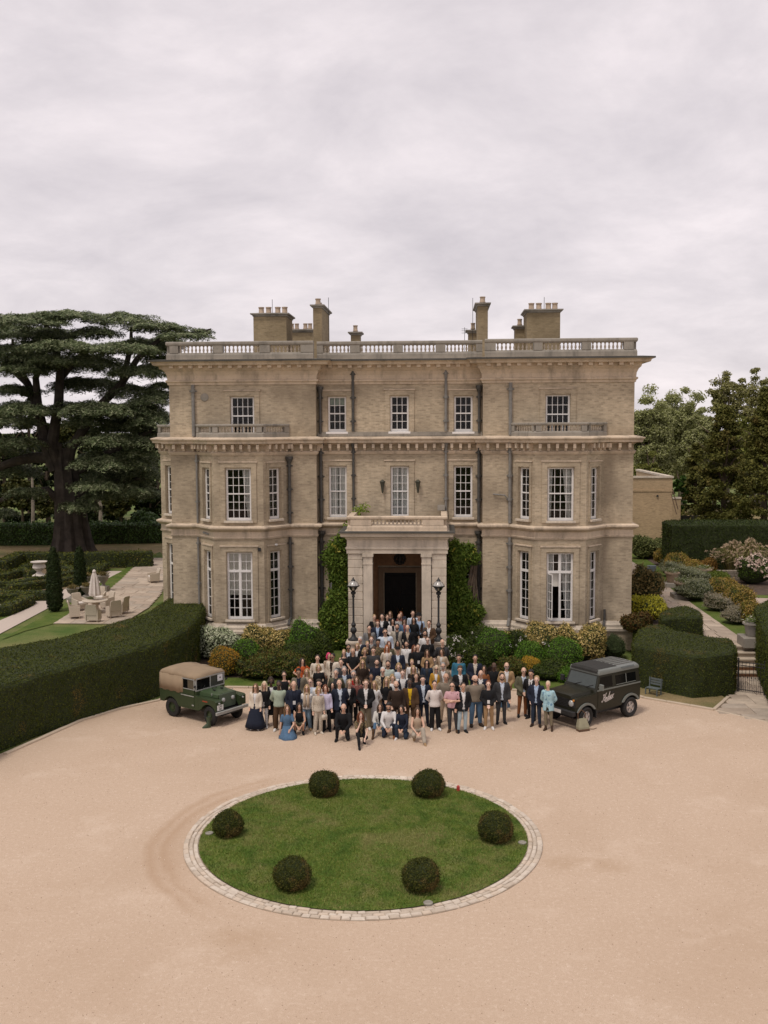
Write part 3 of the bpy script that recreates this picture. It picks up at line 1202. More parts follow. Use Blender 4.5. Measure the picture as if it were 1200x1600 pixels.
def pipe(x, y, z0, z1, r, mat, hop=None, kick=False, gap=1.15):
    mb = MB()
    mb.tube([(x, y, z0), (x, y, z1)], r, 8)
    z = z1 - .3
    while z > z0 + .3:
        mb.tube([(x, y, z - .06), (x, y, z + .06)], r * 1.45, 8)
        mb.box(x - r * 2.1, x + r * 2.1, y + r * .2, y + r * 1.2, z - .03, z + .03)
        z -= gap
    if hop:
        mb.lathe([(r, 0), (r * 2.3, .22), (r * 2.5, .24), (r * 2.5, .36), (r * 1.6, .36)], (x, y, hop), 8)
    if kick:
        mb.tube([(x, y, z0 + .02), (x - .06, y - .2, z0 - .12), (x - .08, y - .3, z0 - .3)], r, 8)
    hpart('downpipe', mb, mat)


for s in (-1, 1):
    pipe(s * (HR - .16), YR - .13, 10.55, 12.6, .07, PIPEB, 12.5)
    pipe(s * (HR - .16), YR - .13, 6.2, 9.9, .085, PIPEB, 9.85)
    pipe(s * (HR - .16), YR - .13, .3, 5.5, .085, PIPEB, 5.4)
    pipe(s * 2.27, YR - .12, 10.65, 13.75, .07, PIPEG if s > 0 else PIPEB)
    pipe(s * 2.27, YR - .12, 6.2, 9.95, .06, PIPEB if s < 0 else PIPEG, 9.8)
for x, m in ((-10.05, PIPEG), (5.36, PIPEG)):
    pipe(x, YW - .1, 10.45, 12.95, .085, m, gap=3.5)
pipe(-9.93, YW - .12, 6.2, 9.55, .055, PIPEG, gap=2)
pipe(-5.36, YW - .12, 6.2, 9.3, .075, PIPEB, 9.1)
pipe(-5.36, YW - .12, 1.5, 5.5, .075, PIPEB, kick=True)
pipe(-9.93, YW - .12, 1.5, 5.5, .055, PIPEG, gap=2)
pipe(5.36, YW - .12, 6.2, 9.95, .08, PIPEG, 9.7)
pipe(5.36, YW - .12, 1.5, 5.5, .08, PIPEG, kick=True)
pipe(9.95, YW - .12, 1.45, 2.0, .06, PIPEB, kick=True)
mb = MB()
mb.tube([(4.55, YW - .06, 7.6), (5.1, YW - .12, 7.55), (5.34, YW - .12, 7.3)], .035, 6)
mb.tube([(-9.55, YW - .6, 5.78), (-9.2, YW - .9, 5.72)], .05, 6)
hpart('overflow_pipe', mb, PIPEG)
mb = MB()
mb.ell((-5.95, YW - .75, 5.2), (.09, .16, .06), 10, 6)
mb.tube([(-6.0, YW - .55, 5.25), (-5.97, YW - .7, 5.2)], .03, 6)
hpart('security_camera', mb, WHITE)
mb = MB()
mb.box(-6.72, -6.6, YB - .12, YB - .02, 4.95, 5.12)
mb.box(9.05, 9.13, YW - .38, YW - .3, 5.35, 5.6)
hpart('spotlight', mb, IRON)
mb = MB()
mb.lathe([(.2, 0), (.2, .02), (.17, .035)], (0, 0, 0), 18)
mb.xform(Matrix.Translation((-9.5, YW - .001, 12.35)) @ Matrix.Rotation(PI / 2, 4, 'X'))
hpart('wall_tie_plate', mb, STONE_G)
# ================================================================== grounds
def flat(name, poly, z, mat, kind='structure', z0=None):
    mb = MB()
    if z0 is None:
        mb.add([(p[0], p[1], z) for p in poly], [tuple(range(len(poly)))])
    else:
        mb.prism(poly, z0, z)
    o = mb.build(name, mat)
    for p in o.data.polygons:
        if z0 is None and p.normal.z < 0:
            p.flip()
    return tag(o, kind=kind)


# gravel: warm fine grit, worn paler where cars turn, a few scuffs round the island
OVC = (-0.02, 26.4)
OV_R = 4.72
gm, nd, lk, bs = new_mat('drive gravel')
o_ = coords(nd, lk)
c = ramp(nd, lk, noise(nd, lk, o_, 55, 3, 0.7), [(0.30, (0.30, 0.205, 0.13)), (0.5, (0.535, 0.40, 0.285)), (0.72, (0.70, 0.56, 0.43))])
c = mixc(nd, lk, c, (0.475, 0.362, 0.276), 0.5)
c = mixc(nd, lk, c, (0.36, 0.26, 0.18), ramp(nd, lk, noise(nd, lk, o_, 17, 3, 0.7), [(0.5, (0, 0, 0)), (0.75, (0.45,) * 3)]))
c = mixc(nd, lk, c, (0.72, 0.60, 0.48), ramp(nd, lk, noise(nd, lk, o_, 9, 4, 0.7), [(0.52, (0, 0, 0)), (0.8, (0.5,) * 3)]))
c = mixc(nd, lk, c, (0.39, 0.275, 0.185), ramp(nd, lk, noise(nd, lk, o_, 0.16, 6, 0.62, 0.6), [(0.46, (0, 0, 0)), (0.74, (0.45,) * 3)]))
c = mixc(nd, lk, c, (0.66, 0.54, 0.43), ramp(nd, lk, noise(nd, lk, o_, 0.5, 6, 0.7), [(0.55, (0, 0, 0)), (0.8, (0.5,) * 3)]))
# tyre scuffs: rings round the island, broken up by noise
vm = nd.new('ShaderNodeVectorMath')
vm.operation = 'DISTANCE'
lk.new(o_, vm.inputs[0])
vm.inputs[1].default_value = (OVC[0] + 0.1, OVC[1] - 0.2, 0)


def mth(op, a, b=None):
    n = nd.new('ShaderNodeMath')
    n.operation = op
    for i, v in enumerate((a, b)):
        if v is None:
            continue
        if isinstance(v, (int, float)):
            n.inputs[i].default_value = v
        else:
            lk.new(v, n.inputs[i])
    return n.outputs[0]


dist = mth('ADD', vm.outputs['Value'], mth('MULTIPLY', noise(nd, lk, o_, 0.5, 3), 0.7))
ring = ramp(nd, lk, mth('MULTIPLY', mth('SUBTRACT', dist, 4.9), 0.25), [(0.0, (0, 0, 0)), (0.09, (0.2,) * 3), (0.16, (0.55,) * 3), (0.2, (0.2,) * 3), (0.25, (0.5,) * 3), (0.31, (0, 0, 0))])
sx_ = nd.new('ShaderNodeSeparateXYZ')
lk.new(o_, sx_.inputs[0])
msk = ramp(nd, lk, mth('ADD', mth('MULTIPLY', sx_.outputs['X'], -0.16), mth('MULTIPLY', noise(nd, lk, o_, 0.9, 5, 0.6), 0.5)), [(0.62, (0.0,) * 3), (0.98, (1, 1, 1))])
c = mixc(nd, lk, c, (0.36, 0.235, 0.145), mixc(nd, lk, ring, msk, 1.0, 'MULTIPLY'))
for (qx, qy), qr in ((G(888, 1350), 1.1), (G(948, 1352), .9), (G(372, 1470), 1.5)):      # scuffed patches
    v2 = nd.new('ShaderNodeVectorMath')
    v2.operation = 'DISTANCE'
    lk.new(o_, v2.inputs[0])
    v2.inputs[1].default_value = (qx, qy, 0)
    f2 = mth('ADD', mth('MULTIPLY', v2.outputs['Value'], 1 / qr), mth('MULTIPLY', noise(nd, lk, o_, 1.6, 6, .7), 1.6))
    c = mixc(nd, lk, c, (0.38, 0.26, 0.165), ramp(nd, lk, mth('MULTIPLY', f2, .5), [(.40, (.5,) * 3), (.72, (0, 0, 0))]))
lk.new(c, bs.inputs['Base Color'])
bs.inputs['Roughness'].default_value = 0.95
bs.inputs['Specular IOR Level'].default_value = 0.15
bump(nd, lk, bs, noise(nd, lk, o_, 70, 3, 0.7), 0.5, 0.012)
GRAVEL = gm


def grassmat(name, a, b, c3, sc=0.7, fine=26):
    m, nd, lk, bs = new_mat(name)
    o = coords(nd, lk)
    c = ramp(nd, lk, noise(nd, lk, o, sc, 6, 0.62), [(0.36, a), (0.5, b), (0.66, c3)])
    c = mixc(nd, lk, c, tuple(x * 0.45 for x in a), ramp(nd, lk, noise(nd, lk, o, fine, 3, 0.7), [(0.45, (0, 0, 0)), (0.7, (0.7,) * 3)]))
    lk.new(c, bs.inputs['Base Color'])
    bs.inputs['Roughness'].default_value = 0.9
    bs.inputs['Specular IOR Level'].default_value = 0.15
    bump(nd, lk, bs, noise(nd, lk, o, 60, 3), 0.6, 0.03)
    return m


GRASS = grassmat('lawn', (0.075, 0.125, 0.025), (0.13, 0.16, 0.045), (0.20, 0.19, 0.075), 0.35)
GRASS_DRY = grassmat('dry lawn', (0.14, 0.14, 0.055), (0.24, 0.185, 0.09), (0.33, 0.24, 0.13), 0.25)
GRASS_B = grassmat('bright grass', (0.07, 0.115, 0.02), (0.105, 0.145, 0.028), (0.145, 0.165, 0.045), 0.8)
SOIL = plain('soil', (0.075, 0.05, 0.034), .95, var=.4, scale=3, bumps=.6, bscale=12)

flat('ground', [(-1800, -600), (1800, -600), (1800, 2600), (-1800, 2600)], -0.05, GRASS)
hf = [(-15.6, 22.0), (-14.3, 27.5)] + [G(*p) for p in ((0, 1178), (60, 1152), (120, 1125), (180, 1107), (245, 1093))]
KY = 41.72
gravel_poly = [(-60, -40), (60, -40), (60, 36.0), G(1290, 1142), G(1200, 1128), G(1116, 1110), G(1006, 1091), (9.3, KY), (3.1, KY), (3.1, 46.0), (-3.1, 46.0), (-3.1, KY), (-8.9, KY)] + hf[::-1] + [(-60, 18)]
flat('gravel_drive', gravel_poly, 0.0, GRAVEL)

# the kerb along the beds: long edging stones
KERB = stonemat('edging stone', (0.50, 0.41, 0.31), .25, streak=False)
kerb = tag(empty('kerb'), kind='structure')


def edging(pts, w=.14, h=.07, step=.9, parent=None):
    for a, b in zip(pts[:-1], pts[1:]):
        a, b = Vector(a), Vector(b)
        L = (b - a).length
        n = max(1, round(L / step))
        ang = math.atan2((b - a).y, (b - a).x)
        for i in range(n):
            l = L / n
            mb = MB()
            mb.bbox(-l / 2 + .008, l / 2 - .008, -w / 2, w / 2, -.02, h + random.uniform(-.008, .008), .015)
            p = a + (b - a) * ((i + .5) / n)
            mb.build('edging_stone', KERB, parent, loc=(p.x, p.y, 0), rz=ang + random.uniform(-.01, .01))


hfo = offset_path(hf, .22)
edging(hfo[2:], parent=kerb)
edging([(-8.9, KY), (-3.1, KY)], parent=kerb)
edging([(3.1, KY), (9.3, KY), G(1006, 1091), G(1116, 1110), G(1138, 1090)], parent=kerb)

# beds and grass strips in front of the bays
for s in (-1, 1):
    flat('bed_soil', [(s * 3.1, 43.4), (s * 9.5, 43.4), (s * 10.6, 49.6), (s * 4.0, 50.3), (s * 3.1, 48)][::s], .03, SOIL)
    flat('grass_strip', [(s * 3.12, KY + .06), (s * 9.35, KY + .06), (s * 9.6, 43.7), (s * 3.12, 43.7)][::s], .02, GRASS_B)
flat('grass_strip', [(9.35, KY + .05), G(1008, 1089), G(1114, 1108), G(1134, 1091), (13.0, 43), (9.6, 45.0)], .015, GRASS_DRY)

# ------------------------------------------------------------------ the round island
isl = tag(empty('island_kerb', (*OVC, 0)), kind='structure')
SETT = [stonemat('sett %d' % i, cc, .25, streak=False, scale=2.5, spot=.8) for i, cc in enumerate(((0.55, 0.47, 0.385), (0.60, 0.52, 0.43), (0.49, 0.41, 0.325), (0.57, 0.47, 0.37)))]
mb = MB()
k = 96
mb.loft([[(r * math.cos(2 * PI * i / k), r * math.sin(2 * PI * i / k), z) for i in range(k)] for r, z in ((OV_R, -.03), (OV_R, .012), (OV_R - .39, .03), (OV_R - .39, -.03))], caps=False)
mb.build('joint_mortar', plain('joint mortar', (0.30, 0.24, 0.18), .95, var=.25), isl)
rows = [(OV_R - .075, .145), (OV_R - .205, .115), (OV_R - .325, .12)]
setts = []
for ri, (rc, wd) in enumerate(rows):
    a = random.uniform(0, .1)
    a0 = a
    while a < a0 + 2 * PI - .012:
        l = random.uniform(.17, .34) if ri else random.uniform(.2, .36)
        da = min(l / rc, a0 + 2 * PI - a)
        if a0 + 2 * PI - (a + da) < .1 / rc:
            da = a0 + 2 * PI - a
        setts.append((rc, wd, a + da / 2, da * rc - .014))
        a += da
near = sorted(range(len(setts)), key=lambda i: math.sin(setts[i][2]) * setts[i][0])
stuffb = MB()


def sett_verts(w, l, h):
    c = .018
    vs = []
    for z, kx in ((-.03, 0), (h - c, 0), (h, c)):
        for sx, sy in ((-1, -1), (1, -1), (1, 1), (-1, 1)):
            j = random.uniform(-.006, .006)
            vs.append((sx * (l / 2 - kx) + j, sy * (w / 2 - kx) + random.uniform(-.006, .006), z + (random.uniform(-.004, .004) if z > 0 else 0)))
    fs = [(8, 9, 10, 11)] + [(r + i, r + (i + 1) % 4, r + 4 + (i + 1) % 4, r + 4 + i) for r in (0, 4) for i in range(4)]
    return vs, fs


for n, i in enumerate(near):
    rc, wd, a, l = setts[i]
    h = .045 + random.uniform(-.012, .014)
    vs, fs = sett_verts(wd - .014, l, h)
    mtx = Matrix.Translation((rc * math.cos(a), rc * math.sin(a), 0)) @ Matrix.Rotation(a - PI / 2 + random.uniform(-.03, .03), 4, 'Z')
    if n < 290:
        mb = MB()
        mb.add(vs, fs)
        o = mb.build('kerb_stone', SETT[random.randrange(4)], isl)
        o.matrix_local = mtx
    else:
        stuffb.mi = random.randrange(4)
        stuffb.add([mtx @ Vector(v) for v in vs], fs)
if stuffb.v:
    tag(stuffb.build('kerb_stone', SETT, isl), kind='stuff')
LAWN = grassmat('island lawn', (0.075, 0.135, 0.02), (0.105, 0.17, 0.028), (0.21, 0.20, 0.075), 1.1)
rin = OV_R - .395
mb = MB()
rg = []
for j in range(13):
    r = rin * j / 12 if j else .01
    rg.append([(r * math.cos(2 * PI * i / 72), r * math.sin(2 * PI * i / 72), .05 + .10 * (1 - (r / rin) ** 2)) for i in range(72)])
mb.loft(rg, caps=False)
lawn = mb.build('island_lawn', LAWN, loc=(*OVC, 0), smooth='all')
tag(lawn, kind='structure')
# blades: short clipped turf
n = 150000
rr = rin * np.sqrt(RNG.random(n))
th = RNG.random(n) * 2 * PI
bx, by = rr * np.cos(th), rr * np.sin(th)
bz = .05 + .10 * (1 - (rr / rin) ** 2)
ph = RNG.random(n) * 2 * PI
hh = RNG.uniform(.02, .05, n)
ww = RNG.uniform(.006, .012, n)
lx, ly = RNG.normal(0, .025, n), RNG.normal(0, .025, n)
V = np.stack([np.stack([bx - ww * np.cos(ph), by - ww * np.sin(ph), bz - .01], 1), np.stack([bx + ww * np.cos(ph), by + ww * np.sin(ph), bz - .01], 1), np.stack([bx + lx, by + ly, bz + hh], 1)], 1)
gl, nd, lk, bs = new_mat('turf blades')
g_ = nd.new('ShaderNodeNewGeometry')
o_ = coords(nd, lk)
c = ramp(nd, lk, g_.outputs['Random Per Island'], [(0, (0.09, 0.14, 0.018)), (.6, (0.165, 0.205, 0.034)), (1, (0.27, 0.265, 0.08))])
c = mixc(nd, lk, c, (0.27, 0.235, 0.095), ramp(nd, lk, noise(nd, lk, o_, .8, 6, .66), [(.48, (0, 0, 0)), (.66, (.8,) * 3)]))
c = mixc(nd, lk, c, (0.05, 0.11, 0.015), ramp(nd, lk, noise(nd, lk, o_, 1.7, 5, .6), [(.36, (.7,) * 3), (.5, (0, 0, 0))]))
lk.new(c, bs.inputs['Base Color'])
bs.inputs['Roughness'].default_value = .7
bs.inputs['Specular IOR Level'].default_value = .2
tag(obj('turf_grass', quads_mesh('turf_grass', V.reshape(-1, 3), 3, gl), None, (*OVC, 0)), kind='stuff')
for i, p in enumerate(((327, 1300.5), (816, 1315), (669, 1409))):
    x, y = G(*p, .1)
    mb = MB()
    mb.lathe([(.11, 0), (.11, .03), (.09, .04), (.08, .03)], n=12)
    o = mb.build('ground_light', plain('ground light', (.27, .25, .21), .6), loc=(x, y, .06))
    tag(o, ('round pale ground light beside the far left box ball', 'round pale ground light near the right edge of the island lawn', 'round ground light half grown over near the front edge of the island')[i], 'ground light', 'ground lights on the round island')
x, y = G(716, 1236, .05)
mb = MB()
mb.lathe([(.05, 0), (.05, .18), (.03, .22)], n=8)
tag(mb.build('marker_post', plain('red plastic', (.45, .05, .04), .5), loc=(x, y, 0)), 'tiny red marker post on the far right kerb of the island', 'marker post')

# ------------------------------------------------------------------ clipped and loose greenery
YEW = leafmat('yew', [(0.044, 0.060, 0.015), (0.066, 0.084, 0.02), (0.098, 0.112, 0.030)], patch=((0.20, 0.125, 0.04), .58, .72), pscale=.45)
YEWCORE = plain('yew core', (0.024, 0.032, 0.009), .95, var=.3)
BOX = leafmat('box leaves', [(0.028, 0.040, 0.012), (0.055, 0.068, 0.018), (0.11, 0.11, 0.036)], patch=((0.19, 0.115, 0.045), .50, .66), pscale=1.1)


def clad(o, mat, dens, size, jit=.05, spread=.7, keep=lambda n: n[:, 2] > -.5, name='leaves', aspect=.55, lift=0.0):
    P, N = sample_mesh(o.data, -dens if dens < 5000 else int(dens), keep)
    P = P + N * RNG.normal(lift, jit, (len(P), 1)) + N * (RNG.random((len(P), 1)) < .03) * RNG.uniform(0, 1.4 * size + .03, (len(P), 1))
    me = quads_mesh(name, leaf_quads(P, N, size, aspect, spread), 4, mat)
    return tag(obj(name, me, o), kind='stuff')


def hedge(name, poly, z0, z1, label, cat='hedge', mat=None, dens=900, size=.06, jit=.03, seg=.5, group=None, bev=.1):
    """a clipped hedge: polygon extruded, sides cut up and slightly uneven, clothed in leaves"""
    pts = []
    for i in range(len(poly)):
        a, b = Vector(poly[i]), Vector(poly[(i + 1) % len(poly)])
        k = max(1, int((b - a).length / seg))
        pts += [a + (b - a) * (j / k) for j in range(k)]
    ctr = sum(pts, Vector((0, 0))) / len(pts)
    mb = MB()
    rings = []
    nz = max(2, int((z1 - z0) / .6))
    area = sum(pts[i].x * pts[(i + 1) % len(pts)].y - pts[(i + 1) % len(pts)].x * pts[i].y for i in range(len(pts)))
    sg = 1 if area > 0 else -1
    P2 = [tuple(p) for p in pts]
    inner = offset_path(P2, -bev * sg, True)
    for j in range(nz + 1):
        z = z0 + (z1 - bev - z0) * j / nz
        rings.append([(p.x + random.uniform(-.035, .035), p.y + random.uniform(-.035, .035), z + (random.uniform(-.03, .03) if j else 0)) for p in pts])
    rings.append([(q[0], q[1], z1 + random.uniform(-.03, .03)) for q in inner])
    mb.loft(rings, caps=True)
    o = mb.build(name, YEWCORE)
    o.data.name = name
    tag(o, label, cat, group)
    clad(o, mat or YEW, dens, size, jit)
    return o


hedge_front = [G(-70, 1108, 2.15), G(0, 1074, 2.15), G(50, 1057, 2.15), G(100, 1043, 2.15), G(170, 1026, 2.15), G(246, 1005, 2.15), G(288, 984, 2.15), G(305, 969, 2.15)]
hedge_back = [G(325, 938, 2.15), G(312, 934, 2.15), G(266, 934, 2.15), G(246, 945, 2.15), G(227, 959, 2.15), G(170, 976, 2.15), G(99, 995, 2.15), G(0, 1013, 2.15), G(-70, 1024, 2.15)]
hedge('clipped_hedge', hedge_front + hedge_back, -.04, 2.15, 'long broad clipped yew hedge curving along the left of the drive', dens=1000, size=.062, jit=.03)
hb = [G(x, y, 1.72) for x, y in ((988, 1003), (994, 1009), (1006, 1012), (1022, 1014), (1050, 1019), (1084, 1025), (1120, 1023), (1146, 1019), (1151, 1015), (1149, 1008), (1142, 998), (1112, 995), (1084, 990), (1056, 984), (1040, 976), (1010, 977), (996, 985))]
hedge('clipped_hedge', hb, -.04, 1.72, 'rounded dark yew block hedge beside the dark estate car and the iron gate', dens=1100, size=.055)
hc = [G(x, y, 2.0) for x, y in ((1030, 958), (1034, 966), (1060, 964), (1098, 963), (1096, 956), (1074, 946), (1054, 948), (1040, 952))]
hedge('clipped_hedge', hc, .6, 2.0, 'small cube of clipped hedge between the big rounded block and the garden path', dens=900, size=.062)
hd = [G(x, y, 2.6) for x, y in ((1179, 946), (1190, 975), (1215, 1020), (1300, 1020), (1260, 940), (1205, 935))]
hedge('clipped_hedge', hd, 0.2, 2.6, 'dark clipped hedge end at the right edge behind the potted urn', dens=900, size=.062)
X0 = lambda px, Y: CAM_X + (px - CAM_VPX) / 1600 * Y
hedge('tall_hedge', [(X0(1046, 70), 70), (X0(1046, 70) + 14, 70), (X0(1046, 70) + 14, 73), (X0(1046, 70), 73)], .9, 4.2, 'tall dark green hedge wall closing the far end of the flower garden', 'hedge', dens=420, size=.09, jit=.05,
      mat=leafmat('dark hedge', [(0.022, 0.038, 0.011), (0.038, 0.058, 0.016), (0.065, 0.09, 0.024)], pscale=.6))
LAUREL = leafmat('laurel', [(0.03, 0.075, 0.012), (0.05, 0.11, 0.018), (0.085, 0.15, 0.03)], pscale=.8, spec=.5)
hedge('laurel_hedge', [(-62, 90), (X0(250, 96), 95.5), (X0(250, 97), 98), (-62, 93)], -.04, 1.75, 'bright green laurel hedge running behind the great cedar', 'hedge', LAUREL, 160, .22, .12)

# box balls on the island
spots = [(505, 1247, 50), (669, 1248, 52), (354, 1309, 48), (775, 1318, 57), (454, 1393, 60), (657, 1396, 62)]
lab = ['dark box ball at the far left of the island lawn', 'dark box ball at the far right of the island lawn, near the crowd', 'smaller browned box ball nearest the left edge of the island', 'dark box ball nearest the right edge of the island', 'bronze topped box ball at the front left of the island', 'large round box ball at the front right of the island']
for (px, py, w), lb in zip(spots, lab):
    x, y = G(px, py, .1)
    r = w / 2 * y / 1600 * 1.0
    mb = MB()
    mb.ell((0, 0, r * .70), (r * .97, r * .97, r * random.uniform(.80, .88)), 20, 12)
    q1, q2 = random.uniform(0, 6), random.uniform(0, 6)
    mb.v = [(v[0] * (1 + .035 * math.sin(v[2] / r * 4 + q1) + .02 * math.sin(v[1] / r * 6 + q2)), v[1], v[2] * (1 + .03 * math.sin(v[0] / r * 3 + q2))) for v in mb.v]
    o = mb.build('box_ball', YEWCORE, loc=(x, y + r * .6, .1))
    tag(o, lb, 'box ball', 'clipped box balls on the round island')
    clad(o, BOX, 12000, .04, .022, .9, keep=lambda n: n[:, 2] > -.8)


def shrub(name, px, py, w, h, mat, label, n=2200, size=.09, z=0.0, group=None, depth=.9, lump=.16, jit=.06, cat='shrub', core=None, spread=.8, aspect=.55):
    """px, py: foot of the shrub on the level z; w, h: its size in pixels"""
    x, y = G(px, py, z)
    s = y / 1600
    if z == 0 and 40 < y < 50:
        w, h = w * 1.08, h * 1.08
    rx, rz = w / 2 * s, h * s / 2 * 1.02
    ry = rx * depth
    mb = MB()
    mb.ell((0, 0, rz * .9), (rx * .9, ry * .9, rz * .95), 18, 12)
    vs = []
    o1, o2 = random.uniform(0, 9), random.uniform(0, 9)
    for v in mb.v:
        q = 1 + lump * math.sin(v[0] / rx * 4 + o1) * math.sin(v[1] / ry * 4 + o2) + lump * .6 * math.sin(v[2] / rz * 5 + o1 * 2 + v[0] / rx * 3)
        vs.append((v[0] * q, v[1] * q, max(v[2] * q, 0)))
    mb.v = vs
    o = mb.build(name, core or YEWCORE, loc=(x, y + ry * .75, z))
    tag(o, label, cat, group)
    clad(o, mat, max(n, 5001), size, jit, spread, keep=lambda nn: nn[:, 2] > -.6, aspect=aspect)
    return o


VARIEG = leafmat('variegated white', [(0.30, 0.36, 0.19), (0.50, 0.53, 0.36), (0.66, 0.66, 0.50)], pscale=1.5)
GOLD = leafmat('gold', [(0.30, 0.15, 0.02), (0.46, 0.235, 0.035), (0.34, 0.25, 0.04)], patch=((0.14, 0.15, 0.03), .52, .66), pscale=.9)
GOLDF = leafmat('golden flowers', [(0.42, 0.24, 0.025), (0.58, 0.35, 0.05), (0.30, 0.22, 0.03)], pscale=1.2)
HEBE = leafmat('hebe', [(0.05, 0.12, 0.018), (0.09, 0.19, 0.03), (0.145, 0.26, 0.055)], pscale=.9)
DKGRN = leafmat('dark shrub', [(0.03, 0.052, 0.014), (0.052, 0.08, 0.02), (0.095, 0.12, 0.035)], pscale=.9)
MIXED = leafmat('mixed rose leaves', [(0.045, 0.07, 0.02), (0.085, 0.095, 0.03), (0.16, 0.105, 0.05), (0.07, 0.13, 0.03)], pscale=1.1)
EUON = leafmat('golden euonymus', [(0.13, 0.14, 0.035), (0.46, 0.34, 0.12), (0.66, 0.50, 0.21)], pscale=1.6)
WHITEFL = leafmat('white flowers', [(0.68, 0.63, 0.58), (0.80, 0.76, 0.70)], trans=.1, pscale=2)

shrub('variegated_shrub', 338, 1034, 66, 48, VARIEG, 'white and green variegated shrub between the hedge and the left bay', 3500, .11)
shrub('golden_shrub', 348, 1060, 50, 46, GOLD, 'round orange gold clipped shrub behind the old canvas topped truck', 6500, .06, lump=.05, jit=.03)
shrub('green_shrub', 382, 1050, 54, 46, HEBE, 'mid green domed shrub right of the round golden one', 5600, .08)
shrub('euonymus_bush', 438, 1031, 50, 44, EUON, 'yellow edged bush under the right side of the left bay', 5200, .10)
shrub('euonymus_bush', 398, 1030, 60, 42, EUON, 'low yellow bush against the middle of the left bay plinth', 5100, .10)
shrub('green_shrub', 474, 1036, 60, 54, HEBE, 'large green mounded shrub at the inner end of the left bed', 6200, .09)
shrub('dark_shrub', 466, 1046, 50, 40, DKGRN, 'dark trimmed mound in front of the large green shrub, left bed', 5600, .07, lump=.06)
shrub('rose_bush', 402, 1064, 60, 30, MIXED, 'bronze green rose bush at the front of the left bed', 5200, .10, lump=.25, jit=.10)
shrub('rose_bush', 448, 1064, 60, 30, MIXED, 'loose brown green rose bush left of the woman in orange', 5200, .10, lump=.25, jit=.10)
shrub('rose_bush', 428, 1052, 50, 32, MIXED, 'taller straggly rose bush in the middle of the left bed', 5100, .10, lump=.25, jit=.10)
shrub('dark_shrub', 500, 1040, 40, 44, DKGRN, 'deep green shrub beside the left climber foot', 5200, .10)
shrub('green_shrub', 772, 1042, 62, 52, HEBE, 'bright green domed shrub at the inner end of the right bed', 6500, .08, lump=.07)
shrub('dark_shrub', 752, 1028, 52, 44, DKGRN, 'dark shrub against the wall right of the porch climber', 5200, .10)
shrub('dark_shrub', 796, 1031, 40, 36, DKGRN, 'dark evergreen behind the domed green shrubs, right bed', 5100, .10)
shrub('euonymus_bush', 842, 1031, 66, 46, EUON, 'yellow edged bush along the middle of the right bay plinth', 5600, .10)
shrub('euonymus_bush', 806, 1029, 38, 40, EUON, 'small yellow bush by the downpipe at the right bay', 5100, .09)
shrub('euonymus_bush', 922, 1037, 50, 52, EUON, 'tall yellow variegated bush at the outer corner of the right bay', 6000, .10)
shrub('euonymus_bush', 884, 1031, 46, 44, EUON, 'yellow bush under the right side of the right bay window', 5100, .10)
shrub('green_shrub', 830, 1050, 48, 42, HEBE, 'green rounded shrub above the golden ball in the right bed', 6500, .08, lump=.06)
shrub('green_shrub', 882, 1052, 58, 48, HEBE, 'largest green rounded shrub in the right bed behind the estate car bonnet', 6800, .08, lump=.06)
shrub('golden_shrub', 830, 1056, 34, 26, GOLDF, 'golden yellow ball shrub at the front of the right bed', 6000, .055, lump=.05, jit=.03)
shrub('dark_shrub', 862, 1066, 54, 26, DKGRN, 'low dark mound right of the golden ball', 5300, .08)
shrub('dark_shrub', 800, 1062, 40, 30, MIXED, 'low bronze mound behind the standing men, right bed', 5200, .09)
shrub('dark_shrub', 745, 1052, 46, 40, DKGRN, 'dark leafy shrub behind the man in navy by the white flowers', 5200, .10)
shrub('green_shrub', 884, 1068, 26, 20, HEBE, 'small bright tuft beside the estate car wing mirror', 5100, .07)
shrub('rosemary_bush', 960, 1030, 40, 30, leafmat('rosemary', [(0.035, 0.06, 0.03), (0.06, 0.09, 0.045)]), 'grey green rosemary bush below the right corner of the house', 5300, .07, aspect=.25)


def flowering(px, py, w, h, z, label, n=160, leaf=None, fl=None, fsize=.11, name='flowering_shrub', m=5100):
    o = shrub(name, px, py, w, h, leaf or DKGRN, label, m, .09, z, lump=.22, jit=.09)
    P, N = sample_mesh(o.data, n, lambda nn: nn[:, 2] > -.1)
    P = P + N * RNG.uniform(.03, .16, (n, 1))
    Q = []
    for p, nn in zip(P, N):                                  # a flower head: a little cluster of petals
        pp = p + RNG.normal(0, fsize * .35, (7, 3))
        Q.append(leaf_quads(pp, np.repeat(nn[None], 7, 0), fsize * .7, .8, .6))
    tag(obj('flowers', quads_mesh('flowers', np.concatenate(Q), 4, fl or WHITEFL), o), kind='stuff')
    return o


flowering(712, 1048, 42, 42, 0, 'white flowering shrub right of the steps behind the man in a teal sweater', 80, fsize=.085)
flowering(735, 1040, 30, 40, 0, 'thin white flowered shrub between the steps and the right bed', 26, fsize=.085)
flowering(808, 1040, 34, 46, 0, 'pale pink and white rose bush left of the green rounded shrub', 30, fsize=.085)
flowering(858, 1048, 34, 34, 0, 'white rose bush between the two rounded green shrubs', 24, fsize=.085)

# climbers on the wall either side of the porch
WIST = leafmat('wisteria', [(0.05, 0.095, 0.02), (0.09, 0.15, 0.032), (0.15, 0.21, 0.055), (0.10, 0.155, 0.035)], pscale=1.2)
WISTY = leafmat('yellowing leaves', [(0.26, 0.25, 0.04), (0.36, 0.33, 0.08)], pscale=2)


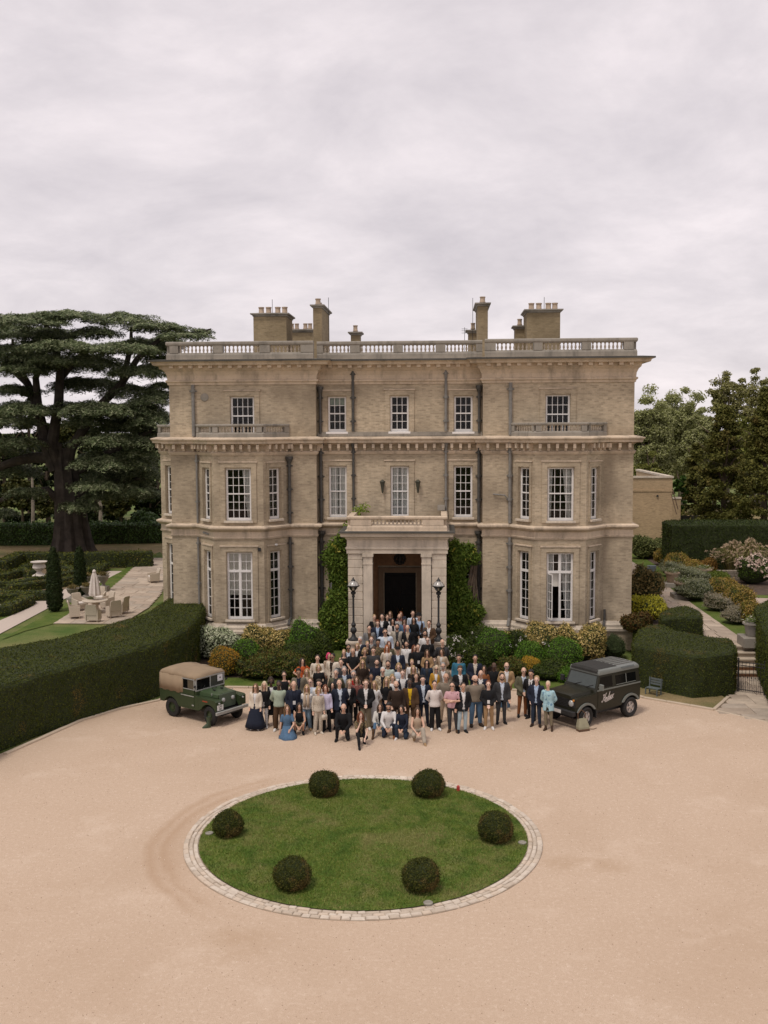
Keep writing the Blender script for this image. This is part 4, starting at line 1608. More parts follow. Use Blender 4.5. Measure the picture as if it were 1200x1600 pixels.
def climber(blobs, Yc, label, wood):
    root = empty('wall_climber', (blobs[-1][0], Yc, 0))
    tag(root, label, 'climber', 'climbers beside the porch')
    mb = MB()
    for k in range(5):
        pts = []
        for i, (bx_, bz_, r) in enumerate(blobs[::-1]):
            pts.append((bx_ - blobs[-1][0] + math.sin(k * 2.1 + i * 1.7) * r * .4, .55 + math.cos(k + i) * .1, max(bz_, 0)))
        pts[0] = (pts[0][0], .35, 0)
        mb.tube(pts, [.06 - .045 * i / len(pts) for i in range(len(pts))], 6)
    mb.build('stem', wood, root, True)
    P, N, PY = [], [], []
    for bx_, bz_, r in blobs:
        k = int(1500 * r * r / .36)
        d = RNG.normal(0, 1, (k, 3))
        d /= np.linalg.norm(d, axis=1, keepdims=True)
        q = d * r * RNG.uniform(.5, 1.0, (k, 1)) * np.where(RNG.random((k, 1)) < .18, 1.35, 1.0) * np.array([1, .75, 1]) + np.array([bx_ - blobs[-1][0], .35, bz_])
        q = q[q[:, 1] < .95]
        P.append(q)
        N.append(np.tile([0, -.6, .5], (len(q), 1)))
        kk = RNG.choice(len(q), max(4, len(q) // 26))
        kk = kk[q[kk][:, 1] < .2] if (q[kk][:, 1] < .2).any() else kk
        PY.append(q[kk][:14] + np.array([0, -.1, 0]))
    P, N = np.concatenate(P), np.concatenate(N)
    tag(obj('foliage', quads_mesh('foliage', leaf_quads(P, N, .19, .42, .7), 4, WIST), root), kind='stuff')
    PY = np.concatenate(PY)
    sel = PY[RNG.choice(len(PY), min(26, len(PY)), replace=False)]
    sel = np.repeat(sel, 3, 0) + RNG.normal(0, .07, (len(sel) * 3, 3))
    tag(obj('yellow_leaves', quads_mesh('yellow_leaves', leaf_quads(sel, np.tile([0, -.7, .4], (len(sel), 1)), .17, .5, .6), 4, WISTY), root), kind='stuff')
    return root


BARK = plain('bark', (0.12, 0.088, 0.062), .95, var=.35, scale=3, bumps=.8, bscale=9)
climber([(-2.75, 5.55, .28), (-3.0, 4.9, .55), (-2.9, 4.3, .62), (-3.3, 4.55, .5), (-2.45, 3.9, .4), (-3.0, 3.6, .5), (-2.8, 3.0, .48), (-3.0, 2.4, .6), (-3.3, 1.9, .55), (-2.75, 1.6, .65), (-3.3, 1.2, .6), (-2.4, 1.1, .55), (-3.6, .9, .5), (-2.9, .6, .7), (-3.7, 1.6, .35), (-2.3, 2.9, .35), (-2.2, 4.2, .3), (-2.9, .1, .5)], YR - 1.05, 'dark green creeper with yellow leaves on the wall left of the porch', BARK)
climber([(2.7, 4.95, .42), (3.3, 4.8, .45), (2.95, 4.4, .55), (2.75, 3.8, .5), (2.45, 3.4, .3), (2.85, 3.1, .5), (3.0, 2.5, .6), (2.9, 1.9, .72), (3.5, 1.8, .5), (3.0, 1.2, .7), (3.6, 1.1, .5), (2.9, .5, .7), (3.3, .2, .55), (2.3, 2.5, .4), (2.15, 3.9, .28), (3.75, 1.9, .4), (3.65, 4.5, .3), (2.9, .05, .4)], YR - 1.05, 'dark green creeper half covering a window right of the porch', BARK)
# sprig climbing onto the porch roof
mb = MB()
mb.tube([(-2.3, YR - .5, 5.2), (-2.5, YR - .9, 6.0), (-2.3, YR - 1.0, 6.6), (-1.9, YR - .9, 6.95)], .02, 5)
o = mb.build('vine_sprig', BARK)
tag(o, 'thin light green vine sprig reaching over the left porch balustrade', 'vine')
P = np.concatenate([RNG.normal(0, .16, (60, 3)) + np.array(p) for p in ((-2.45, YR - .9, 6.1), (-2.1, YR - .95, 6.75), (-1.8, YR - .9, 6.95), (-2.6, YR - .8, 5.7))])
tag(obj('leaves', quads_mesh('leaves', leaf_quads(P, np.tile([0, -.5, .6], (len(P), 1)), .17, .5), 4, leafmat('lime leaves', [(0.14, 0.21, 0.04), (0.22, 0.28, 0.07)])), o), kind='stuff')

# loose pebbles on the near gravel
n = 26000
py_ = RNG.uniform(15.5, 42, n)
px_ = RNG.uniform(-17, 19, n)
ok = ((px_ - OVC[0]) ** 2 + (py_ - OVC[1]) ** 2 > (OV_R + .03) ** 2) & ~((py_ > 32) & (px_ < -9.6))
px_, py_ = px_[ok], py_[ok]
n = len(px_)
r_ = RNG.uniform(.008, .02, (n, 1))
a_ = RNG.uniform(0, 6.28, n)
base = np.stack([px_, py_, np.full(n, -.002)], 1)
cs = []
for k in range(3):
    aa = a_ + k * 2.1
    cs.append(base + np.stack([np.cos(aa), np.sin(aa), np.zeros(n)], 1) * r_)
tip = base + np.stack([np.zeros(n), np.zeros(n), r_[:, 0] * 1.0 + .002], 1)
V = np.stack([cs[0], cs[1], tip, cs[1], cs[2], tip, cs[2], cs[0], tip], 1).reshape(-1, 3)
pm, nd, lk, bs = new_mat('pebbles')
g_ = nd.new('ShaderNodeNewGeometry')
o2_ = coords(nd, lk)
wn_ = nd.new('ShaderNodeTexWhiteNoise')
lk.new(ramp(nd, lk, noise(nd, lk, o2_, 30, 2), [(0.3, (0, 0, 0)), (.7, (1, 1, 1))]), wn_.inputs['Vector'])
lk.new(ramp(nd, lk, g_.outputs['Random Per Island'], [(0, (.26, .18, .12)), (.5, (.52, .40, .30)), (1, (.74, .64, .54))]), bs.inputs['Base Color'])
nd.remove(wn_)
bs.inputs['Roughness'].default_value = .9
tag(obj('loose_gravel', quads_mesh('loose_gravel', V, 3, pm)), kind='stuff')
# ================================================================== left garden: terrace, parterre
SLAB = [stonemat('paving %d' % i, cc, .35, streak=False, scale=1.6, spot=.6) for i, cc in enumerate(((0.42, 0.335, 0.26), (0.36, 0.29, 0.225), (0.47, 0.385, 0.30), (0.39, 0.325, 0.26)))]
JOINT = plain('paving joint', (0.22, 0.175, 0.13), .95)


def in_poly(x, y, poly):
    c = False
    for i in range(len(poly)):
        (x0, y0), (x1, y1) = poly[i - 1], poly[i]
        if (y0 > y) != (y1 > y) and x < (x1 - x0) * (y - y0) / (y1 - y0) + x0:
            c = not c
    return c


def paving(name, poly, z, row=.75, lmin=.6, lmax=1.3, rz=0.0, mats=None):
    """paving slabs laid in rows, each a stone of its own on a bed of mortar"""
    root = tag(empty(name), kind='structure')
    mb = MB()
    mb.add([(p[0], p[1], z - .03) for p in poly], [tuple(range(len(poly)))])
    o = mb.build('bedding', JOINT, root)
    for p in o.data.polygons:
        if p.normal.z < 0:
            p.flip()
    ys = [p[1] for p in poly]
    y = min(ys)
    while y < max(ys):
        w = row * random.uniform(.85, 1.2)
        w = min(w, max(ys) - y)
        if w < .15:
            break
        ym = y + w / 2
        xs = []
        for i in range(len(poly)):
            (x0, y0), (x1, y1) = poly[i - 1], poly[i]
            if (y0 > ym) != (y1 > ym):
                xs.append((x1 - x0) * (ym - y0) / (y1 - y0) + x0)
        xs.sort()
        for xa, xb in zip(xs[::2], xs[1::2]):
            x = xa
            while x < xb - .05:
                l = random.uniform(lmin, lmax)
                if xb - x - l < lmin * .5:
                    l = xb - x
                m = MB()
                m.bbox(-l / 2 + .012, l / 2 - .012, -w / 2 + .012, w / 2 - .012, -.04, random.uniform(-.006, .008), .01)
                m.build('paving_slab', random.choice(mats or SLAB), root, loc=(x + l / 2, ym, z))
                x += l
        y += w
    return root


terr = [G(*p) for p in ((84, 974), (130, 972), (180, 973), (205, 966), (232, 950), (250, 930), (262, 905), (262, 872), (232, 872), (215, 880), (190, 905), (163, 928), (130, 945))]
paving('terrace', terr, .02, .95, .7, 1.5)
lawn_dry = [(-70, 76), G(30, 895), G(239, 884), G(260, 880), (-14, 99), (-70, 99)]
flat('dry_lawn', lawn_dry, -.02, GRASS_DRY)
bank = [G(*p) for p in ((0, 1000), (45, 975), (90, 952), (130, 930), (165, 905), (225, 872), (250, 862), (262, 876), (215, 880), (190, 905), (163, 928), (130, 945), (84, 974), (40, 985), (0, 1000))]
flat('grass_bank', bank[:-1], -.012, GRASS_B)
PGRAV = plain('pale path grit', (0.50, 0.42, 0.36), .95, var=.12, scale=30, bumps=.4, bscale=60)
pth_ = [G(*p) for p in ((-60, 1000), (0, 969), (45, 950), (70, 937), (100, 921), (128, 905), (165, 892), (191, 892), (150, 913), (104, 934), (77, 949), (0, 990), (-60, 1022))]
flat('garden_path', pth_, -.008, PGRAV)
flat('garden_path', [G(*p) for p in ((-60, 946), (0, 940.5), (80, 938.2), (80, 944.5), (0, 945), (-60, 950))], -.010, PGRAV)
flat('parterre_soil', [G(*p) for p in ((-60, 938), (85, 937), (120, 908), (120, 893), (60, 888), (-60, 915))], -.016, plain('dry earth', (0.17, 0.12, 0.07), .95, var=.3))

PART = leafmat('parterre box', [(0.05, 0.07, 0.016), (0.09, 0.11, 0.026), (0.145, 0.15, 0.042)], patch=((0.19, 0.12, 0.045), .56, .72), pscale=.7)


def strip(name, px, w, z1, label, group=None, mat=PART, dens=130, z0=-.05, cat='hedge', size=.15):
    line = [G(*p) for p in px]
    a = offset_path(line, w / 2)
    b = offset_path(line, -w / 2)
    return hedge(name, a + b[::-1], z0, z1, label, cat, mat, dens, size, .04, 1.0, group, .06)


strip('low_hedge', [(0, 901), (32, 886), (120, 887), (238, 884)], 1.0, 1.15, 'tall square cut hedge framing the far side of the parterre')
low = [([(-40, 966), (10, 960), (44, 944), (40, 940), (-40, 944)], 'low box hedge loop at the near left end of the parterre'),
       ([(-60, 938), (14, 937.5), (75, 937)], 'straight low box hedge along the near side of the parterre'),
       ([(12, 926), (30, 924), (74, 918)], 'low box hedge slanting behind the nearest straight one'),
       ([(-60, 922), (16, 921), (74, 911)], 'low box hedge in front of the white stone urn'),
       ([(-40, 910), (8, 907), (34, 899), (54, 903)], 'curved low box hedge left of the white stone urn'),
       ([(38, 895), (56, 886.5), (110, 889)], 'low box hedge behind the white stone urn'),
       ([(92, 917), (121, 910)], 'low box hedge between the two dark cypresses, near one'),
       ([(90, 907), (119, 901)], 'low box hedge between the two dark cypresses, far one'),
       ([(92, 892), (122, 899), (150, 898), (163, 890)], 'curved low box hedge behind the far cypress')]
for px, lb in low:
    strip('parterre_hedge', px, .75, .55, lb, 'low box hedges of the parterre')

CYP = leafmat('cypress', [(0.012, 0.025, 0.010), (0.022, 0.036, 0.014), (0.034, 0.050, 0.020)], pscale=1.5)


def column(px, py, w, h, label):
    x, y = G(px, py)
    s = y / 1600
    r, hh = w / 2 * s, h * s
    root = empty('cypress_tree', (x, y, 0))
    tag(root, label, 'cypress', 'columnar cypresses by the terrace')
    mb = MB()
    mb.tube([(0, 0, -.05), (0, 0, hh * .5)], [.08, .03])
    mb.build('trunk', BARK, root)
    mb = MB()
    mb.lathe([(r * .4, .06), (r * .85, .25), (r, .7), (r * .95, hh * .4), (r * .78, hh * .7), (r * .5, hh * .9), (r * .12, hh)], n=16)
    o = mb.build('crown', YEWCORE, root)
    P, N = sample_mesh(o.data, 6500)
    P = P + N * RNG.normal(0, .05, (len(P), 1))
    d = N * .5 + np.array([0, 0, 1.0])
    tag(obj('foliage', quads_mesh('foliage', leaf_quads(P, N, .16, .35, .5), 4, CYP), o), kind='stuff')


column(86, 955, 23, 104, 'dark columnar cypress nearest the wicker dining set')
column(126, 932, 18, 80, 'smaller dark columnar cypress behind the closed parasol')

URNM = stonemat('urn stone', (0.60, 0.54, 0.48), .25)
x, y = G(62, 911)
mb = MB()
mb.bbox(-.42, .42, -.42, .42, 0, .5, .02)
mb.lathe([(.5, .5), (.5, .56), (.3, .66), (.2, .75), (.16, .82), (.3, .95), (.46, 1.1), (.42, 1.28), (.36, 1.36), (.5, 1.46), (.58, 1.5), (.58, 1.54), (.4, 1.5)], n=20)
tag(mb.build('stone_urn', URNM, loc=(x, y, 0), smooth=True), 'large white stone urn on a plinth among the low parterre hedges', 'urn')
PLANT = leafmat('pot plants', [(0.10, 0.10, 0.04), (0.20, 0.16, 0.09), (0.30, 0.22, 0.14)], pscale=2)


def planted_urn(px, py, h, label, z=0.0, scale=1.0, mat=None, plant=None, name='planted_urn', square=.32):
    x, y = G(px, py, z)
    root = empty(name, (x, y, z))
    tag(root, label, 'planter', 'planted stone urns on the terrace' if z < .5 else None)
    mb = MB()
    s = scale
    mb.bbox(-square * s, square * s, -square * s, square * s, 0, .28 * h, .02)
    mb.lathe([(.24 * s, .28 * h), (.1 * s, .38 * h), (.12 * s, .45 * h), (.3 * s, .6 * h), (.36 * s, .78 * h), (.42 * s, .82 * h), (.42 * s, .86 * h), (.3 * s, .83 * h)], n=16)
    mb.build('urn', mat or STONE_G, root, True)
    P = RNG.normal(0, .5, (420, 3)) * np.array([.30, .30, .12]) * s + np.array([0, 0, .95 * h])
    tag(obj('plant', quads_mesh('plant', leaf_quads(P, np.tile([0, 0, 1.0], (len(P), 1)), .1, .5, .8), 4, plant or PLANT), root), kind='stuff')


planted_urn(114, 940, 1.0, 'planted stone urn left of the wicker chairs')
planted_urn(136, 938, 1.05, 'planted stone urn just behind the parasol, nearer of two in line')
planted_urn(136, 921, 1.05, 'planted stone urn beside the far cypress, farther of two in line')
planted_urn(162, 924, 1.25, 'planted stone urn on the grass edge right of the parasol')

# ------------------------------------------------------------------ wicker dining set
WICK = plain('pale wicker', (0.50, 0.425, 0.335), .85, var=.18, scale=45, bumps=.6, bscale=80)
CUSH = plain('cream cushion', (0.66, 0.60, 0.54), .9, var=.05)
DARK = plain('dark void', (0.03, 0.025, 0.02), .9)


def chair_parts(root):
    mb = MB()
    mb.bbox(-.29, .29, -.30, .26, .12, .42, .03)
    mb.build('seat', WICK, root)
    mb = MB()
    mb.loft([[(-.29, .2, .40), (.29, .2, .40), (.30, .29, .40), (-.30, .29, .40)], [(-.31, .26, .75), (.31, .26, .75), (.32, .34, .75), (-.32, .34, .75)], [(-.30, .33, .98), (.30, .33, .98), (.30, .40, .98), (-.30, .40, .98)], [(-.24, .36, 1.02), (.24, .36, 1.02), (.24, .41, 1.02), (-.24, .41, 1.02)]])
    mb.build('backrest', WICK, root, True)
    for s in (-1, 1):
        mb = MB()
        mb.loft([[(s * .30, -.3, z0), (s * .37, -.3, z0), (s * .37, .3, z1), (s * .30, .3, z1)] for z0, z1 in ((.12, .12), (.58, .68), (.63, .73))])
        mb.build('armrest', WICK, root)
        for yy in (-.26, .22):
            mb = MB()
            mb.tube([(s * .3, yy, 0), (s * .3, yy, .13)], .022, 6)
            mb.build('leg', WICK, root)
    mb = MB()
    mb.bbox(-.27, .27, -.28, .19, .42, .49, .03)
    mb.build('cushion', CUSH, root)


wch = empty('wicker_chair')
chair_parts(wch)
tx, ty = G(149, 958)
chairs = [(117, 966, 110, 'pale wicker chair at the near left side of the round table'), (146, 972, 178, 'pale wicker chair nearest the drive with its back to the camera'), (178, 965, -140, 'pale wicker chair at the near right side of the round table'),
          (190, 959, -105, 'pale wicker chair turned sideways at the right end of the dining set'), (125, 954, 55, 'pale wicker chair with a cream cushion beside the left stone urn'), (168, 951, -45, 'pale wicker chair with a cream cushion behind the round table on the right'), (155, 944, 5, 'pale wicker chair on the far side of the table behind the parasol')]
first = True
for (px, py, deg, lb) in chairs:
    o = wch if first else dup(wch)
    first = False
    x, y = G(px, py)
    o.location = (x, y, .03)
    o.rotation_euler = (0, 0, R(deg))
    tag(o, lb, 'chair', 'wicker chairs around the terrace table')
o = dup(wch)
x, y = G(240, 910)
o.location = (x, y, .03)
o.rotation_euler = (0, 0, R(-60))
o.scale = (1.15, 1.15, .95)
tag(o, 'single pale wicker armchair on the terrace beside the house corner', 'chair', 'wicker chairs around the terrace table')
tb = empty('round_table', (tx, ty, .03))
tag(tb, 'round pale wicker dining table on the terrace with the parasol through it', 'table')
mb = MB()
mb.lathe([(.72, .70), (.74, .72), (.74, .75), (.70, .76), (.03, .76)], n=28)
mb.build('table_top', WICK, tb, True)
mb = MB()
mb.lathe([(.34, 0), (.34, .06), (.2, .3), (.2, .7)], n=16)
mb.build('pedestal', WICK, tb, True)
P = RNG.normal(0, .5, (200, 3)) * np.array([.22, .16, .06]) + np.array([-.35, .25, .82])
tag(obj('table_plant', quads_mesh('table_plant', leaf_quads(P, np.tile([0, 0, 1.0], (len(P), 1)), .08), 4, leafmat('sage leaves', [(.17, .19, .12), (.25, .26, .17)])), None, (tx, ty, .03)), 'small leafy centrepiece on the round terrace table', 'centrepiece', kind='thing')
pr = empty('closed_parasol', (tx, ty, .03))
tag(pr, 'tall closed cream parasol standing through the terrace table', 'parasol')
mb = MB()
mb.tube([(0, 0, .77), (0, 0, 2.55)], .025, 8)
mb.build('pole', plain('parasol pole', (.5, .42, .34), .6), pr)
mb = MB()
rg = []
for z, r in ((1.02, .28), (1.15, .30), (1.6, .25), (2.1, .17), (2.38, .09), (2.5, .06)):
    rg.append([(r * (1 + .18 * (1 if k % 2 else -1)) * math.cos(2 * PI * k / 16), r * (1 + .18 * (1 if k % 2 else -1)) * math.sin(2 * PI * k / 16), z) for k in range(16)])
mb.loft(rg)
mb.lathe([(.1, 2.42), (.12, 2.46), (.02, 2.58)], n=10)
mb.build('canopy', plain('parasol cloth', (.62, .55, .50), .9, var=.06), pr)

# ================================================================== right garden on its raised level
ZG = 1.0
flat('garden_lawn', [(11.3, 47.5), (14.3, 46.5), (17.6, 46.5), (40, 46.5), (40, 95), (11.3, 95)], ZG - .03, GRASS_B, z0=-.06)
paving('garden_path', [(14.4, 46.45), (16.0, 46.45), (16.0, 82), (14.4, 82)], ZG, .8, .5, .95)
flat('garden_path', [(17.9, 60.0), (30, 56.5), (30, 54), (18.6, 56.8)], ZG - .016, plain('pink paving', (.40, .31, .255), .9))
flat('bed_soil', [(17.3, 46.6), (30, 46.6), (30, 53.5), (18.0, 56), (17.8, 61), (30, 58.5), (30, 80), (17.3, 80)], ZG - .022, SOIL)
flat('bed_soil', [(11.3, 47.6), (14.3, 46.7), (14.3, 70), (11.3, 70)], ZG - .022, SOIL)
# front paving and steps by the gate
fp = [G(1116, 1110), G(1200, 1128), G(1290, 1142), (20.5, 41.2), (20.5, 44.4), (14.0, 44.4), G(1150, 1079), G(1138, 1091)]
paving('forecourt_paving', fp, .012, .7, .7, 1.4)
edging([G(1118, 1110), G(1200, 1128), G(1290, 1142)], .12, .02, .9, parent=tag(empty('kerb'), kind='structure'))
st = tag(empty('garden_steps', (15.2, 46.5, 0)), kind='structure')
BRK_O = brickmat('orange brick', (0.42, 0.21, 0.10), (0.32, 0.15, 0.075), (0.34, 0.25, 0.18), .3)
for k in range(5):
    mb = MB()
    y1 = -.42 * k
    z1 = 1.0 - .2 * k
    mb.box(-.95, .95, y1 - .40, y1 - .004 if k else .0, -.02, z1 - .06)
    mb.mi = 1
    mb.bbox(-.98, .98, y1 - .45, y1 - .02, z1 - .058, z1, .01)
    mb.build('step', [BRK_O if k > 2 else STEPM, STEPM], st)
mb = MB()
mb.loft([[(.99, .3, -.05), (1.35, .3, -.05), (1.35, .3, 1.5), (.99, .3, 1.5)], [(.99, -.3, -.05), (1.35, -.3, -.05), (1.35, -.3, 1.45), (.99, -.3, 1.45)], [(.99, -2.2, -.05), (1.35, -2.2, -.05), (1.35, -2.2, .5), (.99, -2.2, .5)]])
mb.mi = 1
mb.loft([[(.95, .3, 1.5), (1.39, .3, 1.5), (1.39, .3, 1.58), (.95, .3, 1.58)], [(.95, -.3, 1.45), (1.39, -.3, 1.45), (1.39, -.3, 1.53), (.95, -.3, 1.53)], [(.95, -2.25, .5), (1.39, -2.25, .5), (1.39, -2.25, .58), (.95, -2.25, .58)]])
o = mb.build('brick_parapet', [BRK_O, STONE], loc=(15.2, 46.5, 0))
tag(o, 'sloping brick parapet with a stone coping beside the garden steps', 'parapet wall')
mb = MB()
mb.box(-2.4, -.96, -.2, .1, -.05, 1.0)
tag(mb.build('retaining_wall', BRK_O, loc=(15.2, 46.5, 0)), 'low brick retaining wall left of the garden steps, behind the hedge', 'wall')

# iron gate
gx0, gy0 = G(1153, 1081)
gx1, gy1 = G(1194, 1087)
gang = math.atan2(gy1 - gy0, gx1 - gx0)
gl_ = math.hypot(gx1 - gx0, gy1 - gy0)


def rail_panel(name, x, y, ang, L, h, label, nb, cat):
    root = empty(name, (x, y, 0), ang)
    tag(root, label, cat)
    for k, t in enumerate((0, L)):
        mb = MB()
        mb.box(t - .025, t + .025, -.025, .025, 0, h + .03)
        mb.ell((t, 0, h + .06), (.035, .035, .04), 8, 5)
        mb.build('post', IRON, root)
    for z in (.12, h - .2, h - .06):
        mb = MB()
        mb.box(.026, L - .026, -.012, .012, z - .015, z + .015)
        mb.build('rail', IRON, root)
    for k in range(nb):
        x_ = L * (k + 1) / (nb + 1)
        mb = MB()
        mb.tube([(x_, -.002, .06), (x_, -.002, h - .03)], .010, 6)
        mb.build('bar', IRON, root)
        mb = MB()
        xm = L * (k + .5) / (nb + 1)
        mb.tube([(xm, .003, .06), (xm, .003, .6)], .007, 5)
        mb.tube([(xm, .003, .6), (xm, .003, .64), (xm, .003, .72)], [.008, .028, .004], 6, .5)
        mb.tube([(xm - .05, .003, .2), (xm, .003, .42), (xm + .05, .003, .2)], .006, 5)
        mb.build('spear', IRON, root)
    return root


rail_panel('iron_gate', gx0, gy0, gang, gl_, 1.32, 'black wrought iron gate between the block hedge and a taller post', 6, 'gate')
rail_panel('iron_railing', gx0 + math.cos(gang) * (gl_ + .08), gy0 + math.sin(gang) * (gl_ + .08), gang, 1.5, 1.36, 'black wrought iron railing running off the right edge of the view', 9, 'railing')

# pots and plants of the flower garden
TERR = plain('terracotta', (0.30, 0.22, 0.155), .85, var=.25)
WFL = leafmat('white pot flowers', [(0.10, 0.15, 0.05), (0.13, 0.18, 0.06), (0.6, 0.58, 0.48)], pscale=3)


def big_pot(px, py, r, h, label, z=ZG, plinth=.25, mat=TERR):
    x, y = G(px, py, z)
    root = empty('garden_pot', (x, y, z))
    tag(root, label, 'pot', 'large pots in the flower garden')
    mb = MB()
    mb.bbox(-r * 1.3, r * 1.3, -r * 1.3, r * 1.3, -.02, plinth, .02)
    mb.build('plinth', STONE_G, root)
    mb = MB()
    mb.lathe([(r * .68, plinth), (r * .74, plinth + .05), (r * .85, plinth + h * .6), (r * .92, plinth + h * .84), (r * 1.1, plinth + h * .87), (r * 1.1, plinth + h), (r * .9, plinth + h), (r * .85, plinth + h * .9), (.02, plinth + h * .88)], n=20)
    mb.build('pot', mat, root, True)
    P = RNG.normal(0, .5, (320, 3)) * np.array([r * .9, r * .9, .16]) + np.array([0, 0, plinth + h + .12])
    tag(obj('plant', quads_mesh('plant', leaf_quads(P, np.tile([0, 0, 1.0], (len(P), 1)), .1, .5, .8), 4, WFL), root), kind='stuff')


big_pot(1050, 916, .42, .62, 'terracotta pot on a stone base beside the garden path, farther of a pair')
big_pot(1066, 934, .44, .66, 'terracotta pot with white flowers on a stone base, nearer of a pair')
big_pot(1099, 906, .5, .5, 'wide shallow pot with white flowers beyond the lavender', plinth=.2)
big_pot(1176, 1008, .42, .62, 'large pale stone pot on a brick pier at the head of the steps', plinth=.42, mat=STONE_G)

DOME = leafmat('dome shrub', [(0.14, 0.15, 0.035), (0.34, 0.23, 0.065), (0.46, 0.30, 0.12)], patch=((0.06, 0.09, 0.02), .5, .62), pscale=.9)
LAV = leafmat('lavender', [(0.17, 0.19, 0.14), (0.27, 0.29, 0.225), (0.36, 0.365, 0.30)], pscale=1.4)
LAVP = leafmat('dry lavender', [(0.24, 0.215, 0.165), (0.37, 0.33, 0.27)], pscale=1.4)
def gS(nm, px, py, w, h, *a, **k):
    kw = 1.28 if 'lav' in nm else 1.18 if 'dome' in nm else 1.0
    return shrub(nm, px, py, w * kw, h * (1.12 if kw > 1 else 1), *a, z=ZG, **k)


gS('dome_shrub', 1062, 898, 36, 30, DOME, 'yellow green dome shrub nearest the tall hedge corner', 5200, .11, lump=.05)
gS('dome_shrub', 1042, 884, 30, 24, DOME, 'russet dome shrub under the brick garden building', 5100, .11, lump=.05)
gS('dome_shrub', 1082, 900, 34, 20, DOME, 'low russet dome shrub left of the wide pot', 5100, .11, lump=.05)
gS('dome_shrub', 1134, 940, 44, 32, DOME, 'pink topped dome shrub in the middle of the flower bed', 5600, .10, lump=.04)
gS('dome_shrub', 1159, 956, 44, 34, DOME, 'yellow topped dome shrub in front of the second path', 5600, .10, lump=.04)
gS('dome_shrub', 1176, 978, 30, 34, DOME, 'russet dome shrub beside the dark hedge end', 5200, .10, lump=.04)
gS('clipped_mound', 1124, 912, 40, 16, leafmat('fresh box', [(0.10, 0.15, 0.035), (0.17, 0.21, 0.06)]), 'flat topped light green clipped mound before the stone wall', 5200, .10, lump=.03)
gS('lavender_bush', 1084, 914, 42, 22, LAV, 'grey lavender mound behind the nearer terracotta pot', 5400, .13, aspect=.2)
gS('lavender_bush', 1092, 940, 50, 28, LAV, 'largest grey lavender mound beside the grass strip', 5800, .13, aspect=.2)
gS('lavender_bush', 1058, 902, 34, 18, LAV, 'grey lavender mound under the yellow green dome', 5200, .13, aspect=.2)
gS('lavender_bush', 1044, 892, 18, 12, LAV, 'small grey lavender tuft near the spotlit lawn edge', 5001, .12, aspect=.2)
gS('lavender_bush', 1130, 956, 40, 22, LAVP, 'faded lavender between the two big dome shrubs', 5300, .13, aspect=.2)
gS('lavender_bush', 1156, 976, 36, 22, LAVP, 'faded lavender at the near end of the grass strip', 5300, .13, aspect=.2)
gS('laurel_bush', 1012, 874, 46, 34, leafmat('pale laurel', [(0.06, 0.085, 0.035), (0.14, 0.165, 0.085), (0.23, 0.25, 0.14)]), 'pale leaved bush against the brick garden building', 5600, .17)
gS('laurel_bush', 1032, 872, 34, 26, leafmat('pale laurel', []), 'pale leaved bush between the brick wall and the tall hedge', 5200, .17)
gS('copper_shrub', 1010, 940, 56, 42, leafmat('copper', [(0.10, 0.09, 0.045), (0.20, 0.155, 0.09), (0.30, 0.23, 0.14)]), 'loose coppery shrub beside the house and the garden path', 5400, .14, lump=.25, jit=.12)
gS('yellow_shrub', 1014, 974, 64, 42, leafmat('lemon', [(0.30, 0.30, 0.025), (0.46, 0.42, 0.04), (0.38, 0.36, 0.05)]), 'bright lemon yellow shrub at the house corner', 5800, .11, lump=.1)
gS('red_shrub', 998, 992, 46, 30, leafmat('dark red', [(0.06, 0.045, 0.02), (0.12, 0.06, 0.03), (0.07, 0.085, 0.025)]), 'dark reddish shrub under the lemon yellow one', 5300, .11)
gS('flower_clump', 1108, 898, 26, 22, leafmat('orange clump', [(0.20, 0.13, 0.05), (0.34, 0.19, 0.08)]), 'small orange flowered clump left of the low stone wall', 5001, .12)
gS('green_shrub', 1112, 884, 34, 26, MIXED, 'mixed green shrub left of the feathery grass', 5200, .14, lump=.25, jit=.12)
HYD = leafmat('hydrangea heads', [(0.46, 0.33, 0.27), (0.58, 0.43, 0.36), (0.64, 0.54, 0.44)], trans=.1, pscale=2)
flowering(1184, 914, 60, 42, ZG, 'big pink and cream hydrangea bush at the right edge', 170, leafmat('hydrangea leaves', [(0.05, 0.09, 0.02), (0.09, 0.14, 0.035)]), HYD, .20, 'hydrangea_bush', 5600)


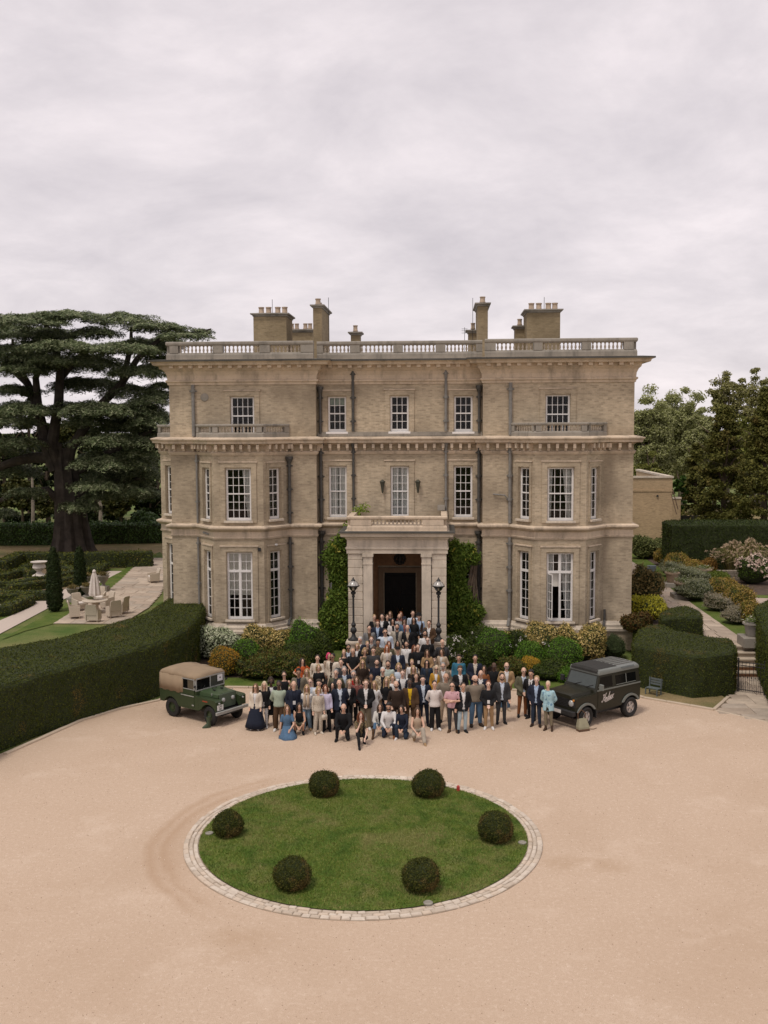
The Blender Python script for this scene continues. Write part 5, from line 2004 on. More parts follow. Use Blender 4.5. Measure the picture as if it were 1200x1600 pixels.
def feather_grass(px, py, h, n, label, spread=.8):
    x, y = G(px, py, ZG)
    root = empty('feather_grass', (x, y, ZG))
    tag(root, label, 'ornamental grass', 'feathery grasses before the tall hedge')
    Q, T = [], []
    for k in range(n):
        a = RNG.uniform(0, 2 * PI)
        r = abs(RNG.normal(0, spread))
        hh = h * RNG.uniform(.6, 1.05)
        dx, dy = r * math.cos(a), r * math.sin(a)
        b = np.array([dx * .25, dy * .25, 0])
        m = np.array([dx * .6, dy * .6, hh * .75])
        e = np.array([dx * 1.15, dy * 1.15, hh * (1.0 - .25 * min(r, 1.4))])
        w = np.array([math.cos(a + 1.57), math.sin(a + 1.57), 0]) * .018
        Q += [b - w, b + w, m + w, m - w, m - w, m + w, e + w * .2, e - w * .2]
        if k % 5 == 0:
            d = np.array([dx, dy, -.25]) / (r + .5)
            for q in range(6):
                p = e + d * (q * .05) + RNG.normal(0, .02, 3)
                T.append(p)
    tag(obj('blades', quads_mesh('blades', np.array(Q), 4, leafmat('grass blades', [(0.15, 0.165, 0.06), (0.27, 0.26, 0.12), (0.38, 0.31, 0.18)])), root), kind='stuff')
    T = np.array(T)
    tag(obj('plumes', quads_mesh('plumes', leaf_quads(T, np.tile([0, -.5, .7], (len(T), 1)), .20, .22, .7), 4, leafmat('plumes', [(0.40, 0.285, 0.19), (0.52, 0.40, 0.28)])), root), kind='stuff')


feather_grass(1146, 899, 2.3, 900, 'pink plumed feathery grass before the tall hedge, left clump')
feather_grass(1172, 900, 2.5, 800, 'greener feathery grass clump next to the hydrangea')
wx, wy = G(1130, 905, ZG)
mb = MB()
WALLM = stonemat('rough wall stone', (.30, .25, .20), .5)
for r_ in range(3):
    x_ = -1.6
    while x_ < 1.7:
        l = random.uniform(.3, .6)
        mb = MB()
        mb.bbox(x_, x_ + l - .02, -.15, .15, r_ * .2, r_ * .2 + .185, .02)
        if r_ == 0 and x_ == -1.6:
            lw_ = tag(mb.build('stone_wall', WALLM, loc=(wx + 1.2, wy, ZG)), 'low rough stone wall between the clipped mound and the feathery grass', 'wall')
        else:
            mb.build('stone', WALLM, lw_)
        x_ += l
for px, py, lb in ((1018, 893, 'small grey floodlight box on the edge of the garden path'),):
    x, y = G(px, py, ZG)
    mb = MB()
    mb.bbox(-.3, .3, -.1, .1, .08, .42, .03)
    mb.box(-.2, .2, -.15, .15, 0, .08)
    tag(mb.build('floodlight', plain('grey blue paint', (.12, .14, .16), .5), loc=(x, y, ZG)), lb, 'floodlight')
# low grey slatted bench against the block hedge
bx_, by_ = G(1015, 1083)
bx2, by2 = G(1034, 1087)
bnch = empty('garden_bench', (bx_, by_ , 0), math.atan2(by2 - by_, bx2 - bx_))
tag(bnch, 'narrow grey slatted bench on the grass behind the estate car', 'bench')
BG = plain('bench grey', (.10, .12, .12), .6)
for k, z in enumerate((.42, .52, .62)):
    mb = MB()
    mb.box(0, .55, .02 + k * .01, .045 + k * .01, z - .035, z + .035)
    mb.build('slat', BG, bnch)
for k in range(3):
    mb = MB()
    mb.box(0, .55, -.3 + k * .1, -.22 + k * .1, .28, .31)
    mb.build('slat', BG, bnch)
for x_ in (.0, .52):
    for yy in (-.3, .0):
        mb = MB()
        mb.box(x_ - .02, x_ + .02, yy - .02, yy + .02, 0, .68 if yy == 0 else .28)
        mb.build('leg', BG, bnch)

# brick garden building behind the house on the right
YE = 84.0
ex1 = X0(1046, YE)
root = empty('garden_building', (11.3, YE, 0))
tag(root, 'flat roofed warm brick outbuilding with a stone coped parapet behind the right wing', 'outbuilding')
mb = MB()
ztop = A(1020, 744, YE)[1]
W_ = ex1 - 11.3
mb.box(0, W_, 0, .3, 0, ztop - .15)
mb.box(W_ - .3, W_, .3, 14, 0, ztop - .15)
mb.build('wall', BRICK_R, root)
mb = MB()
mb.box(-.02, W_ + .08, -.08, .36, ztop - .15, ztop)
mb.box(W_ - .36, W_ + .08, .361, 14, ztop - .15, ztop)
mb.build('coping', STONE_P, root)
mb = MB()
mb.box(-.02, W_ + .05, -.05, .28, ztop - 1.25, ztop - 1.1)
mb.build('string_course', BRICK_R, root)
mb = MB()
mb.box(0, W_ - .3, .3, 14, ztop - 1.4, ztop - 1.3)
mb.build('roof', LEAD, root)
mb = MB()
mb.lathe([(.09, 0), (.09, .05)], (0, 0, 0), 10)
mb.xform(Matrix.Translation((W_ - 1.2, -.05, ztop - 1.6)) @ Matrix.Rotation(PI / 2, 4, 'X'))
mb.build('vent', IRON, root)
x1_ = X0(1059, 92)
root = empty('garden_wall', (ex1, 92, 0))
tag(root, 'short lower brick wall beside the outbuilding', 'wall')
mb = MB()
z_ = A(1050, 777, 92)[1]
mb.box(0, x1_ - ex1, 0, .4, 0, z_ - .15)
mb.build('wall', BRICK_R, root)
mb = MB()
mb.box(-.05, x1_ - ex1 + .05, -.05, .45, z_ - .149, z_)
mb.build('coping', STONE_P, root)
mb = MB()
y_ = 80.5
mb.tube([(X0(1046, y_), y_, 6.0), (X0(1055, y_), y_, 4.4)], .04, 6)
mb.tube([(X0(1044, y_), y_, 5.6), (X0(1053, y_), y_, 4.0)], .03, 6)
tag(mb.build('handrail', plain('weathered oak', (.14, .09, .06), .8)), 'sloping brown timber handrail beside the outbuilding', 'handrail')
mb = MB()
mb.box(X0(1056, 95), X0(1100, 95), 95, 95.2, 0, A(1080, 806, 95)[1])
tag(mb.build('garden_wall', plain('dark boards', (.06, .055, .045), .8)), 'dark low wall behind the tall hedge beneath the trees', 'wall')
flat('dry_lawn', [(20, 96), (60, 92), (60, 112), (18, 112)], 2.0, GRASS_DRY, z0=-.06)
# ================================================================== trees
def limbs(mb, base, h, r, n, spread, lean=0.0, top=.75):
    b = Vector(base)
    pts = [b + Vector((0, 0, -.1)), b + Vector((0, 0, h * .12)), b + Vector((lean * .4, 0, h * .4)), b + Vector((lean, 0, h * top))]
    mb.tube(pts, [r * 1.3, r, r * .7, r * .18], 9)
    for k in range(n):
        a = random.uniform(0, 2 * PI)
        z = h * random.uniform(.25, .65)
        s = b + Vector((lean * z / h, 0, z))
        L = spread * random.uniform(.5, .95)
        e = s + Vector((math.cos(a) * L, math.sin(a) * L, h * random.uniform(.12, .32)))
        m = s.lerp(e, .5) + Vector((0, 0, h * .05))
        mb.tube([s, m, e], [r * .4, r * .25, r * .06], 6)


def tree(name, px, Y, ytop, ybase, wpx, mat, label, n=9000, leaf=.38, clumps=46, lo=.25, group=None, z0=0.0, density=1.0, conic=False, bark=None, dx=0.0, droop=0.0):
    x = X0(px, Y)
    zt = A(px, ytop, Y)[1]
    h = zt - z0
    rx = wpx / 2 / 1600 * Y
    root = empty(name, (x, Y, z0))
    tag(root, label, 'tree', group)
    mb = MB()
    limbs(mb, (0, 0, 0), h, max(.16, h * .022), 9, rx * .8, dx)
    mb.build('trunk', bark or BARK, root, True)
    P, N = [], []
    per = max(20, n // clumps)
    for k in range(clumps):
        if conic:
            t = random.random() ** .8
            zc = h * (lo + (.97 - lo) * t)
            rr = rx * (1 - t) ** .7 * math.sqrt(random.uniform(.25, 1))
            a = random.uniform(0, 2 * PI)
            c = np.array([rr * math.cos(a), rr * .8 * math.sin(a), zc - rr * droop])
            cr = rx * random.uniform(.16, .30) * (1.1 - .5 * t)
            sc = np.array([1.25, 1.0, .5])
        else:
            d = RNG.normal(0, 1, 3)
            d /= np.linalg.norm(d)
            q = random.uniform(.2, 1.0) ** .5
            d[2] = d[2] if d[2] > -.5 else -d[2] * .6
            c = np.array([d[0] * rx * .88 * q + dx * .6, d[1] * rx * .75 * q, h * (lo + (1 - lo) * .5) + d[2] * h * (1 - lo) * .45 * q])
            cr = rx * random.uniform(.13, .28)
            sc = np.array([1.15, 1.0, .8])
        m = per
        dd = RNG.normal(0, 1, (m, 3))
        dd /= np.linalg.norm(dd, axis=1, keepdims=True)
        pr = RNG.uniform(.25, 1.05, (m, 1))
        P.append(c + dd * cr * pr * sc)
        N.append(dd * .6 + np.array([0, 0, .7]))
    P, N = np.concatenate(P), np.concatenate(N)
    keep = P[:, 2] > .1
    tag(obj('crown', quads_mesh('crown', leaf_quads(P[keep], N[keep], leaf, .6, .7), 4, mat), root), kind='stuff')
    return root


LIME = leafmat('lime tree', [(0.25, 0.28, 0.12), (0.345, 0.36, 0.17), (0.46, 0.46, 0.25)], pscale=.25, trans=.35)
ASH = leafmat('ash tree', [(0.19, 0.20, 0.085), (0.29, 0.285, 0.14), (0.41, 0.385, 0.23)], pscale=.25, trans=.35)
OAKL = leafmat('oak', [(0.14, 0.165, 0.055), (0.215, 0.235, 0.09), (0.29, 0.30, 0.13)], pscale=.25, trans=.3)
YEWT = leafmat('yew tree', [(0.075, 0.085, 0.03), (0.13, 0.135, 0.05), (0.20, 0.19, 0.075)], pscale=.3, trans=.25, patch=((0.14, 0.085, 0.03), .55, .72))
FRESH = leafmat('fresh green', [(0.04, 0.085, 0.022), (0.065, 0.125, 0.035)], pscale=.5, trans=.2)
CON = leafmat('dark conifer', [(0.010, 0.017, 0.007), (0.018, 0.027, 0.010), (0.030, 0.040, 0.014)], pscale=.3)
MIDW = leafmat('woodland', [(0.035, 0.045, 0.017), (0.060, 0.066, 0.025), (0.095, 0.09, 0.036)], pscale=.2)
PALEB = plain('pale bark', (0.24, 0.20, 0.155), .9, var=.3, scale=2)
tg = 'trees behind the flower garden'
tree('lime_tree', 1010, 108, 596, 800, 90, LIME, 'broad yellow green tree next to the right end of the house', 42000, .24, 170, .05, tg, bark=PALEB)
tree('lime_tree', 1062, 112, 590, 800, 96, LIME, 'broad yellow green tree in front of the tall airy ash', 42000, .24, 170, .05, tg, bark=PALEB)
tree('lime_tree', 1090, 105, 626, 800, 70, LIME, 'paler rounded tree left of the brown yew', 30000, .24, 130, .1, tg, bark=PALEB)
tree('ash_tree', 1128, 128, 562, 800, 72, ASH, 'tall airy ash showing sky through its crown', 11000, .30, 70, .30, tg, bark=PALEB)
tree('ash_tree', 1168, 132, 564, 800, 66, ASH, 'second tall airy ash behind the yew', 10000, .30, 64, .30, tg, bark=PALEB)
tree('ash_tree', 1206, 126, 570, 800, 74, ASH, 'tall airy ash cut by the right edge', 10000, .30, 64, .30, tg, bark=PALEB)
tree('oak_tree', 1040, 122, 612, 800, 130, OAKL, 'dark woodland tree low behind the yellow green limes', 16000, .36, 90, .02, tg)
tree('oak_tree', 1178, 120, 622, 800, 150, OAKL, 'dark woodland tree behind the brown yews', 16000, .36, 90, .02, tg)
tree('oak_tree', 985, 118, 618, 800, 100, OAKL, 'dark woodland tree half hidden by the house', 7000, .45, 36, .05, tg)
tree('oak_tree', 1250, 124, 610, 800, 120, OAKL, 'dark woodland tree just outside the right edge', 5000, .5, 36, .05, tg)
tree('yew_tree', 1124, 92, 628, 806, 116, YEWT, 'large brownish yew, left of the two dark conifers', 34000, .25, 190, .02, tg, conic=True, droop=.25, z0=.9)
tree('yew_tree', 1186, 88, 600, 806, 120, YEWT, 'large dark olive yew at the right edge', 36000, .25, 200, .02, tg, conic=True, droop=.25, z0=.9)
tree('yew_tree', 1252, 94, 640, 806, 120, YEWT, 'dark yew beyond the right edge of the view', 9000, .4, 70, .04, tg, conic=True, droop=.25, z0=.9)
tree('yew_tree', 1082, 98, 690, 806, 70, YEWT, 'dark narrow yew between the outbuilding and the large brown yew', 16000, .27, 100, .02, tg, conic=True, droop=.25, z0=.9)
tree('young_tree', 1056, 94, 724, 806, 30, FRESH, 'small fresh green tree beside the outbuilding parapet', 4200, .26, 26, .1, tg, z0=.9)
tree('young_tree', 1010, 100, 690, 800, 60, OAKL, 'dark bushy tree directly behind the outbuilding roof', 7000, .36, 36, .05, tg)
# woods on the left, behind the cedar
wg = 'woodland trees behind the cedar'
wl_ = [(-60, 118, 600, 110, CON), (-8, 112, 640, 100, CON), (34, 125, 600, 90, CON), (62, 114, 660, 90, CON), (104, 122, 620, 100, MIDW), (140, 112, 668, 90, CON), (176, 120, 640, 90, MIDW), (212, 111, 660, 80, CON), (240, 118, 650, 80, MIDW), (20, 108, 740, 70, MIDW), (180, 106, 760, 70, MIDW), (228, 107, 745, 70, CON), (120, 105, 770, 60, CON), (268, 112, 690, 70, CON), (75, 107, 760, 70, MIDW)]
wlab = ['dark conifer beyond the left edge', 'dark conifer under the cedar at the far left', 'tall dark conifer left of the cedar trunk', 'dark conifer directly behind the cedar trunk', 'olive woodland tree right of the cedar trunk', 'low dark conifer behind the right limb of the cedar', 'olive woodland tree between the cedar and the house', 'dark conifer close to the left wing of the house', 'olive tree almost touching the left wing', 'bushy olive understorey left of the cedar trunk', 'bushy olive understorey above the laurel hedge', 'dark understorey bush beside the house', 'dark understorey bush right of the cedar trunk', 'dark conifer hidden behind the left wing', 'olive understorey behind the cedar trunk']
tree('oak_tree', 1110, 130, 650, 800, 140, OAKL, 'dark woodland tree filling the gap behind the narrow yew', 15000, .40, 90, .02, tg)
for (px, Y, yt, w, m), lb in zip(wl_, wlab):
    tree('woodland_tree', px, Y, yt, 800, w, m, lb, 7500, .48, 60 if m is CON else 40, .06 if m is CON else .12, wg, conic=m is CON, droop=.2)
for px, lb in ((36, 'pale bare trunk in the woods at the far left'), (146, 'pale slanting trunk in the woods right of the cedar')):
    mb = MB()
    x = X0(px, 103)
    mb.tube([(x, 103, -.1), (x + .1, 103, 3), (x - (.9 if px > 100 else .1), 103.5, 6)], [.22, .18, .12], 8)
    tag(mb.build('bare_trunk', PALEB, smooth=True), lb, 'tree trunk')
x, y = G(222, 846)
o = shrub('laurel_bush', 220, 846, 56, 44, LAUREL, 'round green laurel bush against the left side of the house', 5600, .25, lump=.12)

# ------------------------------------------------------------------ the great cedar
CX, CY = X0(99, 86.5), 86.5
cedar = empty('cedar_tree', (CX, CY, 0))
tag(cedar, 'huge flat topped cedar with layered boughs and a fluted trunk left of the house', 'tree')
CBARK = plain('cedar bark', (0.046, 0.036, 0.029), .95, var=.45, scale=1.6, bumps=.9, bscale=5)
mb = MB()
rg = []
for z, r, ox in ((-.1, 2.1, .1), (.6, 1.7, .1), (1.6, 1.5, .08), (3.5, 1.3, 0), (5.5, 1.1, -.15), (7.2, .95, -.3), (8.4, .75, -.45), (9.2, .5, -.5)):
    rg.append([(ox + r * (1 + .13 * math.sin(k * PI / 3 * 2.0 + z * .25) + .06 * math.sin(k * 2.9)) * math.cos(2 * PI * k / 28), r * .85 * (1 + .13 * math.sin(k * PI / 3 * 2.0 + z * .25)) * math.sin(2 * PI * k / 28), z) for k in range(28)])
mb.loft(rg)
mb.build('trunk', CBARK, cedar, True)


def Cp(px, py, dy=0.0):
    Y = CY + dy
    x, z = A(px, py, Y)
    return Vector((x - CX, dy, z))


for pts, r0, r1 in (([(88, 735), (74, 700), (60, 640), (44, 600), (10, 570)], .62, .2), ([(92, 730), (82, 690), (92, 630), (94, 580), (84, 530), (70, 505)], .58, .18), ([(94, 590), (120, 560), (150, 540)], .4, .12), ([(60, 640), (56, 590), (68, 560)], .4, .15),
                    ([(84, 715), (50, 715), (20, 722), (-30, 740)], .55, .3), ([(98, 760), (112, 700), (150, 640), (190, 600), (215, 560), (250, 530), (300, 522), (330, 514)], .5, .06), ([(190, 600), (205, 540), (205, 510)], .3, .1), ([(100, 745), (150, 720), (200, 690), (240, 670)], .5, .15), ([(104, 790), (140, 760), (200, 750), (235, 745)], .4, .12), ([(95, 700), (60, 690), (20, 690)], .45, .15), ([(44, 600), (20, 560), (20, 530)], .3, .1), ([(98, 790), (75, 765), (30, 770), (-20, 790)], .4, .15)):
    mb = MB()
    n = len(pts)
    dys = random.uniform(-3.5, 3.5)
    P = [Cp(p[0], p[1], dys * i / n) for i, p in enumerate(pts)]
    mb.tube(P, [r0 + (r1 - r0) * i / (n - 1) for i in range(n)], 9)
    mb.build('bough', CBARK, cedar, True)
CED = leafmat('cedar needles', [(0.055, 0.08, 0.034), (0.105, 0.135, 0.06), (0.185, 0.215, 0.105), (0.31, 0.32, 0.20)], pscale=.35, trans=.08)
plates = [(40, 503, 130, 16), (108, 494, 100, 12), (60, 496, 80, 10), (190, 499, 100, 14), (244, 512, 90, 12), (290, 521, 76, 9), (320, 515, 30, 5), (10, 520, 110, 20), (70, 520, 90, 18), (20, 545, 120, 22), (100, 542, 130, 24), (150, 520, 80, 12), (180, 548, 120, 20), (236, 548, 80, 13), (260, 536, 60, 8),
          (40, 580, 70, 18), (126, 575, 110, 24), (150, 598, 120, 26), (214, 585, 90, 20), (245, 575, 60, 12), (20, 606, 90, 18), (120, 640, 110, 26), (190, 640, 100, 24), (232, 625, 60, 18), (228, 690, 70, 20), (160, 690, 90, 24), (20, 660, 90, 22), (190, 712, 100, 24), (226, 738, 70, 16), (150, 758, 90, 18), (200, 765, 70, 14), (130, 788, 60, 12), (240, 650, 50, 20), (6, 705, 60, 18), (-40, 520, 100, 20), (-50, 570, 110, 24), (-40, 640, 100, 24), (-50, 700, 90, 20), (10, 640, 60, 20), (0, 800, 50, 14), (40, 770, 60, 10), (215, 668, 80, 18), (175, 665, 80, 18), (250, 600, 40, 12), (150, 640, 120, 30), (75, 560, 80, 18), (60, 520, 110, 20), (120, 600, 80, 20), (50, 640, 60, 16), (140, 660, 70, 26), (168, 642, 80, 26), (200, 660, 80, 26), (225, 700, 60, 26), (190, 690, 80, 26), (150, 715, 80, 24), (215, 725, 70, 24), (175, 735, 80, 22), (230, 640, 60, 26), (205, 755, 70, 20), (160, 745, 70, 20), (140, 772, 50, 14), (230, 680, 60, 24), (240, 620, 50, 20), (165, 720, 110, 28), (205, 610, 90, 26), (225, 655, 70, 26), (240, 700, 50, 20), (185, 745, 90, 22), (225, 765, 60, 18), (160, 775, 70, 16), (30, 635, 90, 24), (20, 690, 80, 22), (30, 735, 70, 18), (140, 565, 120, 24), (40, 560, 110, 22), (225, 540, 90, 18), (245, 560, 60, 16), (60, 540, 90, 20), (30, 575, 80, 16)]
PP, NN = [], []
for (px, py, w, hp) in plates:
    for rep in range(2):
        dy = random.uniform(-6.5, 6.5)
        c = Cp(px + random.uniform(-8, 8), py + random.uniform(-5, 5), dy)
        s = (CY + dy) / 1600
        rx, rz = w / 2 * s, hp / 2 * s
        k = int(1000 * max(rx, .8) ** 1.35)
        a = RNG.uniform(0, 2 * PI, k)
        q = np.sqrt(RNG.random(k))
        fr = 1 + .22 * np.sin(a * 5 + px) + .12 * np.sin(a * 11 + py)          # ragged finger ends
        x_ = rx * q * np.cos(a) * fr
        y_ = rx * .8 * q * np.sin(a) * fr
        dome = (1 - q ** 2) * rz * .7 - q ** 3 * rz * .55
        lump = .20 * np.sin(x_ * 2.1 + px) * np.sin(y_ * 2.3 + py)
        z_ = dome + lump * .8 + RNG.normal(0, .05, k) - RNG.exponential(.08, k)
        PP.append(np.stack([c.x + x_, c.y + y_, c.z + z_], 1))
        NN.append(np.stack([x_ / rx * .35, y_ / rx * .35 - .1, np.ones(k)], 1))
PP, NN = np.concatenate(PP), np.concatenate(NN)
tag(obj('crown', quads_mesh('crown', leaf_quads(PP, NN, .31, .24, .36), 4, CED), cedar), kind='stuff')
# ================================================================== lamp posts by the steps
LGLASS = glassmat('lamp glass', (0.8, 0.8, 0.78), .12, .12)
for s, lb in ((-1, 'black iron lamp post with a glass bowl lantern left of the porch, in the creeper'), (1, 'black iron lamp post with a glass bowl lantern on a pedestal right of the porch')):
    x, Y = s * 1.92, 45.6
    pd = MB()
    pd.bbox(-.28, .28, -.28, .28, 0, 1.12, .01)
    pd.bbox(-.34, .34, -.34, .34, 1.121, 1.25, .04)
    tag(pd.build('stone_pedestal', STONE_P, loc=(x, Y, 0)), 'square stone pedestal under the %s lamp post at the porch steps' % ('left' if s < 0 else 'right'), 'pedestal')
    root = empty('lamp_post', (x, Y, 1.25))
    tag(root, lb, 'lamp post', 'lamp posts flanking the porch')
    mb = MB()
    mb.lathe([(.26, 0), (.26, .04), (.17, .09), (.1, .17), (.07, .3), (.13, .38), (.15, .46), (.12, .55), (.07, .6), (.1, .66), (.11, .72), (.06, .8), (.045, .9), (.045, 1.95), (.07, 1.98), (.07, 2.03), (.045, 2.06), (.11, 2.12), (.12, 2.2), (.06, 2.24)], n=14)
    mb.build('post', IRON, root, True)
    mb = MB()
    mb.lathe([(.07, 2.245), (.13, 2.29), (.22, 2.43), (.255, 2.47), (.25, 2.47), (.21, 2.43), (.12, 2.30)], n=18)
    mb.build('glass_bowl', LGLASS, root, True)
    mb = MB()
    mb.lathe([(.26, 2.46), (.29, 2.475), (.29, 2.50), (.26, 2.51)], n=18)
    for k in range(6):
        a = k * PI / 3
        mb.tube([(.07 * math.cos(a), .07 * math.sin(a), 2.26), (.235 * math.cos(a), .235 * math.sin(a), 2.46)], .009, 4)
        mb.tube([(.25 * math.cos(a), .25 * math.sin(a), 2.51), (.19 * math.cos(a), .19 * math.sin(a), 2.63), (.08 * math.cos(a), .08 * math.sin(a), 2.71)], .009, 4)
    mb.lathe([(.09, 2.70), (.1, 2.73), (.05, 2.79), (.03, 2.83), (.01, 2.88)], n=12)
    mb.build('lantern_frame', IRON, root)
    mb = MB()
    mb.lathe([(.25, 2.512), (.2, 2.62), (.09, 2.705)], n=18)
    mb.build('glass_dome', plain('dome glass', (.38, .36, .33), .2, spec=.6), root, True)
    mb = MB()
    mb.ell((0, 0, 2.42), (.05, .05, .08), 10, 6)
    mb.build('bulb', plain('lamp bulb', (.7, .66, .58), .3), root, True)

# ================================================================== vehicles (local: x forward, z up)
TYRE = plain('tyre', (.018, .017, .016), .85, var=.25, scale=20)
BLACKP = plain('black trim', (.02, .02, .02), .55, var=.15)
DGLASS = plain('dark car glass', (.004, .0045, .0045), .12, var=.1, spec=.16)
LAMPG = plain('headlamp glass', (.34, .34, .33), .12, spec=.6)


def arch(cx, r, zc, zb, n=9):
    a0 = math.asin(max(-1, min(1, (zb - zc) / r)))
    return [(cx + r * math.cos(a), zc + r * math.sin(a)) for a in (a0 + (PI - 2 * a0) * i / n for i in range(n + 1))]


def wheel(root, x, y, r, w, rimr, rimmat, side, steel=False, steer=0.0):
    mb = MB()
    hw = w / 2
    mb.lathe([(rimr * .96, -hw * .8), (r * .86, -hw), (r * .96, -hw * .85), (r, -hw * .55), (r, hw * .55), (r * .96, hw * .85), (r * .86, hw), (rimr * .96, hw * .8), (rimr * .96, -hw * .8)], n=28)
    k = 30
    for i in range(k):                                   # tread blocks
        a = 2 * PI * i / k
        ca, sa = math.cos(a), math.sin(a)
        for zz in (-.3, .3):
            mb.add([(r * 1.018 * math.cos(a + d), r * 1.018 * math.sin(a + d), hw * (zz + e)) for d, e in ((-.05, -.25), (.05, -.25), (.05, .25), (-.05, .25))] +
                   [(r * .98 * math.cos(a + d), r * .98 * math.sin(a + d), hw * (zz + e)) for d, e in ((-.05, -.25), (.05, -.25), (.05, .25), (-.05, .25))],
                   [(0, 1, 2, 3), (0, 4, 5, 1), (1, 5, 6, 2), (2, 6, 7, 3), (3, 7, 4, 0)])
    m = Matrix.Rotation(PI / 2 * (-1 if side > 0 else 1), 4, 'X')
    mb.xform(m)
    t = mb.build('wheel', TYRE, root, True, loc=(x, y, r), rz=steer)
    mb = MB()
    if steel:
        mb.lathe([(rimr * .97, -hw * .5), (rimr * .97, hw * .45), (rimr * .85, hw * .55), (rimr * .8, hw * .2), (rimr * .45, hw * .25), (rimr * .42, hw * .55), (rimr * .2, hw * .6), (.01, hw * .6)], n=24)
    else:
        mb.lathe([(rimr * .97, -hw * .5), (rimr * .97, hw * .62), (rimr * .86, hw * .70), (rimr * .80, hw * .3), (.01, hw * .25)], n=24)
        for k in range(5):
            a = 2 * PI * k / 5
            st = len(mb.v)
            mb.loft([[(.05 * rimr, -.12 * rimr, hw * .45), (.05 * rimr, .12 * rimr, hw * .45), (.05 * rimr, .1 * rimr, hw * .75), (.05 * rimr, -.1 * rimr, hw * .75)], [(.85 * rimr, -.26 * rimr, hw * .25), (.85 * rimr, .26 * rimr, hw * .25), (.85 * rimr, .2 * rimr, hw * .66), (.85 * rimr, -.2 * rimr, hw * .66)]])
            mb.xform(Matrix.Rotation(a, 4, 'Z'), st)
        mb.lathe([(rimr * .25, hw * .5), (rimr * .22, hw * .86), (.01, hw * .88)], n=12)
    mb.xform(m)
    mb.build('rim', rimmat, t, True)
    return t


def ribbon(mb, pts, w, P):                              # flat lettering strokes
    pts = [Vector(p) for p in pts]
    L, Rr = [], []
    for i, p in enumerate(pts):
        d = (pts[min(i + 1, len(pts) - 1)] - pts[max(i - 1, 0)]).normalized()
        n = Vector((-d.y, d.x)) * (w / 2) * (1.25 if abs(d.y) > .6 else .8)
        L.append(p + n)
        Rr.append(p - n)
    vs = [P(*q) for q in L] + [P(*q) for q in Rr]
    k = len(pts)
    mb.add(vs, [(i, i + 1, k + i + 1, k + i) for i in range(k - 1)])


def text_mesh(name, s, size, mat, shear=0.0):
    cu = bpy.data.curves.new(name, 'FONT')
    cu.body = s
    cu.size = size
    cu.align_x = 'CENTER'
    cu.shear = shear
    cu.extrude = .001
    cu.offset = size * .012
    cu.resolution_u = 2
    t = bpy.data.objects.new(name, cu)
    COL.objects.link(t)
    bpy.context.view_layer.update()
    me = bpy.data.meshes.new_from_object(t.evaluated_get(bpy.context.evaluated_depsgraph_get()))
    bpy.data.objects.remove(t)
    me.name = name
    me.materials.clear()
    me.materials.append(mat)
    return me


def place_vehicle(root, front_px, rear_px, side, track, r):
    """near side wheels seen at two pixels (their foot); side +1: the left side faces the camera"""
    f = Vector(G(*front_px))
    b = Vector(G(*rear_px))
    d = (f - b).normalized()
    n = Vector((-d.y, d.x)) * side                         # towards the near side
    c = (f + b) / 2 - n * (track / 2)
    root.location = (c.x, c.y, 0)
    root.rotation_euler = (0, 0, math.atan2(d.y, d.x))


# ---- dark estate car on the right
OLIVE = plain('dark olive paint', (.020, .0195, .012), .35, var=.05, spec=.25, coat=.1)
GREYG = plain('grey green paint', (.155, .165, .15), .4, var=.05)
SILVER = plain('alloy', (.50, .47, .45), .35, .6, var=.05)
car = empty('estate_car')
tag(car, 'dark olive off road estate car with white door lettering parked at the right', 'car')
B = .80
prof = [(-1.72, .58), (-1.74, .80), (-1.745, 1.25), (.63, 1.25), (.67, 1.15), (1.60, 1.12), (1.70, 1.08), (1.72, .66)]
prof += arch(1.18, .46, .37, .62)[::1] + [(.62, .52), (-.68, .52)] + arch(-1.18, .46, .37, .58)
mb = MB()
mb.sideprism(prof, -B, B)
mb.build('body', OLIVE, car)
mb = MB()
mb.box(-1.6, 1.6, -.62, .62, .42, .60)
mb.box(-1.5, 1.5, -.5, .5, .30, .42)
mb.build('chassis', BLACKP, car)
mb = MB()
mb.loft([[(.66, -.66, 1.12), (.66, .66, 1.12), (.66, .62, 1.255), (.66, .45, 1.285), (.66, -.45, 1.285), (.66, -.62, 1.255)], [(1.64, -.61, 1.08), (1.64, .61, 1.08), (1.64, .58, 1.225), (1.64, .44, 1.25), (1.64, -.44, 1.25), (1.64, -.58, 1.225)], [(1.725, -.60, 1.06), (1.725, .60, 1.06), (1.725, .57, 1.18), (1.725, .42, 1.20), (1.725, -.42, 1.20), (1.725, -.57, 1.18)]])
mb.build('bonnet', OLIVE, car, True)
ZT = 1.78


def side_y(z):
    return B - .008 - .075 * (z - 1.25) / (ZT - 1.25)


mb = MB()
mb.loft([[(-1.74, -B + .008, 1.252), (.62, -B + .008, 1.252), (.62, B - .008, 1.252), (-1.74, B - .008, 1.252)], [(-1.71, -side_y(ZT), ZT), (.42, -side_y(ZT), ZT), (.42, side_y(ZT), ZT), (-1.71, side_y(ZT), ZT)]])
mb.build('cabin', OLIVE, car)


def side_plate(s, x0, x1, z0, z1, t=.006, sx0=0.0, sx1=0.0, c=.02):
    mb = MB()
    o = []
    for d in (0, t):
        o.append([(x0, s * (side_y(z0) + d), z0), (x1, s * (side_y(z0) + d), z0), (x1 + sx1, s * (side_y(z1) + d), z1), (x0 + sx0, s * (side_y(z1) + d), z1)])
    mb.loft(o)
    return mb


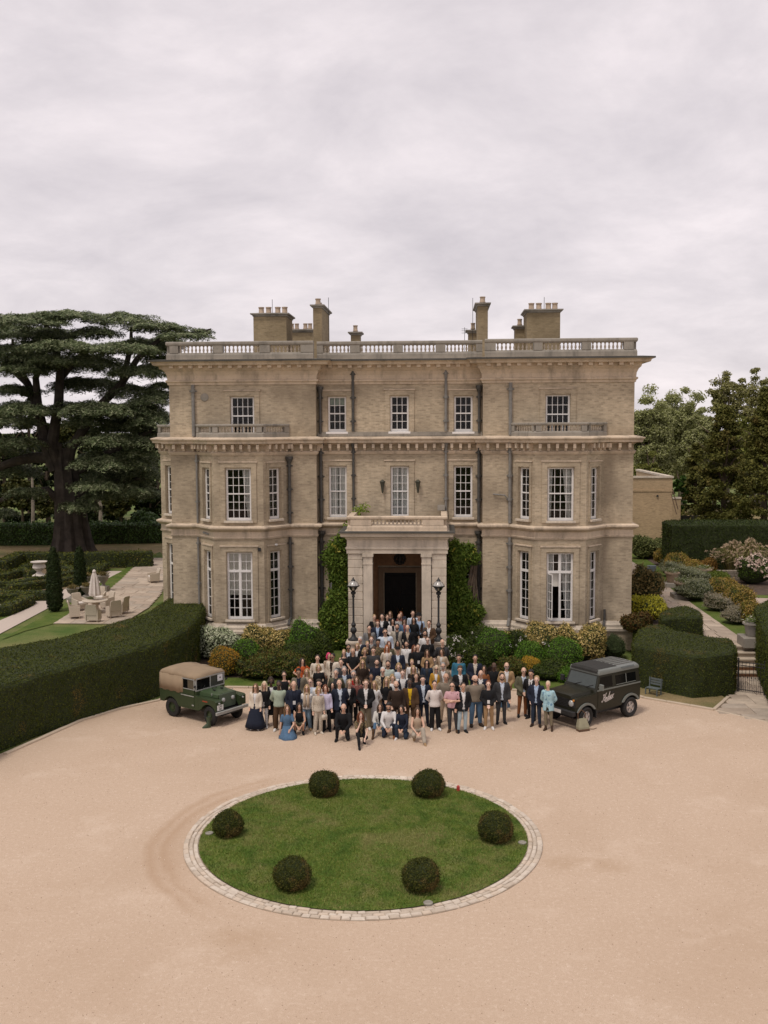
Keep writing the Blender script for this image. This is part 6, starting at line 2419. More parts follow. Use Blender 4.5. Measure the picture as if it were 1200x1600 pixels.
for s in (-1, 1):
    mb = MB()                                            # door panel
    mb.box(-.32, .56, min(s * (B + .001), s * (B + .014)), max(s * (B + .001), s * (B + .014)), .60, 1.215)
    dr = mb.build('door', OLIVE, car)
    mb = MB()
    mb.box(-.26, -.12, min(s * (B + .014), s * (B + .035)), max(s * (B + .014), s * (B + .035)), 1.08, 1.12)
    mb.build('handle', BLACKP, dr)
    side_plate(s, -.24, .48, 1.32, 1.70, sx1=-.12).build('window', DGLASS, dr)
    w_ = side_plate(s, -1.52, -.42, 1.34, 1.66).build('side_window', DGLASS, car)
    m_ = side_plate(s, -1.0, -.97, 1.335, 1.665, .014)
    m_.build('window_bar', GREYG, w_)
    m_ = side_plate(s, -1.5, -.44, 1.318, 1.336, .014)
    m_.build('window_rail', GREYG, w_)
    mb = MB()                                            # waist trim, butted under the glass
    mb.box(-1.74, .60, min(s * (B - .002), s * (B + .016)), max(s * (B - .002), s * (B + .016)), 1.222, 1.27)
    mb.build('waist_trim', GREYG, car)
    for cx in (1.18, -1.18):                             # wheel arch flares
        mb = MB()
        ro = arch(cx, .53, .37, .62, 12)
        ri = arch(cx, .455, .37, .62, 12)
        for i in range(12):
            y0, y1 = s * (B - .01), s * (B + .055)
            a_, b_, c_, d_ = ro[i], ro[i + 1], ri[i + 1], ri[i]
            mb.loft([[(q[0], y0, q[1]) for q in (a_, b_, c_, d_)], [(q[0], y1, q[1]) for q in (a_, b_, c_, d_)]])
        mb.build('wheel_arch', GREYG, car)
        wheel(car, cx, s * .74, .375, .25, .235, SILVER, s, steer=(R(7) if cx > 0 else 0))
    mb = MB()
    mb.bbox(-1.9 + .3, -1.58, s * .62 - .14, s * .62 + .14, .22, .5)
    mb.build('mud_flap', BLACKP, car)
    mb = MB()
    mb.box(.66, .70, min(s * .58, s * .86), max(s * .58, s * .86), .28, .56)
    mb.build('mud_flap', BLACKP, car)
    mb = MB()                                            # wing mirror
    mb.tube([(.52, s * .80, 1.36), (.56, s * .96, 1.40)], .015, 6)
    mb.bbox(.53, .60, s * .98 - .085, s * .98 + .085, 1.30, 1.52, .02)
    mb.build('wing_mirror', GREYG if s > 0 else BLACKP, car)
    mb = MB()
    mb.lathe([(.115, 0), (.115, .03), (.095, .055), (.01, .075)], n=18)
    mb.xform(Matrix.Translation((1.715, s * .61, .93)) @ Matrix.Rotation(PI / 2, 4, 'Y'))
    mb.build('headlight', LAMPG, car, True)
    mb = MB()
    mb.lathe([(.045, 0), (.045, .035), (.01, .045)], n=12)
    mb.xform(Matrix.Translation((1.715, s * .72, 1.05)) @ Matrix.Rotation(PI / 2, 4, 'Y'))
    mb.build('indicator', plain('amber', (.45, .18, .03), .3), car, True)
    mb = MB()
    mb.box(1.60, 1.723, min(s * .50, s * .79), max(s * .50, s * .79), .78, 1.07)
    mb.build('lamp_panel', BLACKP, car)
mb = MB()
for k in range(6):
    z = .76 + k * .055
    mb.box(1.66, 1.735, -.46, .46, z, z + .03)
mb.box(1.64, 1.70, -.47, .47, .72, 1.08)
mb.build('grille', BLACKP, car)
mb = MB()
mb.bbox(1.76, 1.90, -.86, .86, .52, .68, .02)
mb.build('front_bumper', BLACKP, car)
mb = MB()
mb.box(1.904, 1.915, -.27, .27, .53, .65)
PLATE = plain('number plate', (.68, .67, .64), .4, var=.02)
mb.build('number_plate', PLATE, car)
mb = MB()                                                # roof: rounded section lofted along x
RS = lambda x, k=1.0: [(x, -.735 * k, ZT), (x, -.735 * k, ZT + .10), (x, -.70 * k, ZT + .16), (x, -.60 * k, ZT + .195), (x, 0, ZT + .215), (x, .60 * k, ZT + .195), (x, .70 * k, ZT + .16), (x, .735 * k, ZT + .10), (x, .735 * k, ZT)]
rs = [RS(.44, .985), RS(.40), RS(-1.66), RS(-1.74, .985)]
rs[0] = [(p[0], p[1], ZT + (p[2] - ZT) * .55) for p in rs[0]]
rs[-1] = [(p[0], p[1], ZT + (p[2] - ZT) * .7) for p in rs[-1]]
mb.loft(rs)
rf = mb.build('roof', GREYG, car, True)
mb = MB()
mb.loft([[(x, -.62, ZT + .194), (x, 0, ZT + .217), (x, .62, ZT + .194), (x, .62, ZT + .20), (x, 0, ZT + .224), (x, -.62, ZT + .20)] for x in (.405, -.62)])
mb.loft([[(.407, -.66, ZT + .175), (.407, .66, ZT + .175), (.407, .60, ZT + .205), (.407, 0, ZT + .224), (.407, -.60, ZT + .205)], [(.46, -.66, ZT + .06), (.46, .66, ZT + .06), (.46, .64, ZT + .13), (.46, 0, ZT + .14), (.46, -.64, ZT + .13)]])
mb.build('roof_panel', plain('matt black roof', (.028, .027, .024), .8), rf)
for k in range(6):
    y = -.5 + .2 * k
    mb = MB()
    zc = ZT + .217 - .023 * abs(y) / .62
    mb.bbox(-1.62, -.66, y - .035, y + .035, zc - .01, zc + .018, .008)
    mb.build('roof_rib', plain('roof rib', (.10, .095, .085), .6), rf)
for s in (-1, 1):
    mb = MB()
    mb.loft([[(x, s * .738, ZT + .105), (x, s * .708, ZT + .155), (x, s * .716, ZT + .158), (x, s * .746, ZT + .108)] for x in (-.75, -1.45)])
    mb.build('roof_window', plain('alpine glass', (.08, .09, .085), .1), rf)
wsf = lambda t, y, d=0.0: (.62 - .20 * t + d * .95, y * (1 - .09 * t), 1.255 + (ZT - 1.255) * t + d * .42)
mb = MB()
mb.loft([[wsf(.12, -.70, .012), wsf(.12, .70, .012), wsf(.9, .70, .012), wsf(.9, -.70, .012)], [wsf(.12, -.70, .002), wsf(.12, .70, .002), wsf(.9, .70, .002), wsf(.9, -.70, .002)]])
ws = mb.build('windscreen', plain('windscreen glass', (.045, .055, .05), .08, spec=.6), car)
for s in (-.35, .25):
    mb = MB()
    mb.tube([wsf(.06, s, .03), wsf(.3, s + .35, .025)], .01, 5)
    mb.build('wiper', BLACKP, car)
# door lettering in a slanted script, painted on the near door
PAINTW = plain('sign paint', (.66, .60, .56), .6, var=.04)
strokes = [[(-.02, .78), (.06, .92), (.18, .90), (.17, .6), (.1, .12), (-.02, -.04), (-.12, .06), (-.05, .16)], [(.56, 1.0), (.47, .92), (.40, .5), (.36, .12), (.44, -.02), (.54, .1)], [(.10, .46), (.3, .50), (.46, .52)],
           [(.54, .1), (.70, .26), (.72, .42), (.63, .44), (.57, .25), (.62, .04), (.74, .02), (.86, .16)], [(1.08, .40), (.98, .46), (.88, .30), (.88, .1), (.96, .0), (1.05, .12)], [(1.18, 1.0), (1.10, .5), (1.06, .14), (1.12, .02), (1.2, .1)],
           [(1.2, .1), (1.32, .44), (1.36, .5)], [(1.36, .5), (1.34, .32), (1.42, .16), (1.36, .02), (1.26, .04)], [(1.66, .46), (1.55, .42), (1.50, .2), (1.56, .02), (1.68, .06), (1.74, .26), (1.66, .46), (1.80, .44)], [(1.84, .5), (1.90, .40), (1.86, .1)], [(1.88, .34), (1.98, .46), (2.06, .40)], [(.5, -.12), (1.0, -.10), (1.6, -.06), (2.0, .04)]]
mb = MB()
u0, sc = .34, .29
for st_ in strokes:
    ribbon(mb, st_, .085, lambda u, v: (u0 - (u + .22 * v) * sc, B + .0165, .80 + v * sc + .04 * u))
lt = mb.build('door_lettering', PAINTW, [c for c in car.children if c.name.startswith('door') and c.data.vertices[0].co.y > 0][0], fix=False)
place_vehicle(car, (911, 1136.5), (984, 1118.5), 1, 1.48, .375)

# ---- old canvas topped truck on the left
GREEN = plain('bronze green paint', (.030, .046, .019), .38, var=.06, spec=.3, coat=.1)
GREEN2 = plain('bonnet green', (.045, .072, .032), .35, var=.06, spec=.35, coat=.15)
GALV = plain('galvanised', (.36, .365, .34), .5, .3, var=.15)
CANV = plain('khaki canvas', (.265, .195, .125), .95, var=.10, scale=2.5, bumps=.25, bscale=6)
tr = empty('vintage_truck')
tag(tr, 'old dark green truck with a khaki canvas top parked by the long hedge', 'truck')
B = .76
prof = [(-1.62, .55), (-1.63, 1.02), (.34, 1.02), (.36, 1.0), (.50, .99), (.50, .48), (-.55, .48)] + arch(-1.015, .43, .36, .55)
mb = MB()
mb.sideprism(prof, -B, B)
mb.build('body', GREEN, tr)
for s in (-1, 1):
    mb = MB()
    y0, y1 = sorted((s * .43, s * B))
    mb.sideprism([(.502, .48), (.502, .99), (1.36, .965), (1.42, .92), (1.42, .58)] + arch(1.015, .43, .36, .58), y0, y1)
    mb.build('front_wing', GREEN, tr)
mb = MB()
mb.box(.502, 1.2, -.428, .428, .55, .99)
mb.build('engine_bay', BLACKP, tr)
mb = MB()
mb.box(-1.45, 1.40, -.45, .45, .36, .54)
mb.build('chassis', BLACKP, tr)
mb = MB()
mb.loft([[(.36, -.56, 1.0), (.36, .56, 1.0), (.36, .54, 1.13), (.36, .40, 1.17), (.36, -.40, 1.17), (.36, -.54, 1.13)], [(1.22, -.46, .99), (1.22, .46, .99), (1.22, .44, 1.10), (1.22, .32, 1.135), (1.22, -.32, 1.135), (1.22, -.44, 1.10)]])
bn = mb.build('bonnet', GREEN2, tr, True)
for s in (-1, 1):
    mb = MB()
    mb.tube([(.95, s * .5, 1.05), (.95, s * .53, 1.12), (.99, s * .53, 1.14)], .016, 6)
    mb.build('bonnet_catch', GALV, bn)
mb = MB()
mb.tube([(.55, -.1, 1.17), (.55, -.1, 1.22), (.55, .1, 1.22), (.55, .1, 1.17)], .012, 6)
mb.box(.7, .8, -.22, -.16, 1.155, 1.2)
mb.box(.7, .8, .16, .22, 1.155, 1.2)
mb.build('bonnet_handle', BLACKP, bn)
mb = MB()                                                # grille set back between the wings
mb.bbox(1.22, 1.26, -.40, .40, .60, 1.13, .02)
gr = mb.build('grille', plain('grille mesh', (.075, .10, .065), .6, var=.3, scale=60), tr)
for s in (-1, 1):
    mb = MB()
    mb.lathe([(.078, 0), (.078, .04), (.06, .06), (.01, .07)], n=16)
    mb.xform(Matrix.Translation((1.255, s * .24, .90)) @ Matrix.Rotation(PI / 2, 4, 'Y'))
    mb.build('headlight', LAMPG, tr, True)
    mb = MB()
    mb.lathe([(.035, 0), (.035, .04), (.01, .05)], n=10)
    mb.xform(Matrix.Translation((1.42, s * .60, .86)) @ Matrix.Rotation(PI / 2, 4, 'Y'))
    mb.build('side_light', LAMPG, tr, True)
    for cx in (1.015, -1.015):
        wheel(tr, cx, s * .64, .36, .17, .2, GREEN, s, True, R(-9) if cx > 0 else 0)
    y0, y1 = sorted((s * (B + .001), s * (B + .012)))
    mb = MB()
    mb.loft([[(-.42, y, .56), (.28, y, .56), (.28, y, .99), (-.10, y, 1.0), (-.42, y, 1.01)] for y in (y0, y1)])
    dr = mb.build('door', GREEN, tr)
    mb = MB()
    y0, y1 = sorted((s * (B + .0125), s * (B + .026)))
    mb.box(-.42, .28, y0, y1, .955, .985)
    mb.build('door_capping', GALV, dr)
    mb = MB()
    mb.box(.17, .27, y0, y1, .62, .66)
    mb.build('handle', GALV, dr)
    # side screen: frame and two sliding panes above a green panel
    y0, y1 = sorted((s * (B - .03), s * (B - .005)))
    mb = MB()
    mb.box(-.36, .28, y0, y1, 1.025, 1.20)
    mb.build('side_panel', GREEN, dr)
    mb = MB()
    yb0, yb1 = sorted((s * (B - .035), s * B))
    for (a0, a1, c0, c1) in ((-.38, -.35, 1.2, 1.60), (.26, .295, 1.2, 1.62), (-.35, .26, 1.2, 1.225), (-.35, .26, 1.575, 1.605)):
        mb.box(a0, a1, yb0, yb1, c0, c1)
    mb.build('side_screen', GALV, dr)
    mb = MB()
    yg0, yg1 = sorted((s * (B - .025), s * (B - .015)))
    mb.box(-.35, -.08, yg0, yg1, 1.225, 1.575)
    mb.mi = 1
    mb.box(-.08, .26, yg0, yg1, 1.225, 1.575)
    mb.build('pane', [DGLASS, plain('perspex', (.10, .085, .06), .15)], dr)
    mb = MB()
    mb.lathe([(.05, 0), (.05, .02)], n=12)
    mb.xform(Matrix.Translation((.36, s * .80, 1.36)) @ Matrix.Rotation(PI / 2, 4, 'Y'))
    mb.tube([(.33, s * .72, 1.25), (.36, s * .8, 1.36)], .01, 5)
    mb.build('wing_mirror', BLACKP, tr)
mb = MB()                                                # windscreen: galvanised frame, two panes
for (y0, y1, z0, z1) in ((-.72, .72, 1.16, 1.20), (-.72, .72, 1.60, 1.64), (-.72, -.68, 1.2, 1.6), (.68, .72, 1.2, 1.6), (-.018, .018, 1.2, 1.6)):
    mb.box(.30, .345, y0, y1, z0, z1)
wf = mb.build('windscreen_frame', GALV, tr)
mb = MB()
mb.box(.28, .35, -.72, .72, 1.02, 1.16)
mb.build('bulkhead', GREEN, tr)
for s in (-1, 1):
    mb = MB()
    y0, y1 = sorted((s * .018, s * .68))
    mb.box(.315, .325, y0, y1, 1.2, 1.6)
    mb.build('windscreen_pane', DGLASS if s < 0 else plain('clear screen', (.05, .055, .045), .08), wf)
mb = MB()
mb.box(.346, .352, .36, .62, 1.34, 1.58)
nt_ = mb.build('paper_notice', plain('paper', (.66, .64, .63), .8, var=.02), wf)
mb = MB()
mb.box(.353, .356, .46, .52, 1.44, 1.49)
mb.build('printed_mark', BLACKP, nt_)
mb = MB()
mb.tube([(.36, -.4, 1.19), (.37, -.3, 1.33)], .008, 5)
mb.tube([(.36, .2, 1.19), (.37, .3, 1.33)], .008, 5)
mb.build('wiper', BLACKP, tr)
TS = lambda x, dz=0.0, k=1.0: [(x, -.745 * k, 1.58), (x, -.755 * k, 1.66 + dz * .4), (x, -.72 * k, 1.735 + dz), (x, -.35, 1.775 + dz), (x, 0, 1.785 + dz), (x, .35, 1.775 + dz), (x, .72 * k, 1.735 + dz), (x, .755 * k, 1.66 + dz * .4), (x, .745 * k, 1.58)]
rg = []
for i in range(15):
    x = .34 - 1.98 * i / 14
    dz = .015 * math.sin(i * 1.9) + (.035 if x < -.4 else 0) - (.10 if i == 14 else 0) - (.06 if i == 0 else 0)
    rg.append([(p[0], p[1] + random.uniform(-.008, .008), p[2] + random.uniform(-.006, .006)) for p in TS(x, dz, .97 if i == 14 else 1)])
mb = MB()
mb.loft(rg)
mb.build('canvas_top', CANV, tr, 'all')
mb = MB()
sec = []
for i in range(11):
    x = -.33 - 1.30 * i / 10
    j = .018 * math.sin(i * 2.2)
    lo = 1.0 if i else 1.06
    sec.append([(x, -.762 + j, lo), (x, -.775 - j, 1.3), (x, -.752, 1.64), (x, .752, 1.64), (x, .775 + j, 1.3), (x, .762 - j, lo)])
mb.loft(sec)
mb.build('canvas_side', CANV, tr, 'all')
mb = MB()
mb.bbox(1.44, 1.52, -.80, .80, .46, .57, .01)
mb.build('front_bumper', GALV, tr)
mb = MB()
mb.box(1.425, 1.435, -.70, -.40, .60, .80)
pl = mb.build('number_plate', PLATE, tr)
for i, tx_ in enumerate(('LXE', '245')):
    me = text_mesh('plate_text', tx_, .10, BLACKP)
    o = obj('plate_text', me, pl)
    o.matrix_local = Matrix.Translation((1.4365, -.55, .715 - i * .095)) @ Matrix(((0, 0, 1, 0), (1, 0, 0, 0), (0, 1, 0, 0), (0, 0, 0, 1)))
mb = MB()
mb.box(.72, .98, -.765, -.762, .86, .90)
mb.build('wing_badge', plain('red badge', (.32, .05, .02), .5), tr)
mb = MB()
mb.tube([(-1.62, -.5, .58), (-1.82, -.55, .50), (-1.82, .55, .50), (-1.62, .5, .58)], .03, 6)
mb.build('rear_step', BLACKP, tr)
place_vehicle(tr, (333, 1134), (268, 1118), -1, 1.28, .36)

# boots and bag left on the gravel
WEL = plain('wellington rubber', (.045, .065, .035), .45)
x, y = G(326, 1137)
mb = MB()
mb.loft([[(rx * math.cos(2 * PI * k / 12) + ox, ry * math.sin(2 * PI * k / 12), z) for k in range(12)] for rx, ry, ox, z in ((.16, .055, -.07, 0), (.165, .06, -.07, .04), (.13, .06, -.045, .09), (.07, .06, .0, .16), (.065, .06, .0, .3), (.085, .08, 0, .4), (.075, .07, 0, .4), (.06, .055, 0, .3))])
tag(mb.build('wellington_boot', WEL, smooth=True, loc=(x, y, 0), rz=R(25)), 'dark green wellington boot standing by the front wheel of the truck', 'boot')
x, y = G(911, 1142)
bag = empty('shoulder_bag', (x, y, 0), R(25))
tag(bag, 'khaki and brown bag leaning on the front wheel of the estate car', 'bag')
mb = MB()
mb.loft([[(-.2, -.09, 0), (.2, -.09, 0), (.2, .12, 0), (-.2, .12, 0)], [(-.22, -.08, .15), (.22, -.08, .15), (.21, .14, .15), (-.21, .14, .15)], [(-.16, .02, .42), (.16, .02, .42), (.15, .15, .42), (-.15, .15, .42)]])
mb.build('body', plain('khaki cloth', (.26, .24, .16), .9), bag)
mb = MB()
mb.bbox(-.21, .21, -.10, .13, 0, .09, .02)
mb.build('base', plain('brown leather', (.10, .055, .03), .6), bag)
mb = MB()
mb.tube([(-.14, .1, .4), (-.16, .1, .62), (0, .13, .74), (.16, .1, .6), (.14, .1, .4)], .02, 6)
mb.tube([(.2, .05, .04), (.45, 0, .015), (.62, .08, .015)], .012, 5)
mb.build('strap', plain('brown leather', (.10, .055, .03), .6), bag)
# ================================================================== people: bodies and clothes
def evaluated(mb, vox, smooth, ratio, name):
    me = bpy.data.meshes.new('raw')
    me.from_pydata(mb.v, [], mb.f)
    bm = bmesh.new()
    bm.from_mesh(me)
    bmesh.ops.recalc_face_normals(bm, faces=bm.faces)
    bm.to_mesh(me)
    bm.free()
    o = bpy.data.objects.new('raw', me)
    COL.objects.link(o)
    r = o.modifiers.new('r', 'REMESH')
    r.mode = 'VOXEL'
    r.voxel_size = vox
    if smooth:
        s = o.modifiers.new('s', 'SMOOTH')
        s.iterations = smooth
        s.factor = .5
    if ratio < 1:
        d = o.modifiers.new('d', 'DECIMATE')
        d.ratio = ratio
    bpy.context.view_layer.update()
    out = bpy.data.meshes.new_from_object(o.evaluated_get(bpy.context.evaluated_depsgraph_get()))
    bpy.data.objects.remove(o)
    bpy.data.meshes.remove(me)
    out.name = name
    out.polygons.foreach_set('use_smooth', [True] * len(out.polygons))
    return out


def mesh_join(me, extra, slots):
    """adds the faces of a builder (eyes, lips ...) to a mesh; slots = number of material slots"""
    bm = bmesh.new()
    bm.from_mesh(me)
    vs = [bm.verts.new(v) for v in extra.v]
    for f, m in zip(extra.f, extra.m):
        fc = bm.faces.new([vs[i] for i in f])
        fc.material_index = m
        fc.smooth = True
    bm.to_mesh(me)
    bm.free()
    return me


TORSO = [(-.10, .155, .105, .0), (.0, .172, .118, .0), (.09, .158, .108, .0), (.18, .145, .10, -.004), (.28, .160, .108, -.006), (.38, .175, .112, 0), (.44, .172, .10, .008), (.49, .125, .078, .012), (.525, .065, .06, .014)]


def torso_tube(mb, infl, z0, z1, flare=0.0):
    prof = [t for t in TORSO if z0 < t[0] < z1]

    def at(z):
        for a, b in zip(TORSO[:-1], TORSO[1:]):
            if a[0] <= z <= b[0]:
                k = (z - a[0]) / (b[0] - a[0])
                return (z,) + tuple(a[i] + (b[i] - a[i]) * k for i in (1, 2, 3))
        t = TORSO[0] if z < TORSO[0][0] else TORSO[-1]
        return (z, t[1], t[2], t[3])
    rows = [at(z0)] + prof + [at(z1)]
    rings = []
    for z, rx, ry, yo in rows:
        k = flare * max(0, (.1 - z)) / .2
        rings.append([((rx + infl + k) * math.cos(2 * PI * i / 20), yo + (ry + infl + k) * math.sin(2 * PI * i / 20), z) for i in range(20)])
    mb.loft(rings)


ARMS = {                                                     # elbow and wrist of each arm, relative to the pelvis (x outwards)
    'sides': (((.228, .035, .20), (.235, -.045, -.045)),) * 2,
    'clasp': (((.255, .0, .19), (.055, -.19, .0)),) * 2,
    'fold': (((.255, -.04, .205), (-.06, -.185, .235)), ((.255, -.04, .20), (-.07, -.215, .20))),
    'behind': (((.265, .09, .20), (.10, .17, .03)),) * 2,
    'hips': (((.40, .06, .27), (.20, -.04, .11)),) * 2,
    'pocket': (((.265, .05, .19), (.20, -.04, .0)), ((.245, .03, .20), (.26, -.05, -.045))),
    'hold': (((.25, .0, .19), (.09, -.24, .17)), ((.245, .03, .20), (.25, -.06, -.045))),
    'knees': (((.235, -.17, .22), (.09, -.37, .09)),) * 2,
    'chin': (((.20, -.25, .22), (.06, -.19, .50)), ((.235, -.17, .20), (.10, -.40, .02))),
    'floor': (((.25, -.02, .18), (.29, -.06, -.08)), ((.24, -.15, .18), (.08, -.33, .05))),
}
LEGS = {                                                     # pelvis height, lean, (knee, ankle, toe direction, toe pitch) per leg in the person's frame
    'stand': (.93, 0, (((-.105, -.015, .48), (-.115, .03, .085), R(-12), 0), ((.105, -.015, .48), (.12, .03, .085), R(14), 0))),
    'step': (.92, 0, (((-.10, -.05, .48), (-.10, -.05, .085), R(-8), 0), ((.11, .02, .47), (.14, .12, .085), R(18), 0))),
    'kneel': (.38, R(14), (((-.17, -.30, .085), (-.13, .12, .09), 0, R(75)), ((.17, -.34, .47), (.18, -.26, .085), R(10), 0))),
    'kneelR': (.38, R(12), (((-.17, -.37, .46), (-.18, -.34, .085), R(-8), 0), ((.17, -.30, .085), (.13, .12, .09), 0, R(75)))),
    'squat': (.36, R(12), (((-.19, -.36, .50), (-.16, -.12, .085), R(-15), 0), ((.17, -.38, .46), (.15, -.14, .09), R(12), 0))),
    'lunge': (.36, R(10), (((-.17, -.36, .46), (-.20, -.62, .085), R(-6), 0), ((.16, -.34, .30), (.12, .02, .10), R(8), R(35)))),
    'lungeL': (.36, R(10), (((-.17, -.34, .28), (-.12, .02, .10), R(-8), R(35)), ((.17, -.37, .46), (.20, -.60, .085), R(8), 0))),
    'heels': (.30, R(4), (((-.13, -.38, .09), (-.10, .12, .08), 0, R(75)), ((.13, -.38, .09), (.10, .12, .08), 0, R(75)))),
}


def torso_matrix(leg):
    h, lean, _ = LEGS[leg]
    return Matrix.Translation((0, 0, h)) @ Matrix.Rotation(lean, 4, 'X')


SHO = (.178, .008, .455)


def hand(mb, w, d, inward):
    """palm, four jointed fingers of unequal length and a thumb from its side, slightly curled"""
    w, d = Vector(w), Vector(d).normalized()
    side = d.cross(Vector((0, -1, 0)))
    if side.length < .3:
        side = d.cross(Vector((1, 0, 0)))
    side.normalize()
    if side.dot(inward) < 0:
        side = -side
    nrm = d.cross(side)
    c = w + d * .05
    rings = []
    for t, a, b in ((-.052, .024, .018), (-.02, .033, .016), (.02, .042, .014), (.045, .040, .012)):
        rings.append([c + d * t + side * (a * math.cos(2 * PI * k / 10)) + nrm * (b * math.sin(2 * PI * k / 10)) for k in range(10)])
    mb.loft(rings)
    for i, L in enumerate((.068, .078, .072, .056)):
        o = side * (.030 - .02 * i)
        b = c + d * .038 + o
        curl = Vector((0, -1, 0)) * .012 * (i + 1) / 2
        m = b + d * L * .5 + o * .12
        e = b + d * L * .92 + o * .15 + curl * 1.6
        mb.tube([b - d * .012, b + d * .004, m, e, e + d * .007], [.0085, .0095, .0085, .0072, .003], 6)
    t0 = c - d * .02 + side * .030
    mb.tube([t0 - side * .008, t0 + side * .018 + d * .016, t0 + side * .026 + d * .052, t0 + side * .024 + d * .062], [.0115, .0115, .009, .003], 6)


BODY, CLOTH = {}, {}


def arm_pts(arm, s):
    e, w = ARMS[arm][0 if s < 0 else 1]
    return Vector((s * SHO[0], SHO[1], SHO[2])), Vector((s * e[0], e[1], e[2])), Vector((s * w[0], w[1], w[2]))


HEADS = Matrix.Translation((0, .004, .60)) @ Matrix.Scale(1.09, 4) @ Matrix.Translation((0, 0, -.60))


def body(leg, arm):
    k = (leg, arm)
    if k in BODY:
        return BODY[k]
    T = torso_matrix(leg)
    mb = MB()
    torso_tube(mb, -.012, -.10, .525)
    mb.tube([(0, .018, .49), (0, .006, .56), (0, -.008, .63)], [.062, .054, .052], 12)
    # head: skull, jaw, brow, nose, ears
    mb.ell((0, .002, .735), (.073, .092, .100), 18, 12)
    mb.ell((0, -.026, .678), (.056, .066, .078), 16, 10)
    mb.ell((0, -.052, .632), (.034, .034, .026), 10, 8)
    mb.ell((0, -.082, .738), (.046, .016, .014), 10, 6)
    mb.tube([(0, -.086, .732), (0, -.106, .697), (0, -.092, .688)], [.010, .015, .012], 8)
    for s in (-1, 1):
        mb.ell((s * .075, .002, .708), (.012, .020, .030), 8, 6)
        mb.ell((s * .036, -.066, .692), (.022, .02, .018), 8, 6)
    hend = len(mb.v)
    for s in (-1, 1):
        a, e, w = arm_pts(arm, s)
        mb.capsule(a, e, .052, .040, 10)
        mb.capsule(e, w, .039, .026, 10)
        hand(mb, w, (w - e), Vector((-s, 0, 0)))
    for i, v in enumerate(mb.v):                             # a slightly larger head
        if v[2] > .60 and abs(v[0]) < .12 and v[1] > -.13 and i < hend:
            mb.v[i] = tuple(HEADS @ Vector(v))
    mb.xform(T)
    h, lean, legs = LEGS[leg]
    for i, (kn, an, az, pt) in enumerate(legs):
        s = -1 if i == 0 else 1
        hip = T @ Vector((s * .088, 0, -.03))
        mb.capsule(hip, kn, .080, .052, 12)
        mb.capsule(kn, Vector(kn).lerp(Vector(an), .35), .050, .053, 10)
        mb.capsule(Vector(kn).lerp(Vector(an), .35), an, .053, .034, 10)
        d = Vector((math.sin(az), -math.cos(az), 0))
        if pt:
            d = Vector((0, .25, -1)).normalized() if pt > 1 else Vector((d.x, d.y, -.5)).normalized()
        mb.capsule(Vector(an) - d * .03 - Vector((0, 0, .04)), Vector(an) + d * .14 - Vector((0, 0, .045)), .036, .030, 8)
    me = evaluated(mb, .0105, 2, .34, 'person')
    ex = MB()
    for s in (-1, 1):
        ex.mi = 1
        ex.ell((s * .030, -.0865, .712), (.0145, .008, .0085), 8, 5)
        ex.mi = 2
        ex.ell((s * .030, -.0925, .712), (.0085, .005, .0080), 6, 4)
        ex.tube([(s * .014, -.093, .731), (s * .032, -.0945, .735), (s * .048, -.083, .731)], [.0055, .0068, .004], 5)  # eyes and dark brows oversized, adding eye-socket shade to the face
    ex.mi = 3
    ex.tube([(-.024, -.081, .652), (-.010, -.0905, .655), (0, -.092, .6535), (.010, -.0905, .655), (.024, -.081, .652)], [.004, .0072, .008, .0072, .004], 6)  # lips thickened, their colour adding mouth shading
    ex.xform(T @ HEADS)
    mesh_join(me, ex, 4)
    BODY[k] = me
    return me


